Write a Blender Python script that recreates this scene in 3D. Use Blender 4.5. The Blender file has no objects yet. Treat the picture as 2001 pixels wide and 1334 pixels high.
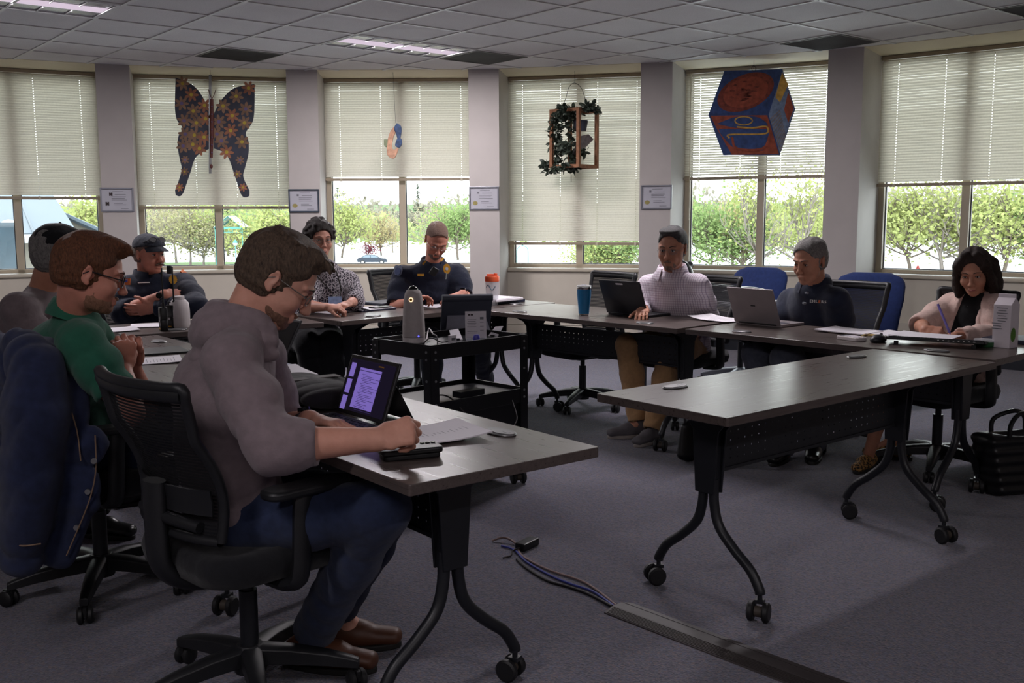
import bpy, bmesh, math, random
import numpy as np
from mathutils import Vector, Matrix, Euler
from math import sin, cos, pi, radians as R
random.seed(7)
SC = bpy.context.scene
COL = SC.collection
CAMH = 1.35
FPX = 1955.6
PIT = R(-7.129)
ROL = R(.226)
def ray(u, v):
    a = (u-1000.5)/FPX; b = -(v-667)/FPX
    cr, sr = cos(ROL), sin(ROL)
    x = a*cr+b*sr; w = -a*sr+b*cr
    c, s = cos(PIT), sin(PIT)
    return Vector((x, c-w*s, s+w*c))
def PY(u, v, y):
    "world point seen at (u,v) at distance y in front of the camera"
    r = ray(u, v); r = r*(y/r.y); return Vector((r.x, r.y, r.z+CAMH))
def PZ(u, v, z):
    r = ray(u, v); r = r*((z-CAMH)/r.z); return Vector((r.x, r.y, z))
GU = Vector((.7753, .6316, 0)); GV = Vector((-.6316, .7753, 0))   # the two directions of the ceiling grid and of the tables
def G(u, v, z=0): return GU*u+GV*v+Vector((0, 0, z))
YAW = math.atan2(GU.y, GU.x)

# ---------------------------------------------------------------- materials
def lin(c):
    c = c/255.0
    return c/12.92 if c <= .04045 else ((c+.055)/1.055)**2.4
def rgb(t):
    if isinstance(t, str): t = tuple(int(t[i:i+2], 16) for i in (0, 2, 4))
    return (lin(t[0]), lin(t[1]), lin(t[2]), 1)
MATS = {}
class NT:
    def __init__(s, name):
        s.m = bpy.data.materials.new(name); s.m.use_nodes = True
        s.t = s.m.node_tree; s.t.nodes.clear()
        s.out = s.n('ShaderNodeOutputMaterial')
    def n(s, typ, **kw):
        nd = s.t.nodes.new(typ)
        for k, v in kw.items():
            if k.startswith('i_'):
                key = k[2:]; key = int(key) if key.isdigit() else key.replace('_', ' ')
                if isinstance(v, bpy.types.NodeSocket): s.t.links.new(v, nd.inputs[key])
                else: nd.inputs[key].default_value = v
            else: setattr(nd, k, v)
        return nd
    def link(s, a, b): s.t.links.new(a, b)
    def coord(s, which='Object', scale=None):
        c = s.n('ShaderNodeTexCoord').outputs[which]
        if scale is not None:
            mp = s.n('ShaderNodeMapping'); s.link(c, mp.inputs['Vector'])
            mp.inputs['Scale'].default_value = scale if hasattr(scale, '__len__') else (scale,)*3
            c = mp.outputs['Vector']
        return c
    def noise(s, vec, scale, detail=3, rough=.5):
        nd = s.n('ShaderNodeTexNoise'); s.link(vec, nd.inputs['Vector'])
        nd.inputs['Scale'].default_value = scale; nd.inputs['Detail'].default_value = detail; nd.inputs['Roughness'].default_value = rough
        return nd.outputs['Fac']
    def ramp(s, fac, stops, interp='LINEAR'):
        nd = s.n('ShaderNodeValToRGB'); s.link(fac, nd.inputs['Fac']); cr = nd.color_ramp; cr.interpolation = interp
        while len(cr.elements) < len(stops): cr.elements.new(.5)
        for e, (p, c) in zip(cr.elements, stops): e.position = p; e.color = c if len(c) == 4 else rgb(c)
        return nd.outputs['Color']
    def mix(s, fac, a, b, mode='MIX'):
        nd = s.n('ShaderNodeMix', data_type='RGBA', blend_type=mode)
        for k, v in ((0, fac), (6, a), (7, b)):
            if isinstance(v, bpy.types.NodeSocket): s.link(v, nd.inputs[k])
            else: nd.inputs[k].default_value = v
        return nd.outputs[2]
    def math(s, op, a, b=0.0, c=0.0):
        nd = s.n('ShaderNodeMath', operation=op)
        for k, v in ((0, a), (1, b), (2, c)):
            if isinstance(v, bpy.types.NodeSocket): s.link(v, nd.inputs[k])
            else: nd.inputs[k].default_value = v
        return nd.outputs[0]
    def bump(s, h, strength=.3, dist=.01):
        nd = s.n('ShaderNodeBump'); s.link(h, nd.inputs['Height']); nd.inputs['Strength'].default_value = strength; nd.inputs['Distance'].default_value = dist
        return nd.outputs['Normal']
    def bsdf(s, color, rough=.5, metal=0, spec=.5, normal=None, **kw):
        nd = s.n('ShaderNodeBsdfPrincipled')
        for k, v in (('Base Color', color), ('Roughness', rough), ('Metallic', metal), ('Specular IOR Level', spec)):
            if isinstance(v, bpy.types.NodeSocket): s.link(v, nd.inputs[k])
            else: nd.inputs[k].default_value = v
        if normal is not None: s.link(normal, nd.inputs['Normal'])
        for k, v in kw.items():
            k = k.replace('_', ' ')
            if isinstance(v, bpy.types.NodeSocket): s.link(v, nd.inputs[k])
            else: nd.inputs[k].default_value = v
        return nd.outputs[0]
    def done(s, sh): s.link(sh, s.out.inputs['Surface']); return s.m
def pm(name, col, rough=.6, metal=0, var=.12, scale=18, bump=0, bscale=None, spec=.5, **kw):
    "plain surface with a slight procedural variation"
    if name in MATS: return MATS[name]
    t = NT(name); c = t.coord(); f = t.noise(c, scale)
    base = rgb(col)
    d = tuple(x*(1-var) for x in base[:3])+(1,); l = tuple(min(1, x*(1+var)) for x in base[:3])+(1,)
    cc = t.ramp(f, [(.3, d), (.7, l)])
    nm = None
    if bump: nm = t.bump(t.noise(c, bscale or scale*6, 4), bump, .004)
    MATS[name] = t.done(t.bsdf(cc, rough, metal, spec, nm, **kw)); return MATS[name]
def cloth(name, col, rough=.9, var=.15, weave=700, fold=14, bump=.5):
    "woven cloth: a fine weave and soft folds in the bump"
    if name in MATS: return MATS[name]
    t = NT(name); c = t.coord()
    base = rgb(col); d = tuple(x*(1-var) for x in base[:3])+(1,); l = tuple(min(1, x*(1+var)) for x in base[:3])+(1,)
    cc = t.ramp(t.noise(c, 40, 5), [(.3, d), (.7, l)])
    h = t.math('ADD', t.math('MULTIPLY', t.noise(c, weave, 2), .12), t.noise(c, fold, 3, .45))
    MATS[name] = t.done(t.bsdf(cc, rough, 0, .25, t.bump(h, bump, .02), Sheen_Weight=.15)); return MATS[name]
def emit(name, col, strength):
    if name in MATS: return MATS[name]
    t = NT(name); c = t.coord(); f = t.noise(c, 3)
    e = t.n('ShaderNodeEmission', i_Strength=strength); b = rgb(col)
    t.link(t.ramp(f, [(.2, tuple(x*.93 for x in b[:3])+(1,)), (.8, b)]), e.inputs['Color'])
    MATS[name] = t.done(e.outputs[0]); return MATS[name]

# ---------------------------------------------------------------- mesh builder
def basis(d, up=Vector((0, 0, 1))):
    d = d.normalized()
    if abs(d.dot(up)) > .98: up = Vector((1, 0, 0))
    a = up.cross(d).normalized(); b = d.cross(a)
    return a, b, d
class MB:
    def __init__(s): s.v = []; s.f = []; s.mi = []; s.cur = 0
    def add(s, vs, fs, M=None):
        o = len(s.v)
        for p in vs:
            p = Vector(p); s.v.append(tuple(M @ p if M is not None else p))
        for f in fs: s.f.append(tuple(i+o for i in f)); s.mi.append(s.cur)
        return s
    def box(s, c, d, rot=None, M=None):
        c = Vector(c); hx, hy, hz = d[0]/2, d[1]/2, d[2]/2
        vs = [Vector((x*hx, y*hy, z*hz)) for x in (-1, 1) for y in (-1, 1) for z in (-1, 1)]
        if rot is not None:
            rm = rot if isinstance(rot, Matrix) else Euler(rot).to_matrix(); vs = [rm.to_3x3() @ p for p in vs]
        return s.add([p+c for p in vs], [(0, 1, 3, 2), (4, 6, 7, 5), (0, 4, 5, 1), (2, 3, 7, 6), (0, 2, 6, 4), (1, 5, 7, 3)], M)
    def rings(s, rs, cap=True, closed=True, M=None):
        "loft through rings of equal length"
        n = len(rs[0]); vs = [p for r in rs for p in r]; fs = []
        for i in range(len(rs)-1):
            for j in range(n if closed else n-1):
                k = (j+1) % n
                fs.append((i*n+j, i*n+k, (i+1)*n+k, (i+1)*n+j))
        if cap and closed:
            fs.append(tuple(range(n-1, -1, -1))); fs.append(tuple((len(rs)-1)*n+j for j in range(n)))
        return s.add(vs, fs, M)
    def cyl(s, a, b, r0, r1=None, n=16, M=None, cap=True):
        a, b = Vector(a), Vector(b); r1 = r0 if r1 is None else r1
        x, y, _ = basis(b-a)
        rs = [[p+(x*cos(2*pi*j/n)+y*sin(2*pi*j/n))*r for j in range(n)] for p, r in ((a, r0), (b, r1))]
        return s.rings(rs, cap, True, M)
    def tube(s, pts, r, n=10, M=None, flat=1.0, up=Vector((0, 0, 1)), cap=True):
        pts = [Vector(p) for p in pts]; rs = []
        x = None
        for i, p in enumerate(pts):
            d = (pts[min(i+1, len(pts)-1)]-pts[max(i-1, 0)])
            if d.length < 1e-9: d = Vector((0, 0, 1))
            d.normalize()
            if x is None: x, y, _ = basis(d, up)
            else:
                x = (x-d*x.dot(d))
                if x.length < 1e-6: x, y, _ = basis(d, up)
                x.normalize(); y = d.cross(x)
            q = r[i] if hasattr(r, '__len__') else r
            rs.append([p+(x*cos(2*pi*j/n)+y*sin(2*pi*j/n)*flat)*q for j in range(n)])
        return s.rings(rs, cap, True, M)
    def lathe(s, prof, n=24, M=None, c=(0, 0, 0)):
        c = Vector(c)
        rs = [[c+Vector((r*cos(2*pi*j/n), r*sin(2*pi*j/n), z)) for j in range(n)] for r, z in prof]
        return s.rings(rs, True, True, M)
    def prism(s, poly, z0, z1, M=None):
        n = len(poly)
        vs = [(p[0], p[1], z0) for p in poly]+[(p[0], p[1], z1) for p in poly]
        fs = [tuple(range(n-1, -1, -1)), tuple(range(n, 2*n))]+[(i, (i+1) % n, n+(i+1) % n, n+i) for i in range(n)]
        return s.add(vs, fs, M)
    def sheet(s, grid, thick=0, M=None):
        "grid[i][j] of points; thick gives it a second face"
        a = len(grid); b = len(grid[0]); vs = [Vector(p) for r in grid for p in r]
        fs = [(i*b+j, i*b+j+1, (i+1)*b+j+1, (i+1)*b+j) for i in range(a-1) for j in range(b-1)]
        if not thick: return s.add(vs, fs, M)
        nor = [Vector((0, 0, 0)) for _ in vs]
        for f in fs:
            nn = (vs[f[1]]-vs[f[0]]).cross(vs[f[3]]-vs[f[0]])
            for k in f: nor[k] += nn
        n0 = len(vs); back = [v-(n.normalized() if n.length > 1e-12 else Vector((0, 0, 1)))*thick for v, n in zip(vs, nor)]
        fb = [tuple(k+n0 for k in reversed(f)) for f in fs]
        rim = [i*b for i in range(a)]+[(a-1)*b+j for j in range(1, b)]+[i*b+b-1 for i in range(a-2, -1, -1)]+[j for j in range(b-2, 0, -1)]
        fr = [(rim[i], rim[(i+1) % len(rim)], rim[(i+1) % len(rim)]+n0, rim[i]+n0) for i in range(len(rim))]
        fr = [tuple(reversed(f)) for f in fr]
        return s.add(vs+back, fs+fb+fr, M)
    def ball(s, c, r, n=16, m=10, M=None, rot=None):
        c = Vector(c); r = r if hasattr(r, '__len__') else (r, r, r)
        rm = Euler(rot).to_matrix() if rot is not None else None
        rs = []
        for i in range(m+1):
            t = pi*(i+.02 if i == 0 else i-.02 if i == m else i)/m
            ring = [Vector((r[0]*sin(t)*cos(2*pi*j/n), r[1]*sin(t)*sin(2*pi*j/n), -r[2]*cos(t))) for j in range(n)]
            rs.append([c+(rm @ p if rm else p) for p in ring])
        return s.rings(rs, True, True, M)
    def build(s, name, mats, parent=None, smooth=35, bevel=0, seg=2, sub=0, loc=None, rot=None):
        me = bpy.data.meshes.new(name)
        me.from_pydata([tuple(p) for p in s.v], [], s.f)
        mats = mats if isinstance(mats, (list, tuple)) else [mats]
        for m in mats: me.materials.append(m)
        if len(mats) > 1: me.polygons.foreach_set('material_index', s.mi)
        me.update()
        bm = bmesh.new(); bm.from_mesh(me); bmesh.ops.recalc_face_normals(bm, faces=bm.faces); bm.to_mesh(me); bm.free()
        if smooth:
            me.polygons.foreach_set('use_smooth', [True]*len(me.polygons)); me.set_sharp_from_angle(angle=R(smooth))
        o = bpy.data.objects.new(name, me); COL.objects.link(o)
        if parent is not None: o.parent = parent
        if loc is not None: o.location = loc
        if rot is not None: o.rotation_euler = rot
        if bevel:
            b = o.modifiers.new('edges', 'BEVEL'); b.width = bevel; b.segments = seg; b.limit_method = 'ANGLE'; b.angle_limit = R(40); b.harden_normals = False
        if sub:
            q = o.modifiers.new('smooth', 'SUBSURF'); q.levels = sub; q.render_levels = sub
        return o
def rrect(w, d, r, n=5):
    "outline of a rounded rectangle centred on the origin"
    out = []
    for cx, cy, a0 in ((w/2-r, d/2-r, 0), (-w/2+r, d/2-r, 90), (-w/2+r, -d/2+r, 180), (w/2-r, -d/2+r, 270)):
        for i in range(n+1):
            a = R(a0+90*i/n); out.append((cx+r*cos(a), cy+r*sin(a)))
    return out
def spline(pts, n=8):
    "Catmull-Rom through the points"
    pts = [Vector(p) for p in pts]; P = [pts[0]*2-pts[1]]+pts+[pts[-1]*2-pts[-2]]; out = []
    for i in range(1, len(P)-2):
        for k in range(n):
            t = k/n; a, b, c, d = P[i-1], P[i], P[i+1], P[i+2]
            out.append(.5*((2*b)+(-a+c)*t+(2*a-5*b+4*c-d)*t*t+(-a+3*b-3*c+d)*t**3))
    out.append(pts[-1]); return out
def tag(o, label=None, cat=None, group=None, kind=None):
    if label: o['label'] = label
    if cat: o['category'] = cat
    if group: o['group'] = group
    if kind: o['kind'] = kind
    return o
def thing(name, label, cat, loc=(0, 0, 0), rz=0, group=None, rot=None):
    o = bpy.data.objects.new(name, None); COL.objects.link(o); o.empty_display_size = .1
    o.location = loc; o.rotation_euler = rot if rot is not None else (0, 0, rz)
    return tag(o, label, cat, group)
def copy_tree(o, parent=None):
    c = o.copy(); COL.objects.link(c)
    if parent is not None: c.parent = parent
    for ch in list(o.children): copy_tree(ch, c)
    return c
def dup(o, loc, rz, label, group=None):
    c = copy_tree(o); c.location = loc; c.rotation_euler = (0, 0, rz); c['label'] = label
    if group: c['group'] = group
    return c
def text(name, body, size, mat, parent, M, extrude=.0008, align='CENTER'):
    cu = bpy.data.curves.new(name, 'FONT'); cu.body = body; cu.size = size; cu.extrude = extrude; cu.align_x = align; cu.align_y = 'CENTER'; cu.resolution_u = 2
    t = bpy.data.objects.new(name+'_curve', cu); COL.objects.link(t)
    dg = bpy.context.evaluated_depsgraph_get(); me = bpy.data.meshes.new_from_object(t.evaluated_get(dg))
    bpy.data.objects.remove(t); bpy.data.curves.remove(cu)
    me.transform(M); me.materials.clear(); me.materials.append(mat)
    o = bpy.data.objects.new(name, me); COL.objects.link(o)
    if parent is not None: o.parent = parent
    return o
def frame(o, x, y, z=None):
    "matrix with origin o and axes x, y, z"
    x = Vector(x).normalized(); y = Vector(y); y = (y-x*y.dot(x)).normalized(); z = x.cross(y)
    return Matrix(((x.x, y.x, z.x, o[0]), (x.y, y.y, z.y, o[1]), (x.z, y.z, z.z, o[2]), (0, 0, 0, 1)))
# ================================================================ camera, sky
cam = bpy.data.cameras.new('camera'); camo = bpy.data.objects.new('camera', cam); COL.objects.link(camo)
cam.sensor_width = 36; cam.lens = FPX/2001*36; cam.clip_end = 1500; cam.clip_start = .02
camo.location = (0, 0, CAMH)
camo.matrix_world = Matrix.Translation((0, 0, CAMH)) @ Euler((pi/2+PIT, 0, 0)).to_matrix().to_4x4() @ Matrix.Rotation(-ROL, 4, 'Z')
SC.camera = camo
SC.view_settings.view_transform = 'Standard'; SC.view_settings.look = 'None'; SC.view_settings.gamma = 1; SC.view_settings.use_curve_mapping = False
SC.view_settings.exposure = 0.22
SC.cycles.max_bounces = 7; SC.cycles.diffuse_bounces = 4; SC.cycles.glossy_bounces = 3; SC.cycles.transparent_max_bounces = 12; SC.cycles.caustics_reflective = False; SC.cycles.caustics_refractive = False; SC.cycles.adaptive_threshold = .03
w = bpy.data.worlds.new('overcast_sky'); SC.world = w; w.use_nodes = True; wt = w.node_tree; wt.nodes.clear()
wo = wt.nodes.new('ShaderNodeOutputWorld'); bg = wt.nodes.new('ShaderNodeBackground'); bg.inputs['Strength'].default_value = SKY = 6.0
tc = wt.nodes.new('ShaderNodeTexCoord'); sep = wt.nodes.new('ShaderNodeSeparateXYZ'); cr = wt.nodes.new('ShaderNodeValToRGB')
wt.links.new(tc.outputs['Generated'], sep.inputs[0]); wt.links.new(sep.outputs['Z'], cr.inputs[0])
cr.color_ramp.elements[0].position = 0; cr.color_ramp.elements[0].color = (1, .99, .97, 1); cr.color_ramp.elements[1].position = .7; cr.color_ramp.elements[1].color = (.78, .88, 1, 1)
wt.links.new(cr.outputs[0], bg.inputs['Color']); wt.links.new(bg.outputs[0], wo.inputs['Surface'])

# ================================================================ shell of the room
CX, CY = -1.203, 2.503; R0, RS, RW, RO = 7.78, 8.33, 8.45, 8.62
CEIL = 2.807; SILL = .80
def ring(th, r, z=0): return Vector((CX+r*sin(R(th)), CY+r*cos(R(th)), z))
PIER = [-32.75, -19.63, -6.53, 6.86, 19.52, 32.34, 45.2]; HW = 1.13
BAYS = [(PIER[i]+HW, PIER[i+1]-HW) for i in range(6)]
m_wall = pm('wall_paint', (208, 201, 186), .75, var=.03, scale=6, bump=.05, bscale=300)
m_pier = pm('pier_paint', (184, 178, 174), .75, var=.03, scale=6, bump=.05, bscale=300)
m_soff = pm('soffit_paint', (222, 210, 184), .75, var=.02, scale=6)
m_frame = pm('window_frame_paint', (190, 178, 156), .45, var=.03, scale=10)
m_sill = pm('sill_laminate', (198, 190, 172), .4, var=.03, scale=10)
m_back = pm('rear_wall_paint', (205, 196, 184), .8, var=.04, scale=4)
m_cove = pm('cove_base_rubber', (32, 36, 44), .5)
# carpet: looped pile with flecks of blue, brown and black
t = NT('carpet'); c = t.coord()
n1 = t.noise(c, 95, 2, .6); n2 = t.noise(c, 210, 2, .7); n3 = t.noise(c, 5, 4, .6)
vo = t.n('ShaderNodeTexVoronoi', i_Scale=130.0); t.link(c, vo.inputs['Vector'])
fl = t.n('ShaderNodeSeparateColor'); t.link(vo.outputs['Color'], fl.inputs[0])
base = t.ramp(fl.outputs[0], [(.0, (48, 48, 58)), (.22, (78, 76, 86)), (.42, (108, 102, 104)), (.60, (84, 92, 116)), (.75, (122, 100, 90)), (.87, (96, 82, 102)), (1, (150, 142, 134))], 'CONSTANT')
cc = t.mix(t.math('MULTIPLY', n1, .55), base, rgb((92, 92, 102)))
cc = t.mix(.5, cc, t.ramp(n3, [(.3, (206, 204, 212)), (.7, (236, 234, 242))]), 'MULTIPLY')
cc = t.mix(.30, cc, rgb((126, 126, 140)))
m_carpet = t.done(t.bsdf(cc, .95, 0, .1, t.bump(t.math('ADD', n2, vo.outputs['Distance']), .5, .006), Sheen_Weight=.2))
# ceiling tile: fine fissured mineral fibre
t = NT('ceiling_tile'); c = t.coord()
f = t.noise(c, 160, 4, .7); g = t.noise(c, 2.2, 2)
cc = t.mix(.25, t.ramp(f, [(.35, (206, 204, 203)), (.6, (234, 232, 231))]), t.ramp(g, [(.3, (214, 212, 212)), (.7, (236, 234, 233))]))
m_tile = t.done(t.bsdf(cc, .9, 0, .2, t.bump(f, .35, .004)))
m_grid = pm('ceiling_grid_enamel', (214, 213, 210), .45, var=.02)

def circ(a0, a1, r, n): return [ring(a0+(a1-a0)*i/n, r) for i in range(n+1)]
edge = []
for p in PIER: edge += [ring(p-HW, R0), ring(p+HW, R0)]
edge_all = edge+circ(PIER[-1]+HW, 360+PIER[0]-HW, R0, 64)[1:-1]
MB().prism([(p.x, p.y) for p in circ(0, 360, 9.2, 96)[:-1]], -.12, 0).build('floor', m_carpet, smooth=0)['kind'] = 'structure'
b = MB(); b.prism([(p.x, p.y) for p in edge_all], CEIL, CEIL+.06); ceil = b.build('ceiling', m_tile, smooth=0); ceil['kind'] = 'structure'
b = MB()
for a0, a1 in BAYS: b.prism([(p.x, p.y) for p in (ring(a0, R0-.004), ring(a0, RO), ring(a1, RO), ring(a1, R0-.004))], CEIL-.003, CEIL+.06)
b.build('ceiling_soffit', m_soff, smooth=0)['kind'] = 'structure'
# T-bar grid, clipped to the edge of the tiled field
GO = Vector((-3.0487, 7.5883, 0)); GYAW = .68317; gu = Vector((cos(GYAW), sin(GYAW), 0)); gv = Vector((-sin(GYAW), cos(GYAW), 0)); TL = .6096
def GP(a, bb, z=CEIL): return GO+gu*(a*TL)+gv*(bb*TL)+Vector((0, 0, z))
def clip(p, d):
    lo, hi = -1e9, 1e9
    for i in range(len(edge_all)):
        a = edge_all[i]; e = edge_all[(i+1) % len(edge_all)]-a; nn = Vector((-e.y, e.x, 0))   # inside is to the right (clockwise outline)
        den = nn.x*d.x+nn.y*d.y; q = nn.x*(a.x-p.x)+nn.y*(a.y-p.y)
        if abs(den) < 1e-9: continue
        tt = q/den
        if den > 0: hi = min(hi, tt)
        else: lo = max(lo, tt)
    return (lo, hi) if hi > lo else None
gb = MB()
for fam in (0, 1):
    for k in range(-18, 19):
        p = GP(k, 0, 0) if fam == 0 else GP(0, k, 0); d = gv if fam == 0 else gu
        q = clip(p, d)
        if not q: continue
        a, e = p+d*(q[0]+.01), p+d*(q[1]-.01); mid = (a+e)/2; mid.z = CEIL-.004+(.0005 if fam else 0)
        gb.box(mid, ((e-a).length, .024, .009), Matrix.Rotation(math.atan2(d.y, d.x), 3, 'Z'))
g = gb.build('ceiling_grid', m_grid, smooth=0); g['kind'] = 'structure'
# piers
for i, p in enumerate(PIER):
    b = MB(); b.prism([(q.x, q.y) for q in (ring(p-HW, R0), ring(p-HW, RO), ring(p+HW, RO), ring(p+HW, R0))], 0, CEIL+.05)
    o = b.build('column_%d' % (i+1), m_pier, smooth=0); o['kind'] = 'structure'
    b = MB(); q0, q1 = ring(p-HW, R0-.006), ring(p+HW, R0-.006)
    b.prism([(q.x, q.y) for q in (q0, ring(p-HW, R0), ring(p+HW, R0), q1)], 0, .1)
    b.build('baseboard_%d' % (i+1), m_cove, smooth=0)['kind'] = 'structure'
# closing wall round the back of the room
b = MB(); ia = circ(PIER[-1]+HW, 360+PIER[0]-HW, R0, 64); oa = circ(PIER[-1]+HW, 360+PIER[0]-HW, RO, 64)
b.prism([(q.x, q.y) for q in ia+oa[::-1]], 0, CEIL+.05)
# split the ring into quads so that it stays planar-safe
b = MB()
for i in range(64): b.prism([(q.x, q.y) for q in (ia[i], ia[i+1], oa[i+1], oa[i])], 0, CEIL+.05)
b.build('wall_back', m_back, smooth=0)['kind'] = 'structure'

# windows: aluminium frame, mullion, two panes, sill, wall and convector cover below
t = NT('window_glass'); c = t.coord()
tr = t.n('ShaderNodeBsdfTransparent', i_Color=(.93, .96, .95, 1)); gl = t.n('ShaderNodeBsdfGlossy', i_Roughness=.02)
fr = t.n('ShaderNodeFresnel', i_IOR=1.35); mx = t.n('ShaderNodeMixShader'); t.link(fr.outputs[0], mx.inputs[0]); t.link(tr.outputs[0], mx.inputs[1]); t.link(gl.outputs[0], mx.inputs[2])
tn = t.noise(c, 3); t.link(t.math('MULTIPLY_ADD', tn, .01, .015), gl.inputs['Roughness'])
m_glass = t.done(mx.outputs[0])
m_gask = pm('window_gasket', (60, 66, 78), .5)
WIN = []
for i, (a0, a1) in enumerate(BAYS):
    A, B = ring(a0, RW), ring(a1, RW); L = (B-A).length; ux = (B-A)/L; uy = Vector((-ux.y, ux.x, 0))   # uy points outdoors
    M = Matrix(((ux.x, uy.x, 0, A.x), (ux.y, uy.y, 0, A.y), (0, 0, 1, 0), (0, 0, 0, 1)))
    WIN.append((M, L))
    z0, z1 = SILL, CEIL-.01
    b = MB(); d = .11
    for x0, x1 in ((.0, .055), (L-.055, L), (L/2-.035, L/2+.035)): b.box(((x0+x1)/2, .05+d/2-.03, (z0+z1)/2), (x1-x0, d, z1-z0))
    b.box((L/2, .05+d/2-.03, z0+.02), (L-.11, d, .04)); b.box((L/2, .05+d/2-.03, z1-.025), (L-.11, d, .05))
    wn = b.build('window_%d' % (i+1), m_frame, smooth=0, bevel=.004, loc=None); wn.matrix_world = M; wn['kind'] = 'structure'
    for x0, x1 in ((.055, L/2-.035), (L/2+.035, L-.055)):
        MB().box(((x0+x1)/2, .09, (z0+.04+z1-.05)/2), (x1-x0, .006, z1-z0-.09)).build('window_pane', m_glass, wn, smooth=0)
        b = MB()
        for xx in (x0+.004, x1-.004): b.box((xx, .08, (z0+z1)/2), (.008, .022, z1-z0-.1))
        b.box(((x0+x1)/2, .08, z0+.044), (x1-x0, .022, .008)); b.build('window_gasket', m_gask, wn, smooth=0)
    # wall under the window
    b = MB(); b.prism([(q.x, q.y) for q in (ring(a0, RS), ring(a0, RO), ring(a1, RO), ring(a1, RS))], 0, SILL-.0)
    o = b.build('wall_bay_%d' % (i+1), m_wall, smooth=0); o['kind'] = 'structure'
    b = MB(); b.prism([(q.x, q.y) for q in (ring(a0, RS-.03), ring(a0, RW+.02), ring(a1, RW+.02), ring(a1, RS-.03))], SILL-.035, SILL+.004)
    o = b.build('trim_%d' % (i+1), m_sill, smooth=0, bevel=.012, seg=3); o['kind'] = 'structure'
    b = MB()
    for k, (h0, h1) in enumerate(((.105, .19), (.194, .275), (.279, .36))):
        b.prism([(q.x, q.y) for q in (ring(a0, RS-.02), ring(a0, RS), ring(a1, RS), ring(a1, RS-.02))], h0, h1)
    o = b.build('baseboard_front_%d' % (i+1), m_wall, smooth=0, bevel=.003); o['kind'] = 'structure'
    b = MB(); b.prism([(q.x, q.y) for q in (ring(a0, RS-.012), ring(a0, RS), ring(a1, RS), ring(a1, RS-.012))], 0, .1)
    o = b.build('trim_base_%d' % (i+1), m_cove, smooth=0); o['kind'] = 'structure'
    # a portal tells the renderer where the daylight comes in; it emits nothing itself
    lp = bpy.data.lights.new('daylight_portal', 'AREA'); lp.shape = 'RECTANGLE'; lp.size = L; lp.size_y = 2.0; lp.cycles.is_portal = True
    po = bpy.data.objects.new('daylight_portal', lp); COL.objects.link(po)
    po.matrix_world = M @ Matrix.Translation((L/2, .16, 1.8)) @ Matrix.Rotation(-pi/2, 4, 'X') @ Matrix.Rotation(pi, 4, 'Z')

# ================================================================ blinds
t = NT('blind_slat'); c = t.coord(); f = t.noise(c, 60)
col = t.ramp(f, [(.3, (214, 209, 196)), (.7, (224, 219, 207))])
di = t.n('ShaderNodeBsdfDiffuse'); ts = t.n('ShaderNodeBsdfTranslucent'); mx = t.n('ShaderNodeMixShader', i_Fac=.235)
t.link(col, di.inputs[0]); t.link(t.mix(1, col, (.95, .94, .90, 1), 'MULTIPLY'), ts.inputs[0]); t.link(di.outputs[0], mx.inputs[1]); t.link(ts.outputs[0], mx.inputs[2])
m_slat = t.done(mx.outputs[0])
m_rail = pm('blind_rail_enamel', (172, 158, 136), .5, var=.03)
m_cord = pm('blind_cord', (216, 208, 188), .8)
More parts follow.
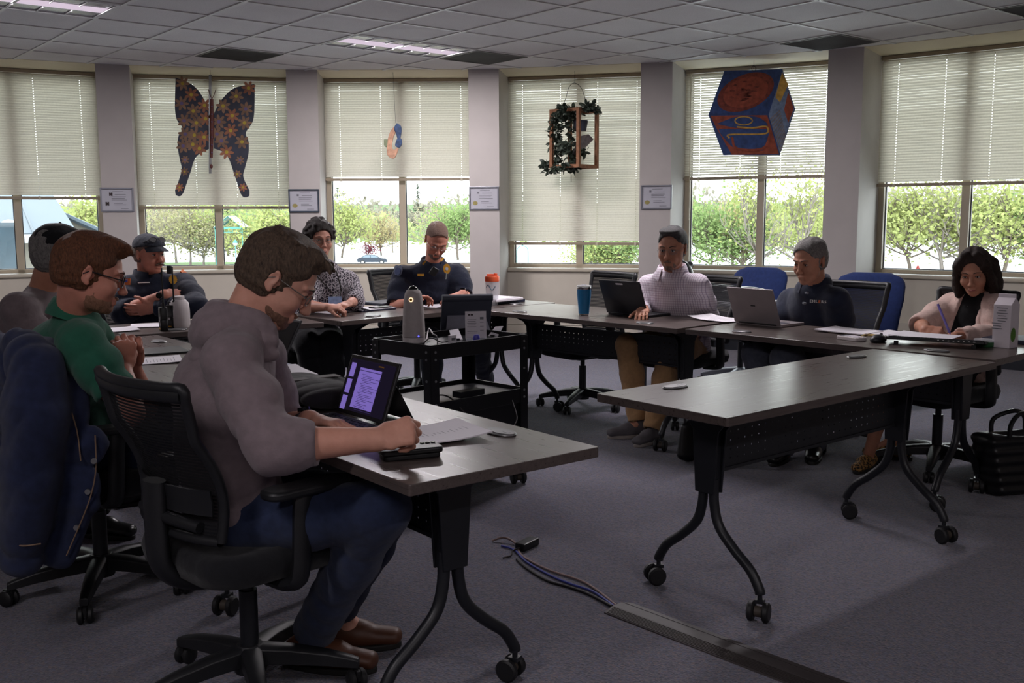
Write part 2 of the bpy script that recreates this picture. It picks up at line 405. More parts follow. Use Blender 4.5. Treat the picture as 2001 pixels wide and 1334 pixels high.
# per window: distance the blind hangs below the soffit, tilt of the slats
def wz(i, v, frac=.5):
    M, L = WIN[i]; p = M @ Vector((L*frac, -.05, 0)); r = ray(1000, 422)
    return None
BL = [(1.285, 70, -1, 'blind pulled down over the window that shows the metal roofed building'),
      (1.365, 68, -1, 'blind behind the big hanging butterfly'),
      (1.075, 69, -1, 'blind behind the small crescent ornament'),
      (1.765, 66, -1, 'longest blind, lowered behind the hanging plant frame'),
      (1.095, 44, 1, 'partly opened blind behind the painted cube panel'),
      (1.205, 68, -1, 'blind over the window behind the woman in the cardigan')]
for i, (drop, tilt, sgn, lab) in enumerate(BL):
    M, L = WIN[i]
    root = thing('window_blind', 'cream horizontal '+lab, 'blind', group='window blinds'); root.matrix_world = M @ Matrix.Translation((0, -.04, 0))
    x0, x1 = .012, L-.012; W = x1-x0; zt = CEIL-.004
    MB().box((L/2, 0, zt-.02), (W, .045, .036)).build('headrail', m_rail, root, smooth=0, bevel=.003)
    nl = 4; lx = [x0+W*q for q in (.1, .37, .63, .9)]
    # slats: three bands across the width, the middle one pierced where the cords run
    pitch = .0245; wd = .0275; ztop = zt-.062; n = int((drop-.085)/pitch); b = MB()
    ta = R(tilt)*(-sgn)     # sgn -1: room edge up
    dirv = Vector((0, cos(ta), sin(ta))); nrm = Vector((0, -sin(ta), cos(ta)))
    cuts = []
    for q in lx: cuts += [q-.0028, q+.0028]
    seg = [x0]+cuts+[x1]
    rnd = random.Random(i)
    for k in range(n):
        z = ztop-k*pitch; j = rnd.uniform(-.03, .03)
        if i == 3 and rnd.random() < .1: j += .16
        ta2 = ta+j; dv = Vector((0, cos(ta2), sin(ta2))); nv = Vector((0, -sin(ta2), cos(ta2)))
        def P(x, s): return Vector((x, 0, z))+dv*(s*wd/2)+nv*(.0016*(1-s*s))
        for s0, s1 in ((-1, -.3), (.3, 1)):
            b.add([P(x0, s0), P(x1, s0), P(x1, s1), P(x0, s1)], [(0, 1, 2, 3)])
        for e in range(0, len(seg), 2):
            b.add([P(seg[e], -.3), P(seg[e+1], -.3), P(seg[e+1], .3), P(seg[e], .3)], [(0, 1, 2, 3)])
    b.build('slat', m_slat, root, smooth=0)
    zb = ztop-n*pitch-.004
    MB().box((L/2, 0, zb-.011), (W+.01, .027, .03)).build('bottom_rail', m_rail, root, smooth=0, bevel=.004)
    for q in lx:
        b = MB()
        for yy in (-.0145, .0145): b.cyl((q, yy, zb), (q, yy, zt-.03), .0008, n=5)
        b.box((q, -.0155, zb-.012), (.022, .006, .034)); b.build('ladder_cord', m_cord, root, smooth=0)
    if i in (4,):
        MB().cyl((x0+.06, -.03, zt-.05), (x0+.065, -.034, zt-1.5), .004, n=8).build('tilt_wand', m_cord, root)

# ================================================================ ceiling lights and air grilles
m_lamp = emit('lamp_diffuser', (232, 214, 232), .75)
m_refl = pm('troffer_reflector', (150, 154, 158), .25, .6, var=.05)
m_troff = pm('troffer_enamel', (206, 206, 208), .4, var=.02)
def troffer(a, bb, label, power=54):
    r = thing('ceiling_light', label, 'light', GP(a, bb), GYAW, 'recessed ceiling lights'); L, W = 2*TL, TL
    b = MB(); z = -.004
    for y in (.018, W-.018): b.box((L/2, y, z), (L-.03, .022, .014))
    for x in (.02, L-.02): b.box((x, W/2, z), (.022, W-.058, .014))
    b.build('frame', m_troff, r, smooth=0)
    MB().box((L/2, W/2, .0015), (L-.064, .17, .012)).build('lamp_cover', m_lamp, r, smooth=0, bevel=.003)
    for s in (-1, 1):
        b = MB(); y0 = W/2+s*.09; y1 = W/2+s*(W/2-.03)
        g = [[(x, y0+(y1-y0)*q, .001+.0*q-.004*sin(pi*q)) for q in (0, .25, .5, .75, 1)] for x in (.034, L-.034)]
        b.sheet(g); b.build('reflector', m_refl, r)
        for k in range(1, 6):
            x = .034+(L-.068)*k/6
            MB().box((x, (y0+y1)/2, -.0075), (.006, abs(y1-y0), .011)).build('baffle', m_troff, r, smooth=0)
    # the tubes of the fitting
    li = bpy.data.lights.new('tube_light', 'AREA'); li.shape = 'RECTANGLE'; li.size = L-.1; li.size_y = .15; li.energy = power; li.color = (1, .93, .97)
    lo = bpy.data.objects.new('tube_light', li); COL.objects.link(lo); lo.parent = r; lo.location = (L/2, W/2, -.006)
    return r
troffer(3, -1, 'ceiling light whose pink glowing strip runs above the officer reading at the table')
troffer(-2, -1, 'ceiling light at the corner of the ceiling above the metal roofed building window')
troffer(3, -6, 'ceiling light of which only the tip shows at the top edge of the picture')
for q in ((-2, -16), (-7, -11), (-7, -16)):     # unseen light panels added behind the camera to brighten the near side
    o = troffer(q[0], q[1], None, 30); o.name = 'fill_light_panel'; del o['category']; del o['group']; o['kind'] = 'structure'
m_gr = pm('air_grille_grey', (118, 118, 114), .55, var=.1, scale=3)
for a, bb, lab in ((2, 1, 'grey return air grille in the ceiling near the butterfly'), (5, -1, 'grey return air grille next to the glowing ceiling light'), (8, -5, 'grey return air grille in the ceiling beside the pier next to the painted cube'), (8, -8, 'grey return air grille in the ceiling corner above the cardigan woman window')):
    r = thing('air_grille', lab, 'vent', GP(a, bb), GYAW, 'ceiling air grilles')
    b = MB()
    for q in (.02, TL-.02): b.box((TL/2, q, -.008), (TL-.03, .016, .012)); b.box((q, TL/2, -.0075), (.016, TL-.055, .011))
    b.build('frame', m_gr, r, smooth=0)
    b = MB()
    for k in range(44): b.box((.03+(TL-.06)*(k+.5)/44, TL/2, -.005), (.0018, TL-.055, .009), (0, .5, 0))
    b.build('louver', m_gr, r, smooth=0)
    MB().box((TL/2, TL/2, .0005), (TL-.04, TL-.04, .002)).build('backing', m_gr, r, smooth=0)
# ================================================================ folding training tables
t = NT('table_laminate'); c = t.coord('Object', (1.2, 26, 26))
f = t.noise(c, 3.2, 6, .65); f2 = t.noise(t.coord('Object', (3, 90, 90)), 4, 3)
cc = t.ramp(t.math('ADD', t.math('MULTIPLY', f, .7), t.math('MULTIPLY', f2, .3)), [(.3, (66, 58, 56)), (.5, (84, 74, 70)), (.72, (100, 90, 85))])
m_lam = t.done(t.bsdf(cc, t.ramp(f, [(.3, (.26,)*3+(1,)), (.7, (.34,)*3+(1,))]), 0, .6, t.bump(f2, .012, .001)))
m_steel = pm('black_powder_coat', (26, 28, 33), .42, var=.08, scale=30, bump=.04, bscale=500)
m_panel = pm('panel_powder_coat', (30, 32, 37), .5, var=.06)
m_rubber = pm('caster_rubber', (20, 20, 22), .55)
m_chrome = pm('chrome', (190, 192, 195), .18, 1, var=.05)
m_ctread = pm('caster_tread', (70, 62, 54), .6)
m_grom = pm('grommet_nickel', (150, 150, 150), .32, .8, var=.05)
m_groml = pm('grommet_lid', (120, 120, 122), .4, .5, var=.05)
def perforated(w, h, nx, ny, margin=.03, r=.0035, th=.0016):
    "sheet in the xz plane with round punched holes"
    b = MB(); n = 8
    xs = [-w/2]+[-w/2+margin+(w-2*margin)*i/nx for i in range(nx+1)]+[w/2]
    zs = [-h/2]+[-h/2+margin*.6+(h-1.2*margin)*i/ny for i in range(ny+1)]+[h/2]
    for side, y in ((0, -th/2), (1, th/2)):
        for i in range(len(xs)-1):
            for j in range(len(zs)-1):
                x0, x1, z0, z1 = xs[i], xs[i+1], zs[j], zs[j+1]
                if 0 < i < len(xs)-2 and 0 < j < len(zs)-2:
                    cx, cz = (x0+x1)/2, (z0+z1)/2
                    out = [(x0, z0), (cx, z0), (x1, z0), (x1, cz), (x1, z1), (cx, z1), (x0, z1), (x0, cz)]
                    inn = [(cx+r*cos(R(225+45*k)), cz+r*sin(R(225+45*k))) for k in range(8)]
                    b.add([(x, y, z) for x, z in out+inn], [(k, (k+1) % 8, 8+(k+1) % 8, 8+k) for k in range(8)])
                else: b.add([(x0, y, z0), (x1, y, z0), (x1, y, z1), (x0, y, z1)], [(0, 1, 2, 3)])
    b.box((0, 0, h/2), (w, .014, .012)); b.box((0, 0, -h/2), (w, .014, .012))
    return b
def caster(parent, loc, rz, rr=.034, metal=True):
    b = MB(); b.cur = 0
    b.cyl((0, 0, .1), (0, 0, .066), .008); b.box((0, 0, .066), (.03, .03, .012))
    for s in (-1, 1):
        b.box((.006, s*.013, .046), (.016, .004, .04))
    b.cur = 1
    for s in (-1, 1):
        b.lathe([(.012, -.011), (rr-.006, -.011), (rr, -.006), (rr, .006), (rr-.006, .011), (.012, .011)], 20, Matrix.Translation((.014, s*.0255, rr)) @ Matrix.Rotation(pi/2, 4, 'X'))
    b.cur = 2; b.cyl((.014, -.013, rr), (.014, .013, rr), rr*.55, n=14)
    return b.build('caster', [m_steel, m_rubber, m_ctread], parent, smooth=40, loc=loc, rot=(0, 0, rz))
def make_table(L, D, label, center, n, group='training tables', H=.735, inset=.27):
    rz = math.atan2(n[0], -n[1]); r = thing('training_table', label, 'table', (center[0], center[1], 0), rz, group)
    MB().prism(rrect(L, D, .006, 2), H-.029, H).build('tabletop', m_lam, r, smooth=0, bevel=.0025, seg=2)
    for s in (-1, 1):
        x = s*(L/2-.30); b = MB(); g = [(x+.056*cos(2*pi*k/28), -D/2+.10+.026*sin(2*pi*k/28)) for k in range(28)]
        b.prism([(x+.058*cos(2*pi*k/28), -D/2+.10+.034*sin(2*pi*k/28)) for k in range(28)], H, H+.006)
        gr = b.build('grommet', m_grom, r, bevel=.003)
        b = MB(); b.prism(g, H+.0055, H+.008); b.box((x-.025, -D/2+.1, H+.0079), (.022, .012, .0012)); b.build('lid', m_groml, gr)
        lx = s*(L/2-inset)
        # T bracket under the top and the folding column
        b = MB(); pr = [(-.19, H-.03), (.19, H-.03), (.17, H-.05), (.085, H-.085), (.055, H-.12), (.04, H-.34), (-.04, H-.34), (-.055, H-.12), (-.085, H-.085), (-.17, H-.05)]
        for xx in (lx-.022, lx+.022):
            b.add([(xx-.004, y, z) for y, z in pr]+[(xx+.004, y, z) for y, z in pr], [tuple(range(9, -1, -1)), tuple(range(10, 20))]+[(k, (k+1) % 10, 10+(k+1) % 10, 10+k) for k in range(10)])
        b.box((lx, 0, H-.2), (.044, .07, .28)); b.cyl((lx-.03, .02, H-.075), (lx+.03, .02, H-.075), .012)
        b.build('column', m_steel, r, smooth=30, bevel=.002)
        for q in (-1, 1):
            pts = spline([(lx, q*.022, H-.29), (lx, q*.026, H-.38), (lx, q*.05, H-.455), (lx, q*.115, H-.52), (lx, q*.185, H-.575), (lx, q*.222, H-.63), (lx, q*.226, .09)], 7)
            lg = MB().tube(pts, .0175, 14).build('leg', m_steel, r, smooth=60)
            caster(lg, (lx, q*.226, 0), random.choice((.4, 1.3, 2.2, -.5, -1.2)))
    w = L-2*inset-.05
    perforated(w, .165, int(w/.042), 4).build('modesty_panel', m_panel, r, smooth=0, loc=(0, .0, .545))
    b = MB(); b.tube([(-(w/2), .03, H-.06), (w/2, .03, H-.06)], .012, 8); b.build('stretcher', m_steel, r)
    return r
def table_from(corner, ang, L, D, side, label, inset=.27):
    "corner: one end of the inner edge, ang: direction of that edge, side: +1 if the top lies to the left of it"
    e = Vector((cos(R(ang)), sin(R(ang)), 0)); nn = Vector((-e.y, e.x, 0))*side
    c = Vector((corner[0], corner[1], 0))+e*(L/2)+nn*(D/2)
    return make_table(L, D, label, c, (-nn.x, -nn.y), inset=inset)
e39 = 39.6
T_R1 = table_from((.294, 3.445), 39.8, 1.79, .57, -1, 'empty grey laminate table standing alone across the open end, cable cover beside it')
T_L1 = table_from((.234, 2.633), 128.8, 1.55, .606, 1, 'grey laminate table under the hoodie man\'s tablet, papers and black phone')
T_L2 = table_from(tuple((Vector((.234, 2.633, 0))+Vector((cos(R(128.8)), sin(R(128.8)), 0))*1.56)[:2]), 128.8, 1.80, .606, 1, 'grey laminate table in front of the man in the green polo shirt')
l3 = G(1.72, 5.345); l3e = G(2.84, 5.235); d3 = l3e-l3
T_L3 = table_from((l3.x, l3.y), math.degrees(math.atan2(d3.y, d3.x)), d3.length, .60, 1, 'short grey table carrying the two-way radio, before the officer with folded arms')
b1 = Vector((-1.25, 5.70, 0)); be = Vector((.731, .682, 0)); bs = b1+be*.32
T_B1 = table_from((bs.x, bs.y), math.degrees(math.atan2(be.y, be.x)), 1.82, .61, 1, 'grey table shared by the woman in the patterned blouse and the reading officer')
T_B2 = table_from((.905, 5.454), 134.5, 1.62, .70, -1, 'grey table carrying the blue tumbler and the black laptop', .19)
b3 = G(4.255, 1.97); b3e = G(4.17, 3.62); d3 = b3e-b3
T_B3 = table_from((b3.x, b3.y), math.degrees(math.atan2(d3.y, d3.x)), d3.length, .63, -1, 'grey table under the silver laptop, white carton and wire-legged tray')

# ================================================================ task chairs
m_chair = pm('chair_plastic', (24, 25, 28), .48, var=.08, scale=30, bump=.05, bscale=400)
m_seat = cloth('chair_seat_fabric', (22, 23, 27), weave=900)
t = NT('chair_mesh'); c = t.coord('Object', (1, 150, 260))
wv = t.n('ShaderNodeTexWave', wave_type='BANDS', bands_direction='Z', i_Scale=.7); t.link(t.coord('Object', 1), wv.inputs['Vector']); wv.inputs['Scale'].default_value = 34
sh = t.bsdf((.012, .012, .014, 1), .8, 0, .2); tp = t.n('ShaderNodeBsdfTransparent')
mx = t.n('ShaderNodeMixShader'); t.link(t.ramp(wv.outputs['Fac'], [(.55, (0, 0, 0, 1)), (.7, (.28, .28, .28, 1))]), mx.inputs[0]); t.link(sh, mx.inputs[1]); t.link(tp.outputs[0], mx.inputs[2])
m_mesh = t.done(mx.outputs[0])
def star(r, mat, rad=.31, leg_h=(.115, .075), name='base_leg', n0=0):
    hub = MB().lathe([(.0, .06), (.045, .06), (.05, .075), (.05, .125), (.035, .14), (.0, .14)], 20).build('hub', mat, r)
    for k in range(5):
        a = n0+2*pi*k/5; b = MB(); d = Vector((cos(a), sin(a), 0)); s = Vector((-sin(a), cos(a), 0)); rs = []
        for q, z, w, h in ((.03, .118, .03, .036), (.12, .112, .026, .034), (.22, .098, .021, .028), (.29, .082, .016, .022), (rad, .076, .014, .018)):
            p = d*q; rs.append([p+s*(w*x)+Vector((0, 0, z+h*y)) for x, y in ((-1, -.9), (-1, .3), (-.6, .55), (.6, .55), (1, .3), (1, -.9))])
        b.rings(rs); lg = b.build(name, mat, r, smooth=50, bevel=.002)
        b = MB(); b.cyl((0, 0, .085), (0, 0, .05), .008)
        for sg in (-1, 1): b.lathe([(.006, -.011), (.022, -.011), (.029, -.005), (.029, .005), (.022, .011), (.006, .011)], 18, Matrix.Translation((.012, sg*.015, .029)) @ Matrix.Rotation(pi/2, 4, 'X'))
        b.box((.012, 0, .043), (.04, .012, .03)); c = b.build('caster', m_rubber, lg, smooth=45, loc=tuple(d*(rad-.012)), rot=(0, 0, a+random.uniform(-1.5, 1.5)))
    return hub
def back_grid(w, z0, z1, x0, lean, cur, n=13, m=9):
    "points of a chair back; the sitter faces +x"
    g = []
    for i in range(n):
        q = i/(n-1); z = z0+(z1-z0)*q; row = []
        for j in range(m):
            p = 2*j/(m-1)-1
            row.append(Vector((x0-lean*q+.035*sin(pi*min(1, q*1.5))*1.0-cur*(1-p*p)+cur, p*w/2*(1-.10*(1-q)), z)))
        g.append(row)
    return g
def make_chair(label, loc, rz, top=.94, seat=.45, group='black mesh task chairs'):
    r = thing('task_chair', label, 'chair', loc, rz, group)
    star(r, m_chair, n0=.5)
    b = MB(); b.cyl((0, 0, .12), (0, 0, .30), .026); b.cyl((0, 0, .29), (0, 0, seat-.07), .016); b.build('gas_column', m_steel, r)
    b = MB(); b.box((-.01, 0, seat-.075), (.2, .13, .055)); b.cyl((0, -.22, seat-.075), (0, -.1, seat-.075), .007); b.box((0, -.225, seat-.075), (.03, .05, .012)); b.build('tilt_mechanism', m_chair, r, bevel=.006)
    b = MB(); rs = []
    for z, k in ((-.045, .86), (-.035, .97), (0, 1), (.03, .97), (.045, .86)): rs.append([Vector((p[0]*k*(1) +.01, p[1]*k, z-.02*max(0, (p[0]-.12))/.1*(1))) for p in rrect(.48, .5, .11, 6)])
    b.rings(rs); b.build('seat', m_seat, r, smooth=80, loc=(0, 0, seat-.01))
    g = back_grid(.45, seat+.08, top, -.235, .10, .045)
    rim = [g[0][j] for j in range(9)]+[g[i][8] for i in range(1, 13)]+[g[12][j] for j in range(7, -1, -1)]+[g[i][0] for i in range(11, 0, -1)]
    cl = spline(rim+[rim[0]], 3)
    b = MB(); b.tube(cl, .014, 8, flat=1.25, up=Vector((1, 0, 0)), cap=False)
    tr = [p+Vector((0, 0, -.016)) for p in g[12]]; b.tube(spline(tr, 3), .021, 10, flat=.75, up=Vector((1, 0, 0)))
    b.build('backrest_frame', m_chair, r, smooth=60)
    b = MB(); b.sheet(g); b.build('backrest_mesh', m_mesh, r, smooth=80)
    b = MB(); lum = [[Vector((p.x-.02, p.y*.93, p.z)) for p in row] for row in g[2:5]]; b.sheet(lum, .006); b.build('lumbar_support', m_chair, r, smooth=80)
    b = MB(); b.tube(spline([(-.03, 0, seat-.075), (-.16, 0, seat-.08), (-.25, 0, seat-.02), (-.262, 0, seat+.1), (-.262, 0, seat+.22)], 5), .026, 10, flat=1.7, up=Vector((0, 1, 0)))
    b.tube([g[1][1]+Vector((-.016, 0, 0)), (-.266, 0, seat+.13), g[1][7]+Vector((-.016, 0, 0))], .016, 8); b.build('back_support', m_chair, r, smooth=60)
    for s in (-1, 1):
        b = MB(); b.tube(spline([(-.02, s*.16, seat-.07), (-.02, s*.26, seat-.06), (-.01, s*.285, seat-.02), (.0, s*.285, seat+.14), (.01, s*.285, seat+.19)], 5), .02, 8, flat=1.6, up=Vector((1, 0, 0)))
        a = b.build('armrest', m_chair, r, smooth=60)
        MB().prism(rrect(.26, .085, .035, 5), 0, .025).build('arm_pad', m_chair, a, bevel=.008, loc=(.02, s*.28, seat+.185))
    return r
CH0 = make_chair('black mesh chair holding the man in the grey hoodie', (-.755, 2.74, 0), R(46))
def chair(x, y, deg, label): return dup(CH0, (x, y, 0), R(deg), label)
C_GREEN = chair(-1.50, 3.52, 37, 'black chair with a denim jacket over its back, under the green polo man')
C_CAP = chair(-2.16, 4.33, 36, 'black chair of the man in the black cap, almost hidden behind the green polo man')
C_OFF = chair(-2.36, 6.50, -40, 'black chair behind the officer with folded arms')
C_WOM = chair(-1.47, 6.88, -46, 'black chair carrying the woman in the patterned blouse')
C_COP = chair(-.72, 7.52, -48, 'black chair under the officer reading papers')
C_EMPTY = chair(.50, 7.02, 217, 'empty black mesh chair behind the blue tumbler')
C_CHK = chair(1.13, 6.52, 222, 'black chair carrying the man in the checked shirt')
C_NAVY = chair(1.86, 5.88, 222, 'black chair carrying the man in the navy polo shirt')
C_CARD = chair(2.26, 5.22, 212, 'black chair carrying the woman in the pale cardigan')
# ================================================================ blue upholstered chairs and the side table by the windows
m_blue = cloth('blue_upholstery', (30, 46, 92), weave=500, bump=.25)
m_gplast = pm('grey_chair_base', (120, 124, 132), .4, var=.05)
def blue_chair(label, loc, rz):
    r = thing('conference_chair', label, 'chair', loc, rz, 'blue upholstered chairs')
    star(r, m_gplast, n0=.2)
    MB().cyl((0, 0, .12), (0, 0, .4), .022).build('gas_column', m_steel, r)
    b = MB(); rs = []
    for z, k in ((-.05, .9), (-.03, 1), (.02, 1), (.05, .9)): rs.append([Vector((p[0]*k, p[1]*k, z)) for p in rrect(.5, .52, .12, 6)])
    b.rings(rs); b.build('seat', m_blue, r, smooth=80, loc=(0, 0, .45))
    rs = []
    for q in range(17):
        p = q/16; z = .42+.51*p; x = -.24-.05*sin(pi*p*1.0)*(-1)-.06*p; wd = .5*(.80+.2*min(1, p*1.6)); k = 1 if p < .8 else .55+.45*math.sqrt(max(0, 1-((p-.8)/.2)**2))
        rs.append([Vector((x+a*.085, y*wd*.5*2/1.0*k, z)) for a, y in [(pp[0], pp[1]) for pp in rrect(1, 1, .45, 5)]])
    b = MB(); b.rings(rs); b.build('backrest', m_blue, r, smooth=80)
    return r
BLUE0 = blue_chair('blue upholstered chair behind the black bags, turned from the window', (1.83, 7.95, 0), R(225))
dup(BLUE0, (2.47, 7.10, 0), R(235), 'blue upholstered chair at the pier behind the navy polo man')
m_wtop = pm('pale_laminate', (176, 178, 182), .35, var=.03)
r = thing('side_table', 'pale topped table against the windows holding two black bags', 'table', (1.62, 7.2, 0), R(133))
MB().prism(rrect(1.5, .5, .01, 2), .715, .74).build('tabletop', m_wtop, r, smooth=0, bevel=.003)
for sx in (-1, 1):
    for sy in (-1, 1): MB().cyl((sx*.68, sy*.2, 0), (sx*.68, sy*.2, .715), .018).build('leg', m_steel, r)
MB().box((0, .17, .57), (1.3, .012, .2)).build('modesty_panel', m_panel, r, smooth=0)
# ================================================================ smooth blended bodies, meshed from a distance field
def axis(lo, hi, h, zones):
    xs = [lo]
    while xs[-1] < hi:
        x = xs[-1]; st = h
        for a, b, f in zones:
            if x < b and x+st > a: st = min(st, f if x >= a-1e-9 else max(f, min(h, a-x)))
        xs.append(x+st)
    return np.array(xs, np.float32)
def npv(p): return np.array((p[0], p[1], p[2]), np.float32)
class Field:
    "smooth union / subtraction of tapered capsules and ellipsoids"
    def __init__(s): s.p = []
    def cap(s, a, b, ra, rb=None, k=.012, op=1, wr=0, wf=60, ph=0, inf=0):
        s.p.append(('c', npv(a), npv(b), ra, ra if rb is None else rb, k, op, wr, wf, ph)); return s
    def chain(s, pts, rs, k=.012, op=1, **kw):
        for i in range(len(pts)-1): s.cap(pts[i], pts[i+1], rs[i], rs[i+1], k, op, **kw)
        return s
    def ell(s, c, r, M=None, k=.012, op=1):
        m = np.eye(3, dtype=np.float32) if M is None else np.array([[M[i][j] for j in range(3)] for i in range(3)], np.float32)
        s.p.append(('e', npv(c), np.array(r, np.float32), m, k, op)); return s
    def slab(s, a, b, ra, rb, wide, k=.02, op=1, wr=0, wf=60, ph=0):
        "tapered capsule with elliptical section: ra, rb = (half width along wide, half depth)"
        s.p.append(('s', npv(a), npv(b), ra, rb, npv(wide), k, op, wr, wf, ph)); return s
    def plane(s, p, n, k=.004):
        "cut away the side n points to"
        s.p.append(('p', npv(p), npv(Vector(n).normalized()), k)); return s
    def bounds(s):
        lo = np.full(3, 1e9); hi = -lo
        for q in s.p:
            if q[0] == 'p': continue
            if q[0] == 'c': a = np.minimum(q[1]-q[3], q[2]-q[4]); b = np.maximum(q[1]+q[3], q[2]+q[4]); op = q[6]
            elif q[0] == 'e': r = np.abs(q[3]) @ q[2]; a = q[1]-r; b = q[1]+r; op = q[5]
            else: r = max(max(q[3]), max(q[4])); a = np.minimum(q[1], q[2])-r; b = np.maximum(q[1], q[2])+r; op = q[7]
            if op > 0: lo = np.minimum(lo, a); hi = np.maximum(hi, b)
        return lo-.03, hi+.03
    def mesh(s, name, h, mat, parent=None, zones=(), smooth=2, noise=None):
        lo, hi = s.bounds(); ax = []
        for i in range(3): ax.append(axis(lo[i], hi[i], h, [(c[i]-r, c[i]+r, f) for c, r, f in zones]))
        D = np.full([len(a) for a in ax], .06, np.float32)
        for q in s.p:
            t = q[0]
            if t == 'p':
                d = (ax[0]-q[1][0])[:, None, None]*q[2][0]+(ax[1]-q[1][1])[None, :, None]*q[2][1]+(ax[2]-q[1][2])[None, None, :]*q[2][2]
                D = np.maximum(D, d); continue
            if t == 'c': m = .035+q[5]; a = np.minimum(q[1]-q[3], q[2]-q[4])-m; b = np.maximum(q[1]+q[3], q[2]+q[4])+m; k, op = q[5], q[6]
            elif t == 'e': r = np.abs(q[3]) @ q[2]; m = .035+q[4]; a = q[1]-r-m; b = q[1]+r+m; k, op = q[4], q[5]
            else: r = max(max(q[3]), max(q[4])); m = .035+q[6]; a = np.minimum(q[1], q[2])-r-m; b = np.maximum(q[1], q[2])+r+m; k, op = q[6], q[7]
            sl = []
            for i in range(3):
                i0 = int(np.searchsorted(ax[i], a[i])); i1 = int(np.searchsorted(ax[i], b[i])); sl.append(slice(i0, max(i1, i0)))
            if any(x.stop <= x.start for x in sl): continue
            X = ax[0][sl[0]][:, None, None]; Y = ax[1][sl[1]][None, :, None]; Z = ax[2][sl[2]][None, None, :]
            sl = tuple(sl)
            if t == 'e':
                c, r, M = q[1], q[2], q[3]; x, y, z = X-c[0], Y-c[1], Z-c[2]
                u = (x*M[0, 0]+y*M[1, 0]+z*M[2, 0])/r[0]; v = (x*M[0, 1]+y*M[1, 1]+z*M[2, 1])/r[1]; w = (x*M[0, 2]+y*M[1, 2]+z*M[2, 2])/r[2]
                k0 = np.sqrt(u*u+v*v+w*w); k1 = np.sqrt((u/r[0])**2+(v/r[1])**2+(w/r[2])**2)+1e-6
                d = k0*(k0-1)/k1
            else:
                A, B = q[1], q[2]; ba = B-A; L2 = float(ba @ ba)+1e-9
                x, y, z = X-A[0], Y-A[1], Z-A[2]
                tt = (x*ba[0]+y*ba[1]+z*ba[2])/L2; hh = np.clip(tt, 0, 1)
                if t == 'c':
                    d = np.sqrt((x-ba[0]*hh)**2+(y-ba[1]*hh)**2+(z-ba[2]*hh)**2)-(q[3]+(q[4]-q[3])*hh)
                    wr, wf, ph = q[7], q[8], q[9]
                else:
                    L = math.sqrt(L2); dd = ba/L; wv = q[5]-dd*float(q[5] @ dd); wv = wv/np.linalg.norm(wv); nv = np.cross(dd, wv)
                    px_ = x*wv[0]+y*wv[1]+z*wv[2]; py_ = x*nv[0]+y*nv[1]+z*nv[2]; over = (tt-hh)*L
                    rx = q[3][0]+(q[4][0]-q[3][0])*hh; ry = q[3][1]+(q[4][1]-q[3][1])*hh
                    d = (np.sqrt((px_/rx)**2+(py_/ry)**2+(over/ry)**2)-1)*np.minimum(rx, ry)
                    wr, wf, ph = q[8], q[9], q[10]
                if wr:
                    L = math.sqrt(L2); al = tt*L
                    o = x*.7-y*.5+z*.4; o2 = x*.3+y*.8-z*.45
                    w1 = np.abs(np.sin((al*wf+2.6*np.sin(o*17+ph)+ph)*.5)); w2 = np.abs(np.sin((al*wf*.6+o2*29+1.9*np.sin(o*23)+ph*2)*.5)); d = d+wr*(1.5-1.6*np.sqrt(w1+.01)-.9*np.sqrt(w2+.01))
            cur = D[sl]
            if op > 0:
                e = np.maximum(k-np.abs(cur-d), 0)/k if k > 0 else 0
                D[sl] = np.minimum(cur, d)-e*e*k*.25 if k > 0 else np.minimum(cur, d)
            else:
                e = np.maximum(k-np.abs(cur+d), 0)/k
                D[sl] = np.maximum(cur, -d)+e*e*k*.25
        if noise is not None: D = D+noise(ax)
        return nets(D, ax, name, mat, parent, smooth)
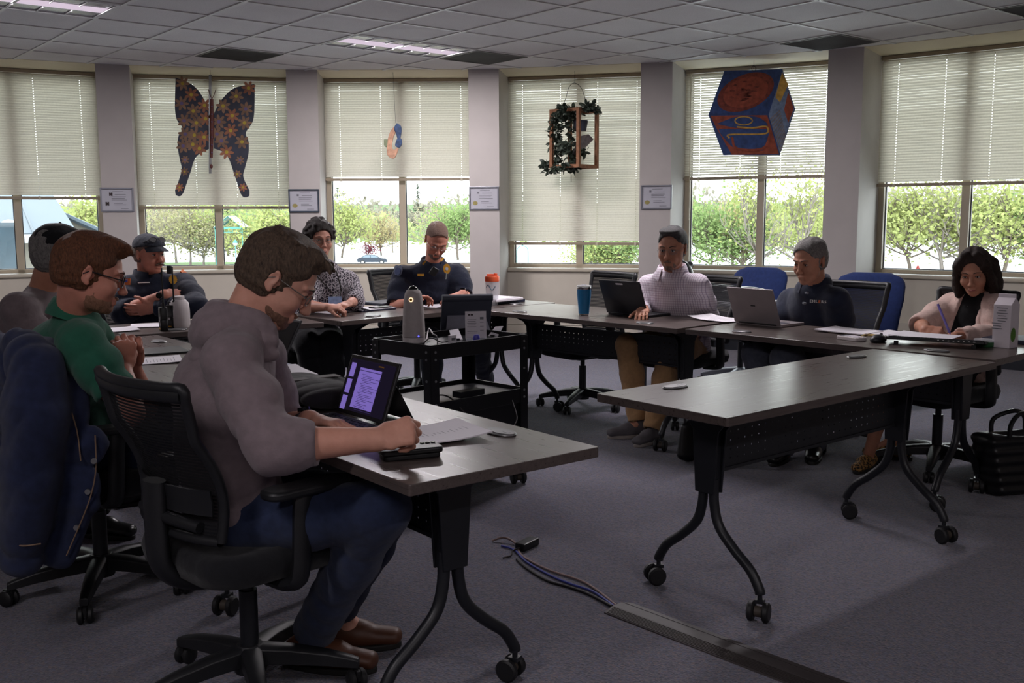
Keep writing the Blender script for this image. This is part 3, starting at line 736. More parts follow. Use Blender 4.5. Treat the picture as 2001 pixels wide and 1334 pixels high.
def nets(D, ax, name, mat, parent, smooth):
    n = D.shape; S = D < 0
    nx, ny, nz = n[0]-1, n[1]-1, n[2]-1
    cnt = np.zeros((nx, ny, nz), np.int8)
    for i in (0, 1):
        for j in (0, 1):
            for k in (0, 1): cnt += S[i:nx+i, j:ny+j, k:nz+k]
    act = (cnt > 0) & (cnt < 8); idx = np.argwhere(act)
    if len(idx) == 0: raise ValueError('empty field '+name)
    ids = np.full((nx, ny, nz), -1, np.int32); ids[act] = np.arange(len(idx))
    C = {}
    I, J, K = idx.T
    for i in (0, 1):
        for j in (0, 1):
            for k in (0, 1): C[i, j, k] = D[I+i, J+j, K+k]
    P = np.zeros((len(idx), 3), np.float32); W = np.zeros(len(idx), np.float32)
    for d in range(3):
        for a in (0, 1):
            for b in (0, 1):
                p0 = [a, b]; p0.insert(d, 0); p1 = [a, b]; p1.insert(d, 1)
                v0, v1 = C[tuple(p0)], C[tuple(p1)]; m = (v0 < 0) != (v1 < 0)
                t = np.where(m, v0/np.where(m, v0-v1, 1), 0)
                q = np.zeros((len(idx), 3), np.float32); q[:, d] = t
                o = [x for x in range(3) if x != d]; q[:, o[0]] = a; q[:, o[1]] = b
                P += q*m[:, None]; W += m
    P /= W[:, None]
    V = np.empty((len(idx), 3), np.float32)
    for d in range(3):
        i0 = idx[:, d]; V[:, d] = ax[d][i0]+(ax[d][i0+1]-ax[d][i0])*P[:, d]
    F = []
    for d in range(3):
        o = [x for x in range(3) if x != d]
        sl0 = [slice(None)]*3; sl1 = [slice(None)]*3
        sl0[d] = slice(0, n[d]-1); sl1[d] = slice(1, n[d])
        for x in o: sl0[x] = slice(1, n[x]-1); sl1[x] = slice(1, n[x]-1)
        s0, s1 = S[tuple(sl0)], S[tuple(sl1)]; e = np.argwhere(s0 != s1)
        if not len(e): continue
        fl = s0[tuple(e.T)]
        base = e.copy()
        def cid(da, db):
            q = base.copy(); q[:, o[0]] += da; q[:, o[1]] += db
            return ids[q[:, 0], q[:, 1], q[:, 2]]
        quad = np.stack([cid(0, 0), cid(1, 0), cid(1, 1), cid(0, 1)], 1)
        flip = fl if d != 1 else ~fl
        quad[~flip] = quad[~flip][:, ::-1]
        F.append(quad)
    F = np.concatenate(F); F = F[(F >= 0).all(1)]
    if smooth:
        e = np.concatenate([F[:, [0, 1]], F[:, [1, 2]], F[:, [2, 3]], F[:, [3, 0]]])
        e = np.concatenate([e, e[:, ::-1]]); deg = np.bincount(e[:, 0], minlength=len(V)).astype(np.float32)+1e-6
        for it in range(smooth):
            for lam in (.5, -.45):
                acc = np.stack([np.bincount(e[:, 0], weights=V[e[:, 1], c], minlength=len(V)) for c in range(3)], 1)/deg[:, None]
                V = (V+lam*(acc-V)).astype(np.float32)
    me = bpy.data.meshes.new(name); me.vertices.add(len(V)); me.vertices.foreach_set('co', V.ravel())
    me.loops.add(len(F)*4); me.loops.foreach_set('vertex_index', F.ravel().astype(np.int32))
    me.polygons.add(len(F)); me.polygons.foreach_set('loop_start', np.arange(len(F), dtype=np.int32)*4); me.polygons.foreach_set('loop_total', np.full(len(F), 4, np.int32))
    me.polygons.foreach_set('use_smooth', np.ones(len(F), bool)); me.update(calc_edges=True); me.validate()
    me.materials.append(mat)
    o = bpy.data.objects.new(name, me); COL.objects.link(o)
    if parent is not None: o.parent = parent
    return o
# ================================================================ people
def skin(name, col):
    t = NT(name); c = t.coord(); b = rgb(col)
    f = t.noise(c, 30, 4, .6); f2 = t.noise(c, 9, 2)
    d = (b[0]*.86, b[1]*.80, b[2]*.78, 1); l = (min(1, b[0]*1.08), b[1]*1.05, b[2]*1.05, 1); rd = (min(1, b[0]*1.05), b[1]*.84, b[2]*.80, 1)
    cc = t.mix(t.math('MULTIPLY', f2, .6), t.ramp(f, [(.3, d), (.7, l)]), rd)
    return t.done(t.bsdf(cc, .52, 0, .35, t.bump(t.noise(c, 420, 3), .12, .002), Subsurface_Weight=.08, Subsurface_Radius=(.012, .005, .003), Subsurface_Scale=.5))
def hairmat(name, col, light):
    t = NT(name); c = t.coord('Object', (60, 60, 22)); f = t.noise(c, 3.2, 5, .7)
    cc = t.ramp(f, [(.3, col), (.72, light)])
    return t.done(t.bsdf(cc, .55, 0, .35, t.bump(f, .9, .006)))
SK_L = skin('skin_fair', (206, 158, 138)); SK_M = skin('skin_tan', (186, 138, 114)); SK_R = skin('skin_ruddy', (200, 142, 122))
m_white = pm('eye_white', (205, 200, 196), .25, var=.03); m_iris = pm('eye_iris', (52, 40, 34), .2, var=.2)
m_lip = pm('lip', (160, 92, 86), .45, var=.08)
m_glassf = pm('spectacle_frame', (28, 28, 32), .35); m_wire = pm('spectacle_wire', (140, 136, 130), .3, .9, var=.05)
t = NT('spectacle_lens'); c = t.coord(); tp = t.n('ShaderNodeBsdfTransparent', i_Color=(.93, .95, .96, 1)); gl = t.n('ShaderNodeBsdfGlossy', i_Roughness=.05); mx = t.n('ShaderNodeMixShader')
t.link(t.math('MULTIPLY_ADD', t.noise(c, 20), .04, .10), mx.inputs[0]); t.link(tp.outputs[0], mx.inputs[1]); t.link(gl.outputs[0], mx.inputs[2]); m_lens = t.done(mx.outputs[0])
Z = Vector((0, 0, 1))
def headM(o, fwd, roll=0):
    f = Vector(fwd).normalized(); l = Z.cross(f).normalized(); M = frame(o, f, l)
    return M @ Matrix.Rotation(R(roll), 4, 'X') if roll else M
class Head:
    def __init__(s, H, sc=1.0, fem=False): s.H = H; s.s = sc; s.R = H.to_3x3(); s.fem = fem
    def p(s, x, y, z): return s.H @ Vector((x*s.s, y*s.s, z*s.s))
    def e(s, F, c, r, k=.012, op=1, rot=None):
        M = s.R if rot is None else s.R @ Euler([R(a) for a in rot]).to_matrix()
        F.ell(s.p(*c), [q*s.s for q in r], M, k*s.s, op)
    def c(s, F, a, b, ra, rb, k=.01, op=1): F.cap(s.p(*a), s.p(*b), ra*s.s, rb*s.s, k*s.s, op)
    def build(s, F, jaw=1.0, lids=True, nose=1.0):
        j = jaw*(.93 if s.fem else 1)
        s.e(F, (-.012, 0, .034), (.098, .076, .085)); s.e(F, (.028, 0, .0), (.064, .067*j, .088), .02)
        s.e(F, (.030, 0, -.062), (.056, .058*j, .054), .03); s.e(F, (.074, 0, -.102), (.020, .024*j, .017), .025)
        s.e(F, (.044, 0, -.085), (.04, .042*j, .03), .02)
        for q in (-1, 1):
            s.e(F, (.060, q*.040, -.034), (.028, .024, .026), .02)
            s.e(F, (.097, q*.032, .002), (.017, .019, .012), .014, -1)
            s.e(F, (.078, q*.0315, .001), (.0135, .0145, .0128), .003)           # closed or lowered lid over the eyeball
            s.c(F, (.093, q*.012, .021), (.078, q*.050, .022), .0075, .005, .012)  # brow ridge
            s.e(F, (.106, q*.0115*nose, -.041), (.0105, .0085, .0075), .006)       # nostril wing
            # ear: outer shell, hollowed, with a lobe
            s.e(F, (-.012, q*.078, -.004), (.017, .0075, .031), .004, 1, (q*-8, 12, q*18))
            s.e(F, (-.008, q*.0865, -.002), (.0105, .006, .02), .004, -1, (0, 12, q*18)); s.e(F, (-.004, q*.076, -.031), (.009, .006, .009), .006)
            s.e(F, (-.002, q*.0785, -.012), (.005, .006, .007), .004)
        s.c(F, (.092, 0, .012), (.113, 0, -.034), .0075, .0105*nose, .012); s.e(F, (.116*1, 0, -.037), (.011, .0115*nose, .0095), .008)
        s.c(F, (.094, -.017, -.0685), (.094, .017, -.0685), .0058, .0058, .008); s.c(F, (.093, -.014, -.0795), (.093, .014, -.0795), .0068, .0068, .008)
        s.c(F, (.104, -.024, -.0737), (.104, .024, -.0737), .0026, .0026, .004, -1)
    def zone(s, h, r=.135): return [tuple((s.H.translation[i], r*s.s, h) for i in range(3))]
    def hairnoise(s, amp=.0022, f=(90, 150)):
        c = s.H.translation; M = s.H.to_3x3().transposed()
        def fn(ax):
            X = (ax[0]-c[0])[:, None, None]; Y = (ax[1]-c[1])[None, :, None]; Zz = (ax[2]-c[2])[None, None, :]
            x = X*M[0][0]+Y*M[0][1]+Zz*M[0][2]; y = X*M[1][0]+Y*M[1][1]+Zz*M[1][2]; z = X*M[2][0]+Y*M[2][1]+Zz*M[2][2]
            an = np.arctan2(y, z+.02)
            w = 2.2*np.sin(x*38+z*21)+1.3*np.sin(y*55+x*30)
            return (amp*(np.sin(an*18+w)*.6+np.sin(y*f[0]+w*1.3+x*25)*.5+np.sin(x*f[1]*.6+y*70+w)*.35)).astype(np.float32)
        return fn
    def hair_short(s, mat, parent, t=.012, line=.062, nape=-.072, extra=None, h=.0042, amp=.0026, back=1.0):
        F = Field()
        s.e(F, (-.0185, 0, .036), (.098+t*back, .076+t*.75, .085+t)); s.e(F, (-.03, 0, -.02), (.078+t*.7, .066+t*.5, .07), .03)
        s.e(F, (.022, 0, .054), (.064+t*.15, .06+t*.4, .060+t*.5), .02)
        if extra: extra(F)
        s.e(F, (.112, 0, line-.110), (.098, .088, .108), .006, -1)        # the face stays clear
        s.e(F, (.052, 0, -.12), (.075, .14, .115), .006, -1)
        for q in (-1, 1): s.e(F, (-.004, q*.088, -.012), (.022, .026, .034), .005, -1)
        s.e(F, (-.02, 0, nape-.07), (.2, .2, .07), .006, -1)
        return F.mesh('hair', h, mat, parent, (), 1, s.hairnoise(amp))
    def eyes(s, parent, r=.0118, look=0):
        for q in (-1, 1):
            b = MB(); c = s.p(.0845, q*.0315, -.0008); b.ball((0, 0, 0), (.008*s.s, .0105*s.s, .0065*s.s), 14, 10, s.H.to_3x3().to_4x4()); e = b.build('eye', m_white, parent, smooth=80)
            for v in e.data.vertices: v.co += c
            b = MB(); b.ball((0, 0, 0), (.003*s.s, .0052*s.s, .0052*s.s), 12, 8, s.H.to_3x3().to_4x4()); i = b.build('iris', m_iris, e, smooth=80)
            c2 = s.p(.0902, q*.0315+look, -.0008)
            for v in i.data.vertices: v.co += c2
            b = MB(); b.tube([s.p(.0905, q*.0195, .001), s.p(.0935, q*.027, .0052), s.p(.0925, q*.036, .0052), s.p(.085, q*.0455, .0005)], .0014*s.s, 6); b.build('eyelash', m_glassf, parent, smooth=80)
    def brows(s, mat, parent, th=.0042):
        for q in (-1, 1):
            b = MB(); b.tube([s.p(.0985, q*.014, .0215), s.p(.0975, q*.03, .0275), s.p(.087, q*.05, .0235)], [th*s.s, th*s.s*.95, th*s.s*.4], 8, flat=.6); b.build('eyebrow', mat, parent, smooth=80)
    def glasses(s, mat, parent, w=.026, hgt=.019, th=.0014, lens=True, z=-.002, temple=True):
        root = None; b = MB(); b.tube([s.p(.108, -.008, z+.006), s.p(.112, 0, z+.009), s.p(.108, .008, z+.006)], th*s.s, 6)
        for q in (-1, 1):
            loop = [s.p(.106-.010*(abs(q*(.034)+w*cos(a))/.06)**2, q*.034+w*cos(a)*(1 if abs(cos(a)) < .8 else .98), z+hgt*sin(a)*(1.0)) for a in [2*pi*k/20 for k in range(21)]]
            b.tube(loop, th*s.s, 6, cap=False)
            if temple: b.tube([s.p(.098, q*.061, z+.004), s.p(.05, q*.074, z+.006), s.p(-.005, q*.080, z+.009), s.p(-.022, q*.081, z-.004)], th*s.s*1.15, 6)
        root = b.build('spectacles', mat, parent, smooth=80)
        if lens:
            for q in (-1, 1):
                b = MB(); pts = [s.p(.106-.010*(abs(q*.034+w*.95*cos(a))/.06)**2, q*.034+w*.95*cos(a), z+hgt*.95*sin(a)) for a in [2*pi*k/20 for k in range(20)]]
                b.add(pts, [tuple(range(20))]); b.build('lens', m_lens, root, smooth=0)
        return root
    def stubble(s, mat, parent, full=True, t=.0018, top=-.05, mous=True, h=.004):
        "close beard: a thin shell over jaw and chin"
        F = Field(); j = 1.0
        s.e(F, (.030, 0, -.062), (.056+t, .058+t, .054+t)); s.e(F, (.074, 0, -.102), (.020+t, .024+t, .017+t), .025); s.e(F, (.044, 0, -.085), (.04+t, .042+t, .03+t), .02)
        s.e(F, (.03, 0, .0), (.0635, .066, .088), .02)
        if mous: s.c(F, (.099, -.021, -.064), (.099, .021, -.064), .0065, .0065, .008)
        s.e(F, (.096, 0, -.0745), (.02, .023, .0085), .004, -1); s.e(F, (.07, 0, top+.064), (.075, .12, .066), .01, -1)
        s.e(F, (.07, -.035, -.05), (.05, .024, .02), .008, -1); s.e(F, (.07, .035, -.05), (.05, .024, .02), .008, -1)
        s.e(F, (-.055, 0, -.05), (.055, .2, .2), .006, -1)
        return F.mesh('beard', h, mat, parent, (), 1, s.hairnoise(.0008, (200, 300)))
def hand(F, w, d, n, thumb, curl=(25, 30, 20), s=1.0, spread=4, tdir=None, per=None, k=.005):
    "w wrist, d towards the knuckles, n back of the hand, thumb: +1 or -1 side; returns finger tips"
    w = Vector(w); d = Vector(d).normalized(); n = Vector(n); n = (n-d*n.dot(d)).normalized(); t = d.cross(n).normalized()*thumb
    F.slab(w-d*.01*s, w+d*.03*s, (.027*s, .02*s), (.034*s, .018*s), t, .012); F.slab(w+d*.03*s, w+d*.084*s, (.036*s, .016*s), (.041*s, .0125*s), t, .01)
    F.ell(w+d*.04*s+t*.022*s-n*.012*s, (.018*s, .03*s, .015*s), frame((0, 0, 0), t, d), .012)
    tips = []
    for i in range(4):
        o = (.030, .0105, -.0095, -.028)[i]*s; b = w+d*((.088, .093, .089, .080)[i]*s)+t*o-n*.001
        ln = (1, 1.08, 1.0, .8)[i]*s; c = per[i] if per else curl; a = 0; p = b; rr = (.0094, .0096, .0092, .0082)[i]*s
        side = t*math.tan(R(spread*(1.5-i)/1.5))
        F.cap(w+d*.055*s+t*o*.8, b, rr*1.0, rr*1.1, .008)
        for q in range(3):
            a += R(c[q]); dr = (d*cos(a)-n*sin(a)+side*max(0, cos(a))).normalized(); e = p+dr*((.044, .027, .021)[q]*ln)
            F.cap(p, e, rr*(1, .95, .88)[q], rr*(.95, .88, .76)[q], k*.8); p = e
        tips.append(p)
    td = Vector(tdir).normalized() if tdir is not None else (d*.75+t*.55-n*.35).normalized()
    b = w+d*.022*s+t*.026*s-n*.010*s; e = b+(td*.5+t*.35+d*.35).normalized()*.040*s; g = e+td*.033*s; hh = g+(td*.9+d*.3-t*.25).normalized()*.027*s
    F.cap(b, e, .0135*s, .0118*s, .01); F.cap(e, g, .0112*s, .0102*s, .005); F.cap(g, hh, .0102*s, .008*s, .005); tips.append(hh)
    return tips
def hzone(w, d, h=.0036, s=1.0):
    c = Vector(w)+Vector(d).normalized()*.085*s
    return [tuple((c[i], .095*s, h) for i in range(3))]
def axes3(zs):
    return zs
def meshz(F, name, h, mat, parent, zs, smooth=2, noise=None):
    "zones given as [(x zone, y zone, z zone)]"
    lo, hi = F.bounds()
    class A(list): pass
    ax = [axis(lo[i], hi[i], h, [(z[i][0]-z[i][1], z[i][0]+z[i][1], z[i][2]) for z in zs]) for i in range(3)]
    old = globals()['axis']
    it = iter(ax)
    globals()['axis'] = lambda *a: next(it)
    try: o = F.mesh(name, h, mat, parent, (), smooth, noise)
    finally: globals()['axis'] = old
    return o
def cuff(F, p, d, r, k=.004):
    d = Vector(d).normalized(); p = Vector(p); F.cap(p+d*1.25*r, p+d*2.2*r, 1.25*r, 1.25*r, k, -1)
def collar(mat, parent, c, up, fwd, r, h, open_=26, drop=.018, flare=1.28, name='collar', front=.02, ry=1.0):
    "turned-down collar round the neck, open at the throat"
    up = Vector(up).normalized(); f = Vector(fwd); f = (f-up*f.dot(up)).normalized(); l = up.cross(f); c = Vector(c); n = 28; g = []
    for i in range(n+1):
        a = R(open_+(360-2*open_)*i/n); fr = (1+cos(a))/2; d = f*cos(a)+l*sin(a)*ry; low = -front*fr**2
        e = .012*fr**3
        g.append([c+d*(r*.99)+up*(low-.012), c+d*(r*1.0)+up*(h*.6+low), c+d*(r*1.03)+up*(h+low), c+d*(r*1.10)+up*(h*.96+low), c+d*(r*(flare-.06))+up*(h*.35+low-drop*.4), c+d*(r*flare+e)+up*(-drop+low-.012*fr**4)])
    b = MB(); b.sheet(g, .0025); return b.build(name, mat, parent, smooth=70)
class Person: pass
def body(sp, parent, skinmat, h=.010, hz=.0042, hand_h=.0036, female=False):
    "one continuous skin surface: head, neck, trunk, arms with hands, legs and feet"
    F = Field(); k = .84 if female else 1.0; q = sp.bulk
    hd = sp.head; hd.build(F, sp.jaw)
    F.cap(hd.p(-.028, 0, -.045), sp.neck, .051*k, .055*k, .02)
    F.cap(hd.p(-.045, 0, -.02), sp.neck-hd.R @ Vector((.012, 0, 0)), .043*k, .050*k, .02)
    L = sp.left
    F.slab(sp.neck-Z*.05, sp.chest, (.10*k*q, .065*q), (.155*k*q, .10*q), L, .05); F.slab(sp.chest, sp.waist, (.15*k*q, .10*q), (.135*k*q, .095*q), L, .04); F.slab(sp.waist, sp.hip, (.135*k*q, .10*q), (.155*q, .105*q), L, .04)
    zs = list(hd.zone(hz))
    for s in ('R', 'L'):
        sh, el, wr = sp.j['sh'+s], sp.j['el'+s], sp.j['wr'+s]
        F.cap(sp.neck-Z*.07, sh-Z*.012, .040*k, .046*k, .02)
        F.chain([sh, sh.lerp(el, .5), el], [.054*k*q, .049*k*q, .041*k], .02); F.chain([el, el.lerp(wr, .3), wr], [.041*k, .044*k, .0285*k], .015)
        if s in sp.hands:
            hs = sp.hands[s]; sp.tips[s] = hand(F, wr, hs['d'], hs['n'], hs['t'], hs.get('curl', (25, 30, 20)), hs.get('s', .98 if not female else .88), hs.get('spread', 4), hs.get('td'), hs.get('per'))
            zs += hzone(wr, hs['d'], hand_h, .98)
        kn, an = sp.j['kn'+s], sp.j['an'+s]; hp = sp.hip+L*(.085 if s == 'L' else -.085)-Z*.02
        F.chain([hp, kn], [.078*k, .056*k], .03); F.chain([kn, kn.lerp(an, .35), an], [.054*k, .052*k, .034*k], .02)
        toe = an+(Vector((sp.j['to'+s].x, sp.j['to'+s].y, 0))-Vector((an.x, an.y, 0))).normalized()*.155; toe.z = .03; F.cap(an-Z*.03, an+(toe-an)*.2-Z*.04, .034*k, .034*k, .02); F.slab(an-Z*.045, toe, (.034*k, .026), (.036*k, .016), (toe-an).cross(Z), .015)
    return meshz(F, 'body', h, skinmat, parent, zs, 2)
def trousers(sp, parent, mat, h=.011, legs=1.0, name='trousers', infl=.014, shorten=.0, wr=.004):
    F = Field(); L = sp.left; q = sp.bulk
    F.slab(sp.hip+(sp.waist-sp.hip)*.35, sp.hip, (.15*q+infl*.5, .105*q+infl*.5), (.165*q, .115*q+infl*.5), L, .03, 1, .002, 50)
    for s in ('R', 'L'):
        kn, an = sp.j['kn'+s], sp.j['an'+s]; hp = sp.hip+L*(.085 if s == 'L' else -.085)-Z*.02
        F.chain([hp, hp.lerp(kn, .5), kn], [.082+infl, .074+infl, .060+infl], .03, wr=wr*.7, wf=45, ph=1.3)
        e = kn.lerp(an, legs-shorten); F.chain([kn, kn.lerp(e, .4), e], [.060+infl, .056+infl, .046+infl*1.2], .03, wr=wr, wf=55, ph=.4)
        cuff(F, e, e-kn, .046+infl*1.2)
    return F.mesh(name, h, mat, parent, (), 2)
def shoe(an, toe, mat, sole, parent, s=1.0, name='shoe', h=.006, high=True):
    d = Vector((toe.x-an.x, toe.y-an.y, 0)).normalized(); w = d.cross(Z); b = Vector((an.x, an.y, 0))-d*.05*s; F = Field()
    F.slab(b+Z*.05*s, b+d*.12*s+Z*.05*s, (.037*s, .045*s), (.042*s, .04*s), w, .02); F.slab(b+d*.11*s+Z*.042*s, b+d*.225*s+Z*.036*s, (.044*s, .036*s), (.038*s, .026*s), w, .02)
    if high: F.cap(b+d*.02*s+Z*.05*s, b+d*.045*s+Z*.10*s, .043*s, .040*s, .02)
    F.plane(Vector((0, 0, .012)), (0, 0, -1))
    o = F.mesh(name, h, mat, parent, (), 2)
    b2 = MB(); out = []
    for i in range(28):
        a = 2*pi*i/28; x = .098*s+.150*s*cos(a); y = (.046*s+.004*s*cos(a-.3))*sin(a)*(1-.12*max(0, -cos(a))); p = b+d*x+w*y; out.append((p.x, p.y))
    b2.prism(out, .0, .02); b2.build('sole', sole, o, smooth=60, bevel=.004)
    return o
def newperson(root_label, loc, rz=0):
    pass
def mk(label, hip, waist, chest, neck, left, H, joints, hands, bulk=1.0, jaw=1.0, sc=1.0, fem=False):
    sp = Person(); sp.hip, sp.waist, sp.chest, sp.neck = map(Vector, (hip, waist, chest, neck)); sp.left = Vector(left).normalized(); sp.j = {k: Vector(v) for k, v in joints.items()}
    sp.head = Head(H, sc, fem); sp.hands = hands; sp.bulk = bulk; sp.jaw = jaw; sp.tips = {}
    sp.root = thing('person', label, 'person', (0, 0, 0)); sp.fem = fem
    return sp
def shirt(sp, parent, mat, name='shirt', sl=(1.0, 1.0), infl=.017, h=.0095, hem=.55, wr=.004, sr=None, extra=None, belly=0, cuts=()):
    "sl: how far each sleeve reaches, 1 = elbow, 2 = wrist"
    F = Field(); L = sp.left; q = sp.bulk; k = .86 if sp.fem else 1.0; i = infl
    F.slab(sp.neck-Z*.035, sp.chest, (.092*k*q+i, .064*q+i), (.155*k*q+i, .105*q+i), L, .05, 1, wr*.4, 40, .5)
    F.slab(sp.chest, sp.waist, (.152*k*q+i, .105*q+i), (.142*k*q+i, .10*q+i+belly), L, .04, 1, wr, 38, 1.1)
    F.slab(sp.waist, sp.waist.lerp(sp.hip, hem), (.142*k*q+i, .10*q+i+belly), (.160*q+i, .112*q+i+belly*.6), L, .04, 1, wr, 44, 2.1)
    e = sp.waist.lerp(sp.hip, hem)
    for n, s in enumerate(('R', 'L')):
        sh, el, wr_ = sp.j['sh'+s], sp.j['el'+s], sp.j['wr'+s]; r0 = (sr or .054)*k*q
        F.cap(sp.neck-Z*.028, sh-Z*.002, .048*k+i*.6, .050*k+i*.7, .035)
        u = min(1, sl[n]); en = sh.lerp(el, u)
        F.chain([sh, sh.lerp(en, .5), en], [r0+i*.6, (.051*k*q)+i*.75, .046*k+i*.85], .038, wr=wr, wf=60, ph=n*2+.7)
        if sl[n] > 1:
            c = el.lerp(wr_, sl[n]-1); m = el.lerp(c, .5); F.chain([el, m, c], [.046*k+i, .047*k+i*.9, .040*k+i*.7 if sl[n] < 1.6 else .033*k+i*.7], .015, wr=wr, wf=75, ph=n+2.9)
            cuff(F, c, c-el, .043*k+i*.8)
        else: cuff(F, en, en-sh, .047*k+i)
    if extra: extra(F)
    for p, n in cuts: F.plane(p, n)
    return F.mesh(name, h, mat, parent, (), 2)
def rebase(root, loc):
    loc = Vector(loc); root.location = loc
    for c in root.children: c.location = Vector(c.location)-loc
def band(mat, parent, a, b, t, r, w, name, mat2=None, face=None):
    "bracelet or watch strap round a wrist between a and b"
    p = Vector(a).lerp(Vector(b), t); d = (Vector(b)-Vector(a)).normalized(); x, y, _ = basis(d); bm = MB(); rs = []
    for q, k in ((-w/2, r), (-w/2, r+.0025), (w/2, r+.0025), (w/2, r)): rs.append([p+d*q+(x*cos(2*pi*j/28)+y*sin(2*pi*j/28)*.86)*k for j in range(28)])
    bm.rings(rs+[rs[0]], cap=False); o = bm.build(name, mat, parent, smooth=60)
    if face is not None:
        f = Vector(face); f = (f-d*f.dot(d)).normalized(); c = p+f*(r*.95); m = MB(); m.cyl(c, c+f*.009, .019, .018, 24); m.build('watch_face', mat2, o)
    return o
# ---------------------------------------------------------------- the man in the grey hoodie, writing
m_hood = cloth('hoodie_jersey', (128, 114, 118), var=.10, weave=900, fold=22, bump=.45)
m_jean = cloth('indigo_denim', (40, 50, 78), var=.18, weave=1200, fold=20)
m_hairb = hairmat('hair_brown', (48, 38, 32), (112, 92, 74)); m_stub = hairmat('stubble_brown', (112, 82, 66), (150, 112, 92))
m_shoeb = pm('tan_leather_shoe', (88, 52, 34), .5, bump=.1); m_sole = pm('dark_rubber_sole', (30, 28, 27), .7)
m_watch = pm('black_watch_strap', (18, 18, 20), .5); m_wface = pm('watch_glass', (10, 10, 14), .1)
f25 = Vector((cos(R(25)), sin(R(25)), 0)); l25 = Vector((-sin(R(25)), cos(R(25)), 0))
H = headM(PY(545, 542, 2.735), (cos(R(36))*cos(R(10)), cos(R(36))*sin(R(10)), -sin(R(36))), 2)
J = dict(shR=PY(452, 705, 2.55), elR=PY(532, 872, 2.42), wrR=PY(737, 858, 2.45), shL=PY(505, 690, 2.92), elL=PY(548, 838, 2.98), wrL=PY(606, 820, 2.83),
         knR=PY(745, 992, 2.58), knL=PY(765, 975, 2.86), anR=PY(612, 1235, 2.88), anL=PY(660, 1185, 3.02), toR=PZ(712, 1292, .03), toL=PZ(760, 1245, .03))
sp = mk('man in a grey hooded sweater writing at the table end beside a black phone', PY(462, 990, 2.74), PY(440, 880, 2.735), PY(438, 765, 2.725), PY(478, 632, 2.725), l25, H, J,
        {'R': dict(d=(.93, .16, .22), n=(-.15, -.80, .58), t=-1, per=[(62, 60, 40), (74, 66, 45), (82, 70, 45), (84, 70, 45)], td=(.7, .55, -.35)), 'L': dict(d=(.92, -.32, -.06), n=(.1, .1, 1), t=-1, curl=(18, 22, 15))}, 1.02, 1.0, .99)
body(sp, sp.root, SK_L, .0105, .0040, .0034)
shirt(sp, sp.root, m_hood, 'hooded_sweater', (1.36, 1.42), .02, .009, .75, .009)
F = Field(); c = sp.neck+Z*.0; bk = -f25
for i, (rad, zz, drop, r) in enumerate(((.078, .052, .005, .019), (.094, .034, .02, .022), (.106, .012, .045, .022), (.112, -.012, .075, .020))):
    pts = []
    for k in range(15):
        a = R(-104+208*k/14); back = (1+cos(a))/2
        pts.append(c+(bk*cos(a)*(1+.35*back)+l25*sin(a)*.92)*rad+Z*(zz-drop*back-.075*(1-back)**1.5)+bk*(.004*back)+f25*.028)
    F.chain(pts, [r*(.75+.25*sin(pi*k/14)) for k in range(15)], .014, wr=.003, wf=60, ph=i*1.3)
F.ell(c+bk*.085-Z*.015, (.055, .11, .052), frame((0, 0, 0), f25, l25), .03)
F.mesh('hood', .0075, m_hood, sp.root, (), 2)
trousers(sp, sp.root, m_jean, .011, .97)
hd = sp.head
def ex(F):
    hd.e(F, (.02, 0, .100), (.080, .062, .030), .02)
    for k in range(14):
        y = -.045+.09*k/13; hd.c(F, (.05, y*.9, .116), (.093+.008*sin(k*2.1), y*1.0, .104+.006*sin(k*1.7)), .011, .005, .008); hd.c(F, (.093+.008*sin(k*2.1), y, .104+.006*sin(k*1.7)), (.106+.008*sin(k*1.3), y*1.1, .094+.010*sin(k*2.9)), .005, .0022, .006)
    for k in range(26): a = k*2.4; rr = .03+.05*((k*.37) % 1); hd.c(F, (-.02+rr*cos(a), rr*sin(a), .112), (-.032+rr*cos(a)*1.1, rr*1.1*sin(a), .117+.002*sin(k*3.)), .008, .003, .006)
hd.hair_short(m_hairb, sp.root, .012, .086, -.068, ex, .0038, .0026)
hd.stubble(m_stub, sp.root, h=.0036); hd.brows(m_hairb, sp.root); hd.eyes(sp.root); hd.glasses(m_wire, sp.root, .025, .018)
band(m_watch, sp.root, J['elL'], J['wrL'], .86, .033, .024, 'wristwatch', m_wface, Z)
shoe(J['anR'], J['toR'], m_shoeb, m_sole, sp.root); shoe(J['anL'], J['toL'], m_shoeb, m_sole, sp.root)
rebase(sp.root, (sp.hip.x, sp.hip.y, 0)); HOODIE = sp
def vec(deg): return Vector((cos(R(deg)), sin(R(deg)), 0))
def lefto(deg): return Vector((-sin(R(deg)), cos(R(deg)), 0))
def fwd(yaw, pitch): return (cos(R(pitch))*cos(R(yaw)), cos(R(pitch))*sin(R(yaw)), sin(R(pitch)))
def finish(sp): rebase(sp.root, (sp.hip.x, sp.hip.y, 0))
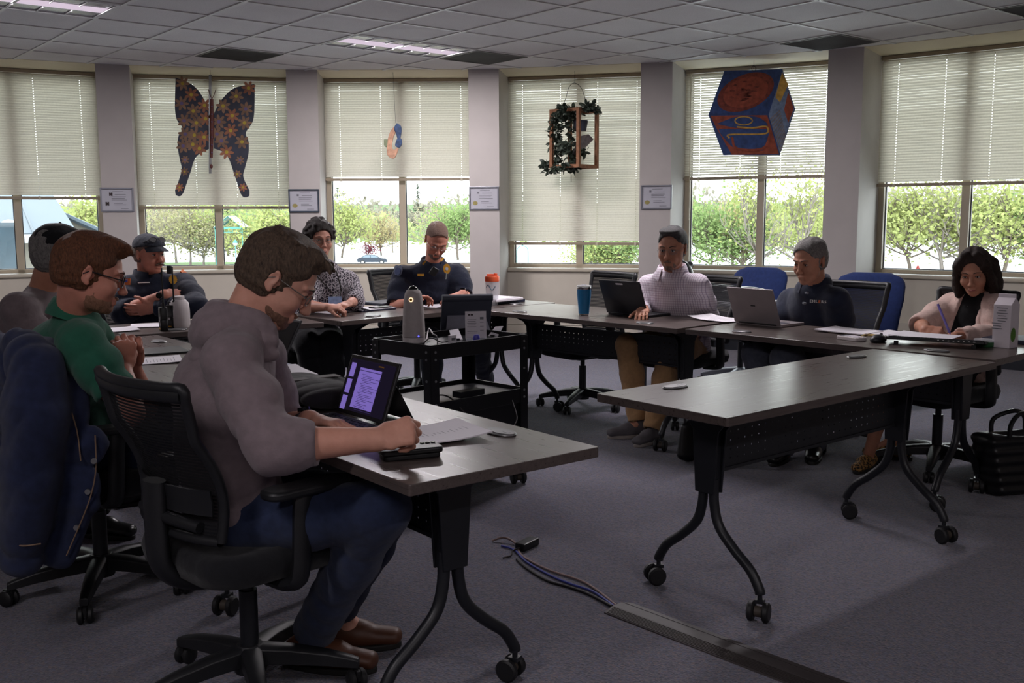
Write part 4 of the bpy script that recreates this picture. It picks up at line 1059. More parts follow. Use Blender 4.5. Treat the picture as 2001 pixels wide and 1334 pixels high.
def plate(name, mat, parent, c, n, up, w, h, shape='rect', th=.003, mat2=None):
    "small flat badge lying on cloth"
    n = Vector(n).normalized(); y = Vector(up); y = (y-n*y.dot(n)).normalized(); x = y.cross(n); c = Vector(c)
    if shape == 'rect': o = [(-1, -1), (1, -1), (1, 1), (-1, 1)]
    elif shape == 'oval': o = [(cos(2*pi*k/24), sin(2*pi*k/24)) for k in range(24)]
    elif shape == 'star': o = [((1-.12*(k % 2))*cos(2*pi*k/28), (1-.12*(k % 2))*sin(2*pi*k/28)) for k in range(28)]
    else: o = [(-.95, .8), (-.5, 1), (0, .88), (.5, 1), (.95, .8), (1, .1), (.7, -.5), (0, -1), (-.7, -.5), (-1, .1)]
    b = MB(); b.add([c+x*(p*w/2)+y*(q*h/2)-n*.004 for p, q in o]+[c+x*(p*w/2)+y*(q*h/2)+n*th for p, q in o], [tuple(range(len(o)))[::-1], tuple(range(len(o), 2*len(o)))]+[(i, (i+1) % len(o), len(o)+(i+1) % len(o), len(o)+i) for i in range(len(o))])
    ob = b.build(name, mat, parent, smooth=30)
    return ob, Matrix(((x.x, y.x, n.x, (c+n*th).x), (x.y, y.y, n.y, (c+n*th).y), (x.z, y.z, n.z, (c+n*th).z), (0, 0, 0, 1)))
m_gold = pm('gold_badge', (212, 158, 62), .35, .7, var=.15, scale=120); m_silver = pm('silver_thread', (170, 174, 184), .5, .2); m_whthr = pm('white_thread', (226, 224, 220), .7)
m_black = pm('black_plastic', (16, 17, 19), .4, var=.1); m_navyu = cloth('uniform_navy', (26, 32, 50), var=.12, weave=900, fold=18); m_bkpant = cloth('black_trousers', (24, 25, 30), var=.15, fold=16)
m_red = pm('red_thread', (190, 60, 50), .7); m_orange = pm('orange_thread', (226, 120, 60), .7); m_bluet = pm('blue_thread', (70, 80, 170), .7)
m_hgrey = hairmat('hair_grey', (74, 72, 70), (150, 146, 142)); m_hred = hairmat('hair_auburn', (58, 34, 22), (128, 82, 54)); m_hdark = hairmat('hair_dark', (22, 20, 19), (60, 54, 50)); m_hbuzz = hairmat('hair_buzzed', (112, 88, 78), (140, 112, 98)); m_hw = hairmat('hair_espresso', (18, 14, 13), (62, 44, 36))
m_bshoe = pm('black_leather_shoe', (16, 16, 18), .3, bump=.08)

# ---------------------------------------------------------------- man in the green polo shirt
m_green = cloth('green_polo_pique', (36, 92, 72), var=.1, weave=1100, fold=16)
d = 37; sp = mk('man with red-brown hair in a green polo shirt, hands clasped over the table', PY(146, 884, 3.50), PY(124, 815, 3.42), PY(122, 715, 3.33), PY(150, 628, 3.27), lefto(d), headM(PY(176, 532, 3.2), fwd(24, -17), 0),
  dict(shR=PY(158, 672, 3.14), elR=PY(256, 806, 3.10), wrR=PY(240, 722, 3.30), shL=PY(168, 650, 3.56), elL=PY(285, 795, 3.62), wrL=PY(258, 716, 3.42), knR=(-1.08, 3.68, .53), knL=(-1.22, 3.86, .53), anR=(-1.06, 3.70, .10), anL=(-1.20, 3.90, .10), toR=(-.92, 3.80, .03), toL=(-1.05, 4.02, .03)),
  {'R': dict(d=(.05, .16, 1), n=(.62, -.75, .0), t=1, per=[(58, 82, 42), (62, 84, 42), (66, 84, 42), (70, 84, 42)], td=(-.2, .5, .8)), 'L': dict(d=(.0, -.12, 1), n=(-.35, .9, .0), t=-1, per=[(64, 80, 45), (62, 80, 45), (60, 80, 45), (60, 80, 45)], td=(-.3, -.5, .8))}, 1.0, .98, .985)
body(sp, sp.root, SK_R, .0105, .0040, .0036)
shirt(sp, sp.root, m_green, 'polo_shirt', (.62, .62), .02, .009, .8, .008, belly=.015)
collar(m_green, sp.root, sp.neck+Z*.03, (.25, .1, 1), vec(30), .070, .038, 24, .02, 1.32, front=.03)
trousers(sp, sp.root, m_jean, .012, .97)
hd = sp.head
def ex(F):
    hd.e(F, (.02, 0, .100), (.085, .060, .030), .02); hd.e(F, (.08, 0, .098), (.030, .048, .020), .02)
    for k in range(12): y = -.045+.09*k/11; hd.c(F, (.02, y, .120), (.085, y*1.05, .110), .010, .009, .006); hd.c(F, (.085, y*1.05, .110), (.112, y*1.1+.008, .094+.006*sin(k*2.)), .009, .004, .006)
hd.hair_short(m_hred, sp.root, .010, .084, -.055, ex, .0040, .0022); hd.stubble(hairmat('stubble_fair', (132, 96, 74), (172, 126, 102)), sp.root, t=.0012); hd.brows(m_hred, sp.root); hd.eyes(sp.root); hd.glasses(m_glassf, sp.root, .026, .020, .0019)
shoe(sp.j['anR'], sp.j['toR'], m_bshoe, m_sole, sp.root); shoe(sp.j['anL'], sp.j['toL'], m_bshoe, m_sole, sp.root); finish(sp)

# ---------------------------------------------------------------- cap wearer beyond him
def ballcap(hd, parent, mat, brim=True, back=False):
    F = Field(); hd.e(F, (-.012, 0, .048), (.108, .086, .083), .02); hd.e(F, (.05, 0, .05), (.058, .072, .055), .03)
    M = hd.R; F.plane(hd.p(0, 0, .044), M @ Vector((.13, 0, -1)))
    o = F.mesh('cap', .0055, mat, parent, (), 2); b = MB(); b.ball(hd.p(-.012, 0, .131), .007*hd.s, 10, 6); b.build('cap_button', mat, o)
    if brim:
        g = []
        for i in range(9):
            a = R(-62+124*i/8); row = []
            for q in range(6):
                rr = .098+.084*q/5*(cos(a*.9)**.5); row.append(hd.p(-.008+rr*cos(a)*(1 if q == 0 else 1), .078*sin(a)*(1+.05*q/5), .060-.024*q/5-.018*(sin(a)**2)-.004*(q/5)**2))
            g.append(row)
        b = MB(); b.sheet(g, .004); b.build('brim', mat, o, smooth=70)
    return o
m_cap = cloth('black_cap_cotton', (20, 20, 23), fold=30); m_capg = cloth('charcoal_cap_cotton', (58, 62, 72), fold=30); m_grey = cloth('grey_brown_jersey', (112, 100, 102), var=.1, fold=18)
d = 36; sp = mk('man in a black cap and grey-brown shirt, mostly hidden behind the green polo man', PY(24, 792, 4.33), PY(28, 735, 4.33), PY(48, 650, 4.35), PY(86, 572, 4.32), lefto(d), headM(PY(118, 497, 4.25), fwd(36, -8), 0),
  dict(shR=PY(38, 606, 4.12), elR=PY(95, 715, 4.12), wrR=PY(160, 700, 4.25), shL=PY(100, 592, 4.58), elL=PY(150, 690, 4.62), wrL=PY(180, 690, 4.45), knR=(-1.72, 4.42, .53), knL=(-1.84, 4.60, .53), anR=PY(182, 1000, 4.15), anL=(-1.80, 4.62, .1), toR=PZ(262, 1040, .03), toL=(-1.64, 4.74, .03)),
  {'R': dict(d=(.8, .5, 0), n=(0, 0, 1), t=-1, curl=(30, 30, 20)), 'L': dict(d=(.8, .3, 0), n=(0, 0, 1), t=-1, curl=(30, 30, 20))}, 1.05, 1.0, .99)
body(sp, sp.root, SK_M, .012, .0045, .005)
shirt(sp, sp.root, m_grey, 'shirt', (.75, .75), .02, .0105, .8, .007); trousers(sp, sp.root, m_bkpant, .012, .95)
sp.head.hair_short(m_hgrey, sp.root, .010, .06, -.085, None, .0045); ballcap(sp.head, sp.root, m_cap, True); sp.head.eyes(sp.root)
shoe(sp.j['anR'], sp.j['toR'], m_bshoe, m_sole, sp.root); shoe(sp.j['anL'], sp.j['toL'], m_bshoe, m_sole, sp.root); finish(sp)

# ---------------------------------------------------------------- officer with folded arms
d = -47; sp = mk('officer in dark uniform and cap with sunglasses on it, arms folded', PY(302, 671, 6.45), PY(303, 640, 6.42), PY(304, 590, 6.38), PY(290, 545, 6.36), lefto(d), headM(PY(291, 496, 6.32), fwd(-32, -3), 0),
  dict(shR=PY(250, 562, 6.32), elR=PY(240, 612, 6.17), wrR=PY(322, 575, 6.10), shL=PY(358, 556, 6.42), elL=PY(386, 600, 6.10), wrL=PY(300, 602, 6.10), knR=(-1.95, 5.98, .53), knL=(-1.75, 6.10, .53), anR=(-1.92, 5.98, .1), anL=(-1.70, 6.12, .1), toR=(-1.80, 5.82, .03), toL=(-1.58, 5.96, .03)),
  {'R': dict(d=(.70, .70, -.12), n=(.6, -.75, .3), t=1, curl=(12, 15, 10)), 'L': dict(d=(-.9, -.15, -.1), n=(.1, -.9, -.3), t=1, curl=(15, 15, 10))}, 1.14, 1.06, .985)
body(sp, sp.root, SK_R, .012, .0048, .0048)
shirt(sp, sp.root, m_navyu, 'uniform_shirt', (1.35, 1.9), .022, .0105, .8, .007, belly=.02); trousers(sp, sp.root, m_bkpant, .012)
collar(m_navyu, sp.root, sp.neck+Z*.028, Z, vec(-40), .078, .036, 28, .02, 1.28)
hd = sp.head; hd.hair_short(m_hbuzz, sp.root, .006, .06, -.05, None, .0048, .0012); c = ballcap(hd, sp.root, m_capg); hd.eyes(sp.root); hd.brows(m_hbuzz, sp.root)
F = Field(); hd.c(F, (.104, -.03, -.062), (.111, 0, -.054), .006, .0085, .006); hd.c(F, (.104, .03, -.062), (.111, 0, -.054), .006, .0085, .006); F.mesh('moustache', .004, hairmat('moustache_brown', (74, 52, 40), (120, 90, 72)), sp.root, (), 1)
g = Head(hd.H @ Matrix.Translation((-.004, 0, .048)) @ Matrix.Rotation(R(-28), 4, 'Y'), hd.s); go = g.glasses(m_glassf, c, .027, .019, .002, lens=False)
for q in (-1, 1):
    b = MB(); b.add([g.p(.104, q*.034+.025*cos(2*pi*k/18), -.002+.017*sin(2*pi*k/18)) for k in range(18)], [tuple(range(18))]); b.build('dark_lens', m_black, go, smooth=0)
fb = vec(-55); ch = sp.chest+vec(-50)*.135
plate('badge', m_gold, sp.root, PY(338, 546, 6.24), vec(-60)+Z*.25, Z, .052, .062, 'star')
nb, M = plate('name_tape', m_navyu, sp.root, PY(282, 552, 6.21), vec(-62)+Z*.2, Z, .09, .02, 'rect', .0015)
plate('stitched_name', m_whthr, sp.root, PY(281, 552, 6.205), vec(-62)+Z*.2, Z, .07, .006)
fl, M = plate('flag_patch', m_orange, sp.root, PY(246, 550, 6.215), vec(-95)+Z*.2, Z, .055, .04)
plate('flag_canton', m_bluet, sp.root, PY(244, 548, 6.205), vec(-95)+Z*.2, Z, .03, .02)
plate('shoulder_patch', m_orange, sp.root, PY(360, 533, 6.42), vec(-20)+Z*.9, Z+vec(40), .05, .04)
band(m_chrome, sp.root, sp.j['elR'], sp.j['wrR'], .95, .036, .02, 'wristwatch', m_wface, (.1, -1, .2))
b = MB(); b.box(PY(331, 527, 6.2), (.03, .02, .05)); b.build('radio_clip', m_black, sp.root, bevel=.004)
for s in 'RL': shoe(sp.j['an'+s], sp.j['to'+s], m_bshoe, m_sole, sp.root)
finish(sp)

# ---------------------------------------------------------------- woman in the patterned blouse
t = NT('patterned_blouse'); c = t.coord(); n = t.noise(c, 7, 2, .5)
wv = t.n('ShaderNodeTexWave', wave_type='BANDS', i_Scale=34.0, i_Distortion=9.0, i_Detail=2.0); wv.inputs['Detail Scale'].default_value = 1.6; t.link(c, wv.inputs['Vector'])
vo = t.n('ShaderNodeTexVoronoi', feature='DISTANCE_TO_EDGE', i_Scale=52.0); t.link(c, vo.inputs['Vector'])
a1 = t.ramp(wv.outputs['Fac'], [(.45, (44, 42, 50)), (.55, (204, 198, 204))]); a2 = t.ramp(vo.outputs['Distance'], [(.05, (190, 184, 190)), (.14, (58, 54, 62))])
m_blouse = t.done(t.bsdf(t.mix(t.ramp(n, [(.46, (0, 0, 0, 1)), (.54, (1, 1, 1, 1))]), a1, a2), .85, 0, .2, t.bump(t.noise(c, 20, 3), .4, .015)))
d = -62; sp = mk('woman with short dark hair in a black and white patterned blouse, writing', PY(612, 652, 6.85), PY(622, 618, 6.80), PY(643, 566, 6.68), PY(630, 522, 6.60), lefto(d), headM(PY(624, 467, 6.55), fwd(-62, -4), 0),
  dict(shR=PY(608, 548, 6.58), elR=PY(596, 598, 6.40), wrR=PY(640, 600, 6.22), shL=PY(680, 548, 6.72), elL=PY(694, 588, 6.58), wrL=PY(684, 592, 6.34), knR=PY(602, 672, 6.42), knL=PY(648, 672, 6.45), anR=PY(622, 795, 6.5), anL=PY(650, 792, 6.55), toR=PZ(625, 830, .03), toL=PZ(655, 828, .03)),
  {'R': dict(d=(.95, -.1, .0), n=(.1, -.4, .9), t=1, per=[(35, 50, 30), (40, 60, 30), (50, 60, 30), (55, 60, 30)]), 'L': dict(d=(-.45, -.75, -.12), n=(.1, -.3, .95), t=1, per=[(30, 40, 30)]*4)}, 1.08, 1.0, .98, True)
body(sp, sp.root, SK_L, .012, .0048, .0045, True)
shirt(sp, sp.root, m_blouse, 'blouse', (.95, 1.45), .022, .0105, .85, .007, belly=.02); trousers(sp, sp.root, m_bkpant, .012, infl=.022)
hd = sp.head
def ex(F):
    rnd = random.Random(4); hd.e(F, (-.02, 0, .03), (.112, .094, .098), .02); hd.e(F, (-.05, 0, -.03), (.075, .088, .07), .02)
    for k in range(70):
        a = rnd.uniform(0, 6.28); e = rnd.uniform(-.35, 1.5); x = -.02+.115*cos(e)*cos(a); y = .098*cos(e)*sin(a); z = .03+.10*sin(e)
        if x > .05 and z < .085: continue
        hd.e(F, (x, y, z), (.017, .017, .017), .008)
hd.hair_short(hairmat('hair_curly_dark', (24, 20, 19), (62, 52, 48)), sp.root, .014, .074, -.09, ex, .0052, .003)
hd.brows(m_hdark, sp.root, .003); hd.glasses(m_wire, sp.root, .025, .016, .0013); hd.eyes(sp.root)
b = MB(); b.tube([hd.p(.098, -.016, -.073), hd.p(.105, 0, -.0725), hd.p(.098, .016, -.073)], .004, 8); b.build('lips', m_lip, sp.root)
lan = MB(); ck = sp.neck+vec(-62)*.09
for q in (-1, 1): lan.tube([sp.neck+sp.left*q*.075+Z*.04, sp.neck+sp.left*q*.07+vec(-62)*.10-Z*.05, sp.chest+sp.left*q*.035+vec(-62)*.155, PY(652, 580, 6.36)], .0045, 6, flat=.4)
lo = lan.build('lanyard', m_hdark, sp.root)
plate('id_card', pm('id_card_blue', (120, 138, 172), .4, var=.2, scale=60), sp.root, PY(655, 588, 6.33), vec(-75)+Z*.5, Z, .085, .06)
for s in 'RL': shoe(sp.j['an'+s], sp.j['to'+s], m_bshoe, m_sole, sp.root, .92)
finish(sp)

# ---------------------------------------------------------------- officer reading papers
d = -72; sp = mk('bald officer in black short sleeved uniform with gold badge, reading papers', PY(836, 640, 7.35), PY(838, 606, 7.26), PY(841, 560, 7.16), PY(846, 521, 7.08), lefto(d), headM(PY(853, 468, 6.95), fwd(-76, -36), -7),
  dict(shR=PY(788, 541, 7.08), elR=PY(772, 602, 6.93), wrR=PY(806, 588, 6.74), shL=PY(893, 537, 7.18), elL=PY(908, 583, 7.02), wrL=PY(904, 574, 6.80), knR=PY(842, 662, 6.72), knL=PY(930, 655, 6.98), anR=PY(846, 786, 6.75), anL=PY(950, 744, 7.45), toR=PZ(840, 812, .03), toL=PZ(958, 765, .03)),
  {'R': dict(d=(.85, -.25, .35), n=(-.2, .1, .95), t=1, per=[(20, 30, 20), (35, 45, 25), (50, 60, 30), (60, 60, 30)], td=(.6, -.7, .1)), 'L': dict(d=(-.62, -.55, -.18), n=(0, -.35, .94), t=1, per=[(12, 22, 15)]*4, spread=9)}, 1.12, 1.06, .98)
body(sp, sp.root, SK_R, .012, .0046, .0044)
shirt(sp, sp.root, m_navyu, 'uniform_shirt', (.80, .80), .026, .0105, .85, .007)
F = Field(); F.slab(sp.chest+Z*.05, sp.waist, (.165, .125), (.158, .122), sp.left, .03, 1, .002, 60); F.cap(sp.chest+sp.left*.06+Z*.08, sp.neck+sp.left*.095, .04, .03, .02); F.cap(sp.chest-sp.left*.06+Z*.08, sp.neck-sp.left*.095, .04, .03, .02)
fv = vec(d)
for q in (-.085, .0, .085): F.ell(sp.waist+fv*.125+sp.left*q+Z*.06, (.026, .034, .055), frame((0, 0, 0), fv, sp.left), .01)
F.mesh('duty_vest', .009, m_bkpant, sp.root, (), 2)
trousers(sp, sp.root, m_navyu, .012); collar(m_navyu, sp.root, sp.neck+Z*.028, (.05, -.2, 1), vec(d), .076, .036, 26, .02, 1.3)
hd = sp.head; hd.hair_short(m_hbuzz, sp.root, .0022, .098, -.045, None, .0046, .0006); hd.stubble(hairmat('goatee_grey', (84, 70, 64), (140, 122, 112)), sp.root, t=.003); hd.brows(m_hbuzz, sp.root); hd.glasses(m_wire, sp.root, .025, .015, .0013); hd.eyes(sp.root)
plate('badge', m_gold, sp.root, PY(873, 525, 6.93), vec(-72)+Z*.15, Z, .05, .07, 'oval'); plate('badge_centre', m_silver, sp.root, PY(873, 525, 6.926), vec(-72)+Z*.15, Z, .022, .022, 'oval')
plate('name_plate', m_gold, sp.root, PY(822, 537, 6.94), vec(-80)+Z*.1, Z, .045, .016); plate('shoulder_patch', pm('patch_slate', (108, 118, 138), .8), sp.root, PY(778, 530, 7.0), vec(-125)+Z*.15, Z, .075, .09, 'shield', .002); plate('patch_centre', pm('patch_blue', (66, 78, 112), .8), sp.root, PY(777, 530, 6.99), vec(-125)+Z*.15, Z, .05, .055, 'oval', .002)
for p in ((829, 513), (864, 507)): plate('collar_pin', m_gold, sp.root, PY(p[0], p[1], 6.93), vec(-75)+Z*.4, Z+sp.left*.8, .012, .032)
b = MB(); b.box(PY(848, 530, 6.91), (.05, .03, .06), (0, .6, 0)); b.build('body_camera', m_black, sp.root, bevel=.006)
b = MB(); b.tube([PY(872, 533, 6.92), PY(871, 545, 6.9)], .004, 6); b.build('chain', m_chrome, sp.root)
band(m_watch, sp.root, sp.j['elL'], sp.j['wrL'], .93, .034, .024, 'wristwatch', m_wface, (0, -.3, 1))
for s in 'RL': shoe(sp.j['an'+s], sp.j['to'+s], m_bshoe, m_sole, sp.root)
finish(sp)

# ---------------------------------------------------------------- man in the checked shirt
t = NT('checked_shirting'); c = t.coord(); cols = []
sx = t.n('ShaderNodeSeparateXYZ'); t.link(c, sx.inputs[0])
h1 = t.math('PINGPONG', t.math('ADD', t.math('MULTIPLY', sx.outputs[0], 1), t.math('MULTIPLY', sx.outputs[1], -.9)), .0085); h2 = t.math('PINGPONG', sx.outputs[2], .0075)
k1 = t.math('LESS_THAN', h1, .0022); k2 = t.math('LESS_THAN', h2, .002)
cc = t.mix(t.math('MULTIPLY', k1, .55), rgb((214, 206, 214)), rgb((110, 104, 134))); cc = t.mix(t.math('MULTIPLY', k2, .45), cc, rgb((150, 120, 140)))
m_check = t.done(t.bsdf(cc, .85, 0, .2, t.bump(t.noise(c, 16, 3), .4, .02)))
m_khaki = cloth('khaki_twill', (166, 130, 92), var=.12, fold=14)
m_grshoe = pm('grey_suede_sneaker', (92, 88, 92), .9, bump=.2); m_lsole = pm('pale_rubber_sole', (150, 142, 136), .7)
d = 222; sp = mk('man with short dark hair in a checked shirt behind the black laptop', PY(1334, 671, 6.45), PY(1326, 633, 6.40), PY(1318, 585, 6.30), PY(1313, 537, 6.22), lefto(d), headM(PY(1314, 484, 6.10), fwd(243, -10), 0),
  dict(shR=PY(1268, 560, 6.38), elR=PY(1246, 612, 6.34), wrR=PY(1258, 604, 6.06), shL=PY(1364, 560, 6.16), elL=PY(1382, 618, 6.26), wrL=PY(1350, 660, 6.20), knR=PY(1228, 676, 6.16), knL=PY(1312, 680, 6.04), anR=PY(1246, 815, 6.05), anL=PY(1278, 832, 5.9), toR=PZ(1222, 845, .03), toL=PZ(1250, 862, .03)),
  {'R': dict(d=(-.2, -.9, -.1), n=(0, -.2, 1), t=1, curl=(20, 25, 15)), 'L': dict(d=(-.35, -.25, -.95), n=(.5, -.75, 0), t=-1, curl=(14, 20, 15))}, 1.06, 1.08, 1.03)
body(sp, sp.root, SK_M, .012, .0046, .0046)
shirt(sp, sp.root, m_check, 'checked_shirt', (1.5, 1.35), .024, .0105, .85, .008, belly=.02); trousers(sp, sp.root, m_khaki, .011, wr=.006)
collar(m_check, sp.root, sp.neck+Z*.028, (-.05, -.1, 1), vec(238), .078, .04, 24, .022, 1.34)
hd = sp.head; hd.hair_short(hairmat('hair_salt_dark', (36, 36, 38), (84, 82, 82)), sp.root, .009, .096, -.06, lambda F: hd.e(F, (.05, 0, .108), (.05, .058, .022), .02), .0046, .0016)
hd.stubble(hairmat('goatee_greying', (104, 82, 72), (150, 124, 112)), sp.root, t=.0016); hd.brows(m_hdark, sp.root); hd.glasses(m_wire, sp.root, .026, .017, .0009); hd.eyes(sp.root)
for s in 'RL': shoe(sp.j['an'+s], sp.j['to'+s], m_grshoe, m_lsole, sp.root)
finish(sp)

# ---------------------------------------------------------------- man in the navy polo shirt
m_navyp = cloth('navy_polo_pique', (34, 40, 58), var=.1, weave=1100, fold=14); m_gjean = cloth('grey_blue_denim', (84, 88, 100), var=.15, fold=16)
d = 220; sp = mk('grey-haired man in a navy polo shirt looking down at a silver laptop', PY(1617, 690, 5.86), PY(1607, 655, 5.84), PY(1597, 610, 5.77), PY(1592, 560, 5.70), lefto(d), headM(PY(1583, 509, 5.58), fwd(219, -14), 0),
  dict(shR=PY(1545, 588, 5.92), elR=PY(1520, 648, 5.86), wrR=PY(1545, 684, 5.55), shL=PY(1636, 588, 5.56), elL=PY(1646, 650, 5.62), wrL=PY(1598, 682, 5.45), knR=PY(1478, 692, 5.40), knL=PY(1535, 702, 5.22), anR=PY(1530, 880, 5.45), anL=PY(1592, 866, 5.5), toR=PZ(1508, 902, .03), toL=PZ(1585, 902, .03)),
  {'R': dict(d=(.35, -.8, -.1), n=(-.2, -.2, 1), t=1, curl=(25, 30, 20)), 'L': dict(d=(-.85, -.35, -.12), n=(0, -.5, .85), t=1, curl=(25, 35, 20))}, 1.0, 1.0, 1.0)
body(sp, sp.root, SK_M, .012, .0045, .0046)
shirt(sp, sp.root, m_navyp, 'polo_shirt', (.95, .95), .024, .0105, .85, .007); trousers(sp, sp.root, m_gjean, .011, wr=.006)
collar(m_navyp, sp.root, sp.neck+Z*.028, (-.1, -.1, 1), vec(222), .074, .036, 24, .02, 1.32)
hd = sp.head; hd.hair_short(m_hgrey, sp.root, .009, .090, -.055, None, .0046, .0018); hd.brows(m_hdark, sp.root); hd.eyes(sp.root)
def onchest(u, v, sp, dd, n, lift=.004):
    "depth at which the view ray through (u,v) meets the front of the chest"
    return PY(u, v, dd)
nv = vec(232)+Z*.12; E0 = PY(1599, 589, 5.52); x = Vector((-nv.y, nv.x, 0)).normalized(); x = x if x.x > 0 else -x
M = frame(E0, x, Z); wd = .0165
for i, ch in enumerate('EHLERS'):
    text('embroidered_letter', ch, .022, m_orange if i == 3 else m_whthr, sp.root, M @ Matrix.Translation(((i-2.5)*wd, 0, .004)), .004)
for p in ((1576, 572, 5.52), (1571, 592, 5.50)):
    b = MB(); c0 = PY(*p); b.cyl(c0+nv*.012, c0-nv*.02, .006, n=12); b.build('shirt_button', m_silver, sp.root)
for s in 'RL': shoe(sp.j['an'+s], sp.j['to'+s], m_bshoe, m_sole, sp.root)
finish(sp)

# ---------------------------------------------------------------- woman in the cardigan
m_card = cloth('pale_knit', (206, 178, 168), var=.08, weave=260, fold=16, bump=.6); m_btop = cloth('black_top', (18, 18, 21), var=.1)
t = NT('leopard_print'); c = t.coord(); vo = t.n('ShaderNodeTexVoronoi', i_Scale=95.0); t.link(c, vo.inputs['Vector'])
m_leo = t.done(t.bsdf(t.ramp(vo.outputs['Distance'], [(.25, (24, 20, 16)), (.42, (30, 24, 18)), (.5, (150, 112, 64)), (.8, (172, 132, 78))]), .7))
d = 216; sp = mk('dark-haired woman in a pale cardigan writing with a violet pen', PY(1868, 722, 5.30), PY(1885, 672, 5.40), PY(1902, 620, 5.42), PY(1908, 578, 5.38), lefto(d), headM(PY(1904, 530, 5.30), fwd(236, -18), 4),
  dict(shR=PY(1862, 594, 5.54), elR=PY(1800, 636, 5.34), wrR=PY(1808, 645, 5.10), shL=PY(1945, 600, 5.24), elL=PY(1950, 662, 5.16), wrL=PY(1868, 657, 5.04), knR=PY(1742, 742, 5.02), knL=PY(1775, 740, 5.0), anR=PY(1697, 890, 5.25), anL=PY(1752, 842, 5.45), toR=PZ(1640, 932, .03), toL=PZ(1735, 885, .03)),
  {'R': dict(d=(.62, -.62, -.02), n=(-.25, -.55, .8), t=1, per=[(52, 58, 30), (60, 62, 35), (66, 62, 35), (70, 62, 35)], td=(.5, -.8, -.2)), 'L': dict(d=(-.9, -.2, -.05), n=(0, -.25, 1), t=1, curl=(16, 22, 15))}, 1.0, .95, .96, True)
body(sp, sp.root, SK_M, .012, .0045, .0042, True)
shirt(sp, sp.root, m_btop, 'black_top', (.3, .3), .012, .0105, .9, .003)
fv = vec(228); x = sp.left
def ex(F):
    a = sp.neck+fv*.10; b_ = sp.chest+fv*.16; e = sp.waist+fv*.16
    F.slab(a+Z*.03, b_-Z*.04, (.055, .09), (.075, .10), x, .012, -1); F.slab(b_-Z*.04, e, (.075, .10), (.06, .10), x, .012, -1); F.slab(e, e-Z*.2, (.06, .1), (.10, .1), x, .012, -1)
shirt(sp, sp.root, m_card, 'cardigan', (1.0, 1.85), .024, .0095, 1.1, .008, extra=ex)
F = Field()
for q in (-1, 1): F.chain([sp.neck+x*q*.07+Z*.04-fv*.01, sp.neck+x*q*.075+fv*.055-Z*.02, sp.chest+x*q*.085+fv*.125, sp.waist+x*q*.085+fv*.135], [.016, .02, .022, .022], .012, wr=.004, wf=70)
F.chain([sp.neck-x*.07+Z*.04, sp.neck-fv*.075+Z*.03, sp.neck+x*.07+Z*.04], [.018]*3, .012); F.mesh('shawl_collar', .008, m_card, sp.root, (), 2)
F = Field(); F.slab(sp.waist-Z*.08, sp.hip, (.15, .115), (.175, .13), x, .03)
for s in 'RL': hp = sp.hip+x*(.085 if s == 'L' else -.085); F.cap(hp, sp.j['kn'+s], .09, .07, .03)
F.mesh('skirt', .011, m_btop, sp.root, (), 2)
hd = sp.head
def ex(F):
    hd.e(F, (-.015, 0, .046), (.106, .086, .088), .02)
    for q in (-1, 1):
        hd.c(F, (.055, q*.03, .118), (.058, q*.077, .055), .022, .019, .02); hd.c(F, (.058, q*.077, .055), (.022, q*.088, -.05), .019, .023, .02); hd.c(F, (.022, q*.088, -.05), (.006, q*.090, -.135), .025, .020, .02)
        hd.c(F, (-.05, q*.07, .02), (-.05, q*.082, -.10), .05, .05, .02); hd.c(F, (-.05, q*.082, -.10), (-.03, q*.092, -.17), .048, .022, .02)
    hd.c(F, (-.085, 0, .02), (-.085, 0, -.12), .06, .05, .03)
F = Field(); ex(F); hd.e(F, (-.012, 0, .034), (.106, .084, .093)); hd.e(F, (.11, 0, -.02), (.075, .066, .105), .012, -1); hd.e(F, (.08, 0, -.14), (.08, .062, .10), .012, -1)
F.mesh('hair', .0048, m_hw, sp.root, (), 1, hd.hairnoise(.0022, (120, 60)))
hd.brows(m_hw, sp.root, .0034); hd.eyes(sp.root)
b = MB(); b.tube([hd.p(.098, -.016, -.073), hd.p(.105, 0, -.0725), hd.p(.098, .016, -.073)], .0045, 8); b.build('lips', m_lip, sp.root)
b = MB(); b.tube([hd.p(.0, -.084, -.05), hd.p(.012, -.086, -.065), hd.p(.0, -.088, -.08), hd.p(-.012, -.086, -.065), hd.p(.0, -.084, -.05)], .0014, 6); b.build('earring', m_chrome, sp.root)
nk = [sp.neck+x*q*.07+fv*(.03+.05*(1-abs(q)))+Z*(.035-.11*(1-abs(q))**.8) for q in (-1, -.75, -.5, -.3, -.12)]
b = MB()
for i in range(14):
    p = spline(nk, 4)[i]; b.ball(p+fv*.012, .0042, 8, 6)
b.build('necklace', m_silver, sp.root)
for s in 'RL': shoe(sp.j['an'+s], sp.j['to'+s], m_leo, m_sole, sp.root, .88, 'flat_shoe', .0055, False)
CARD = sp; finish(sp)
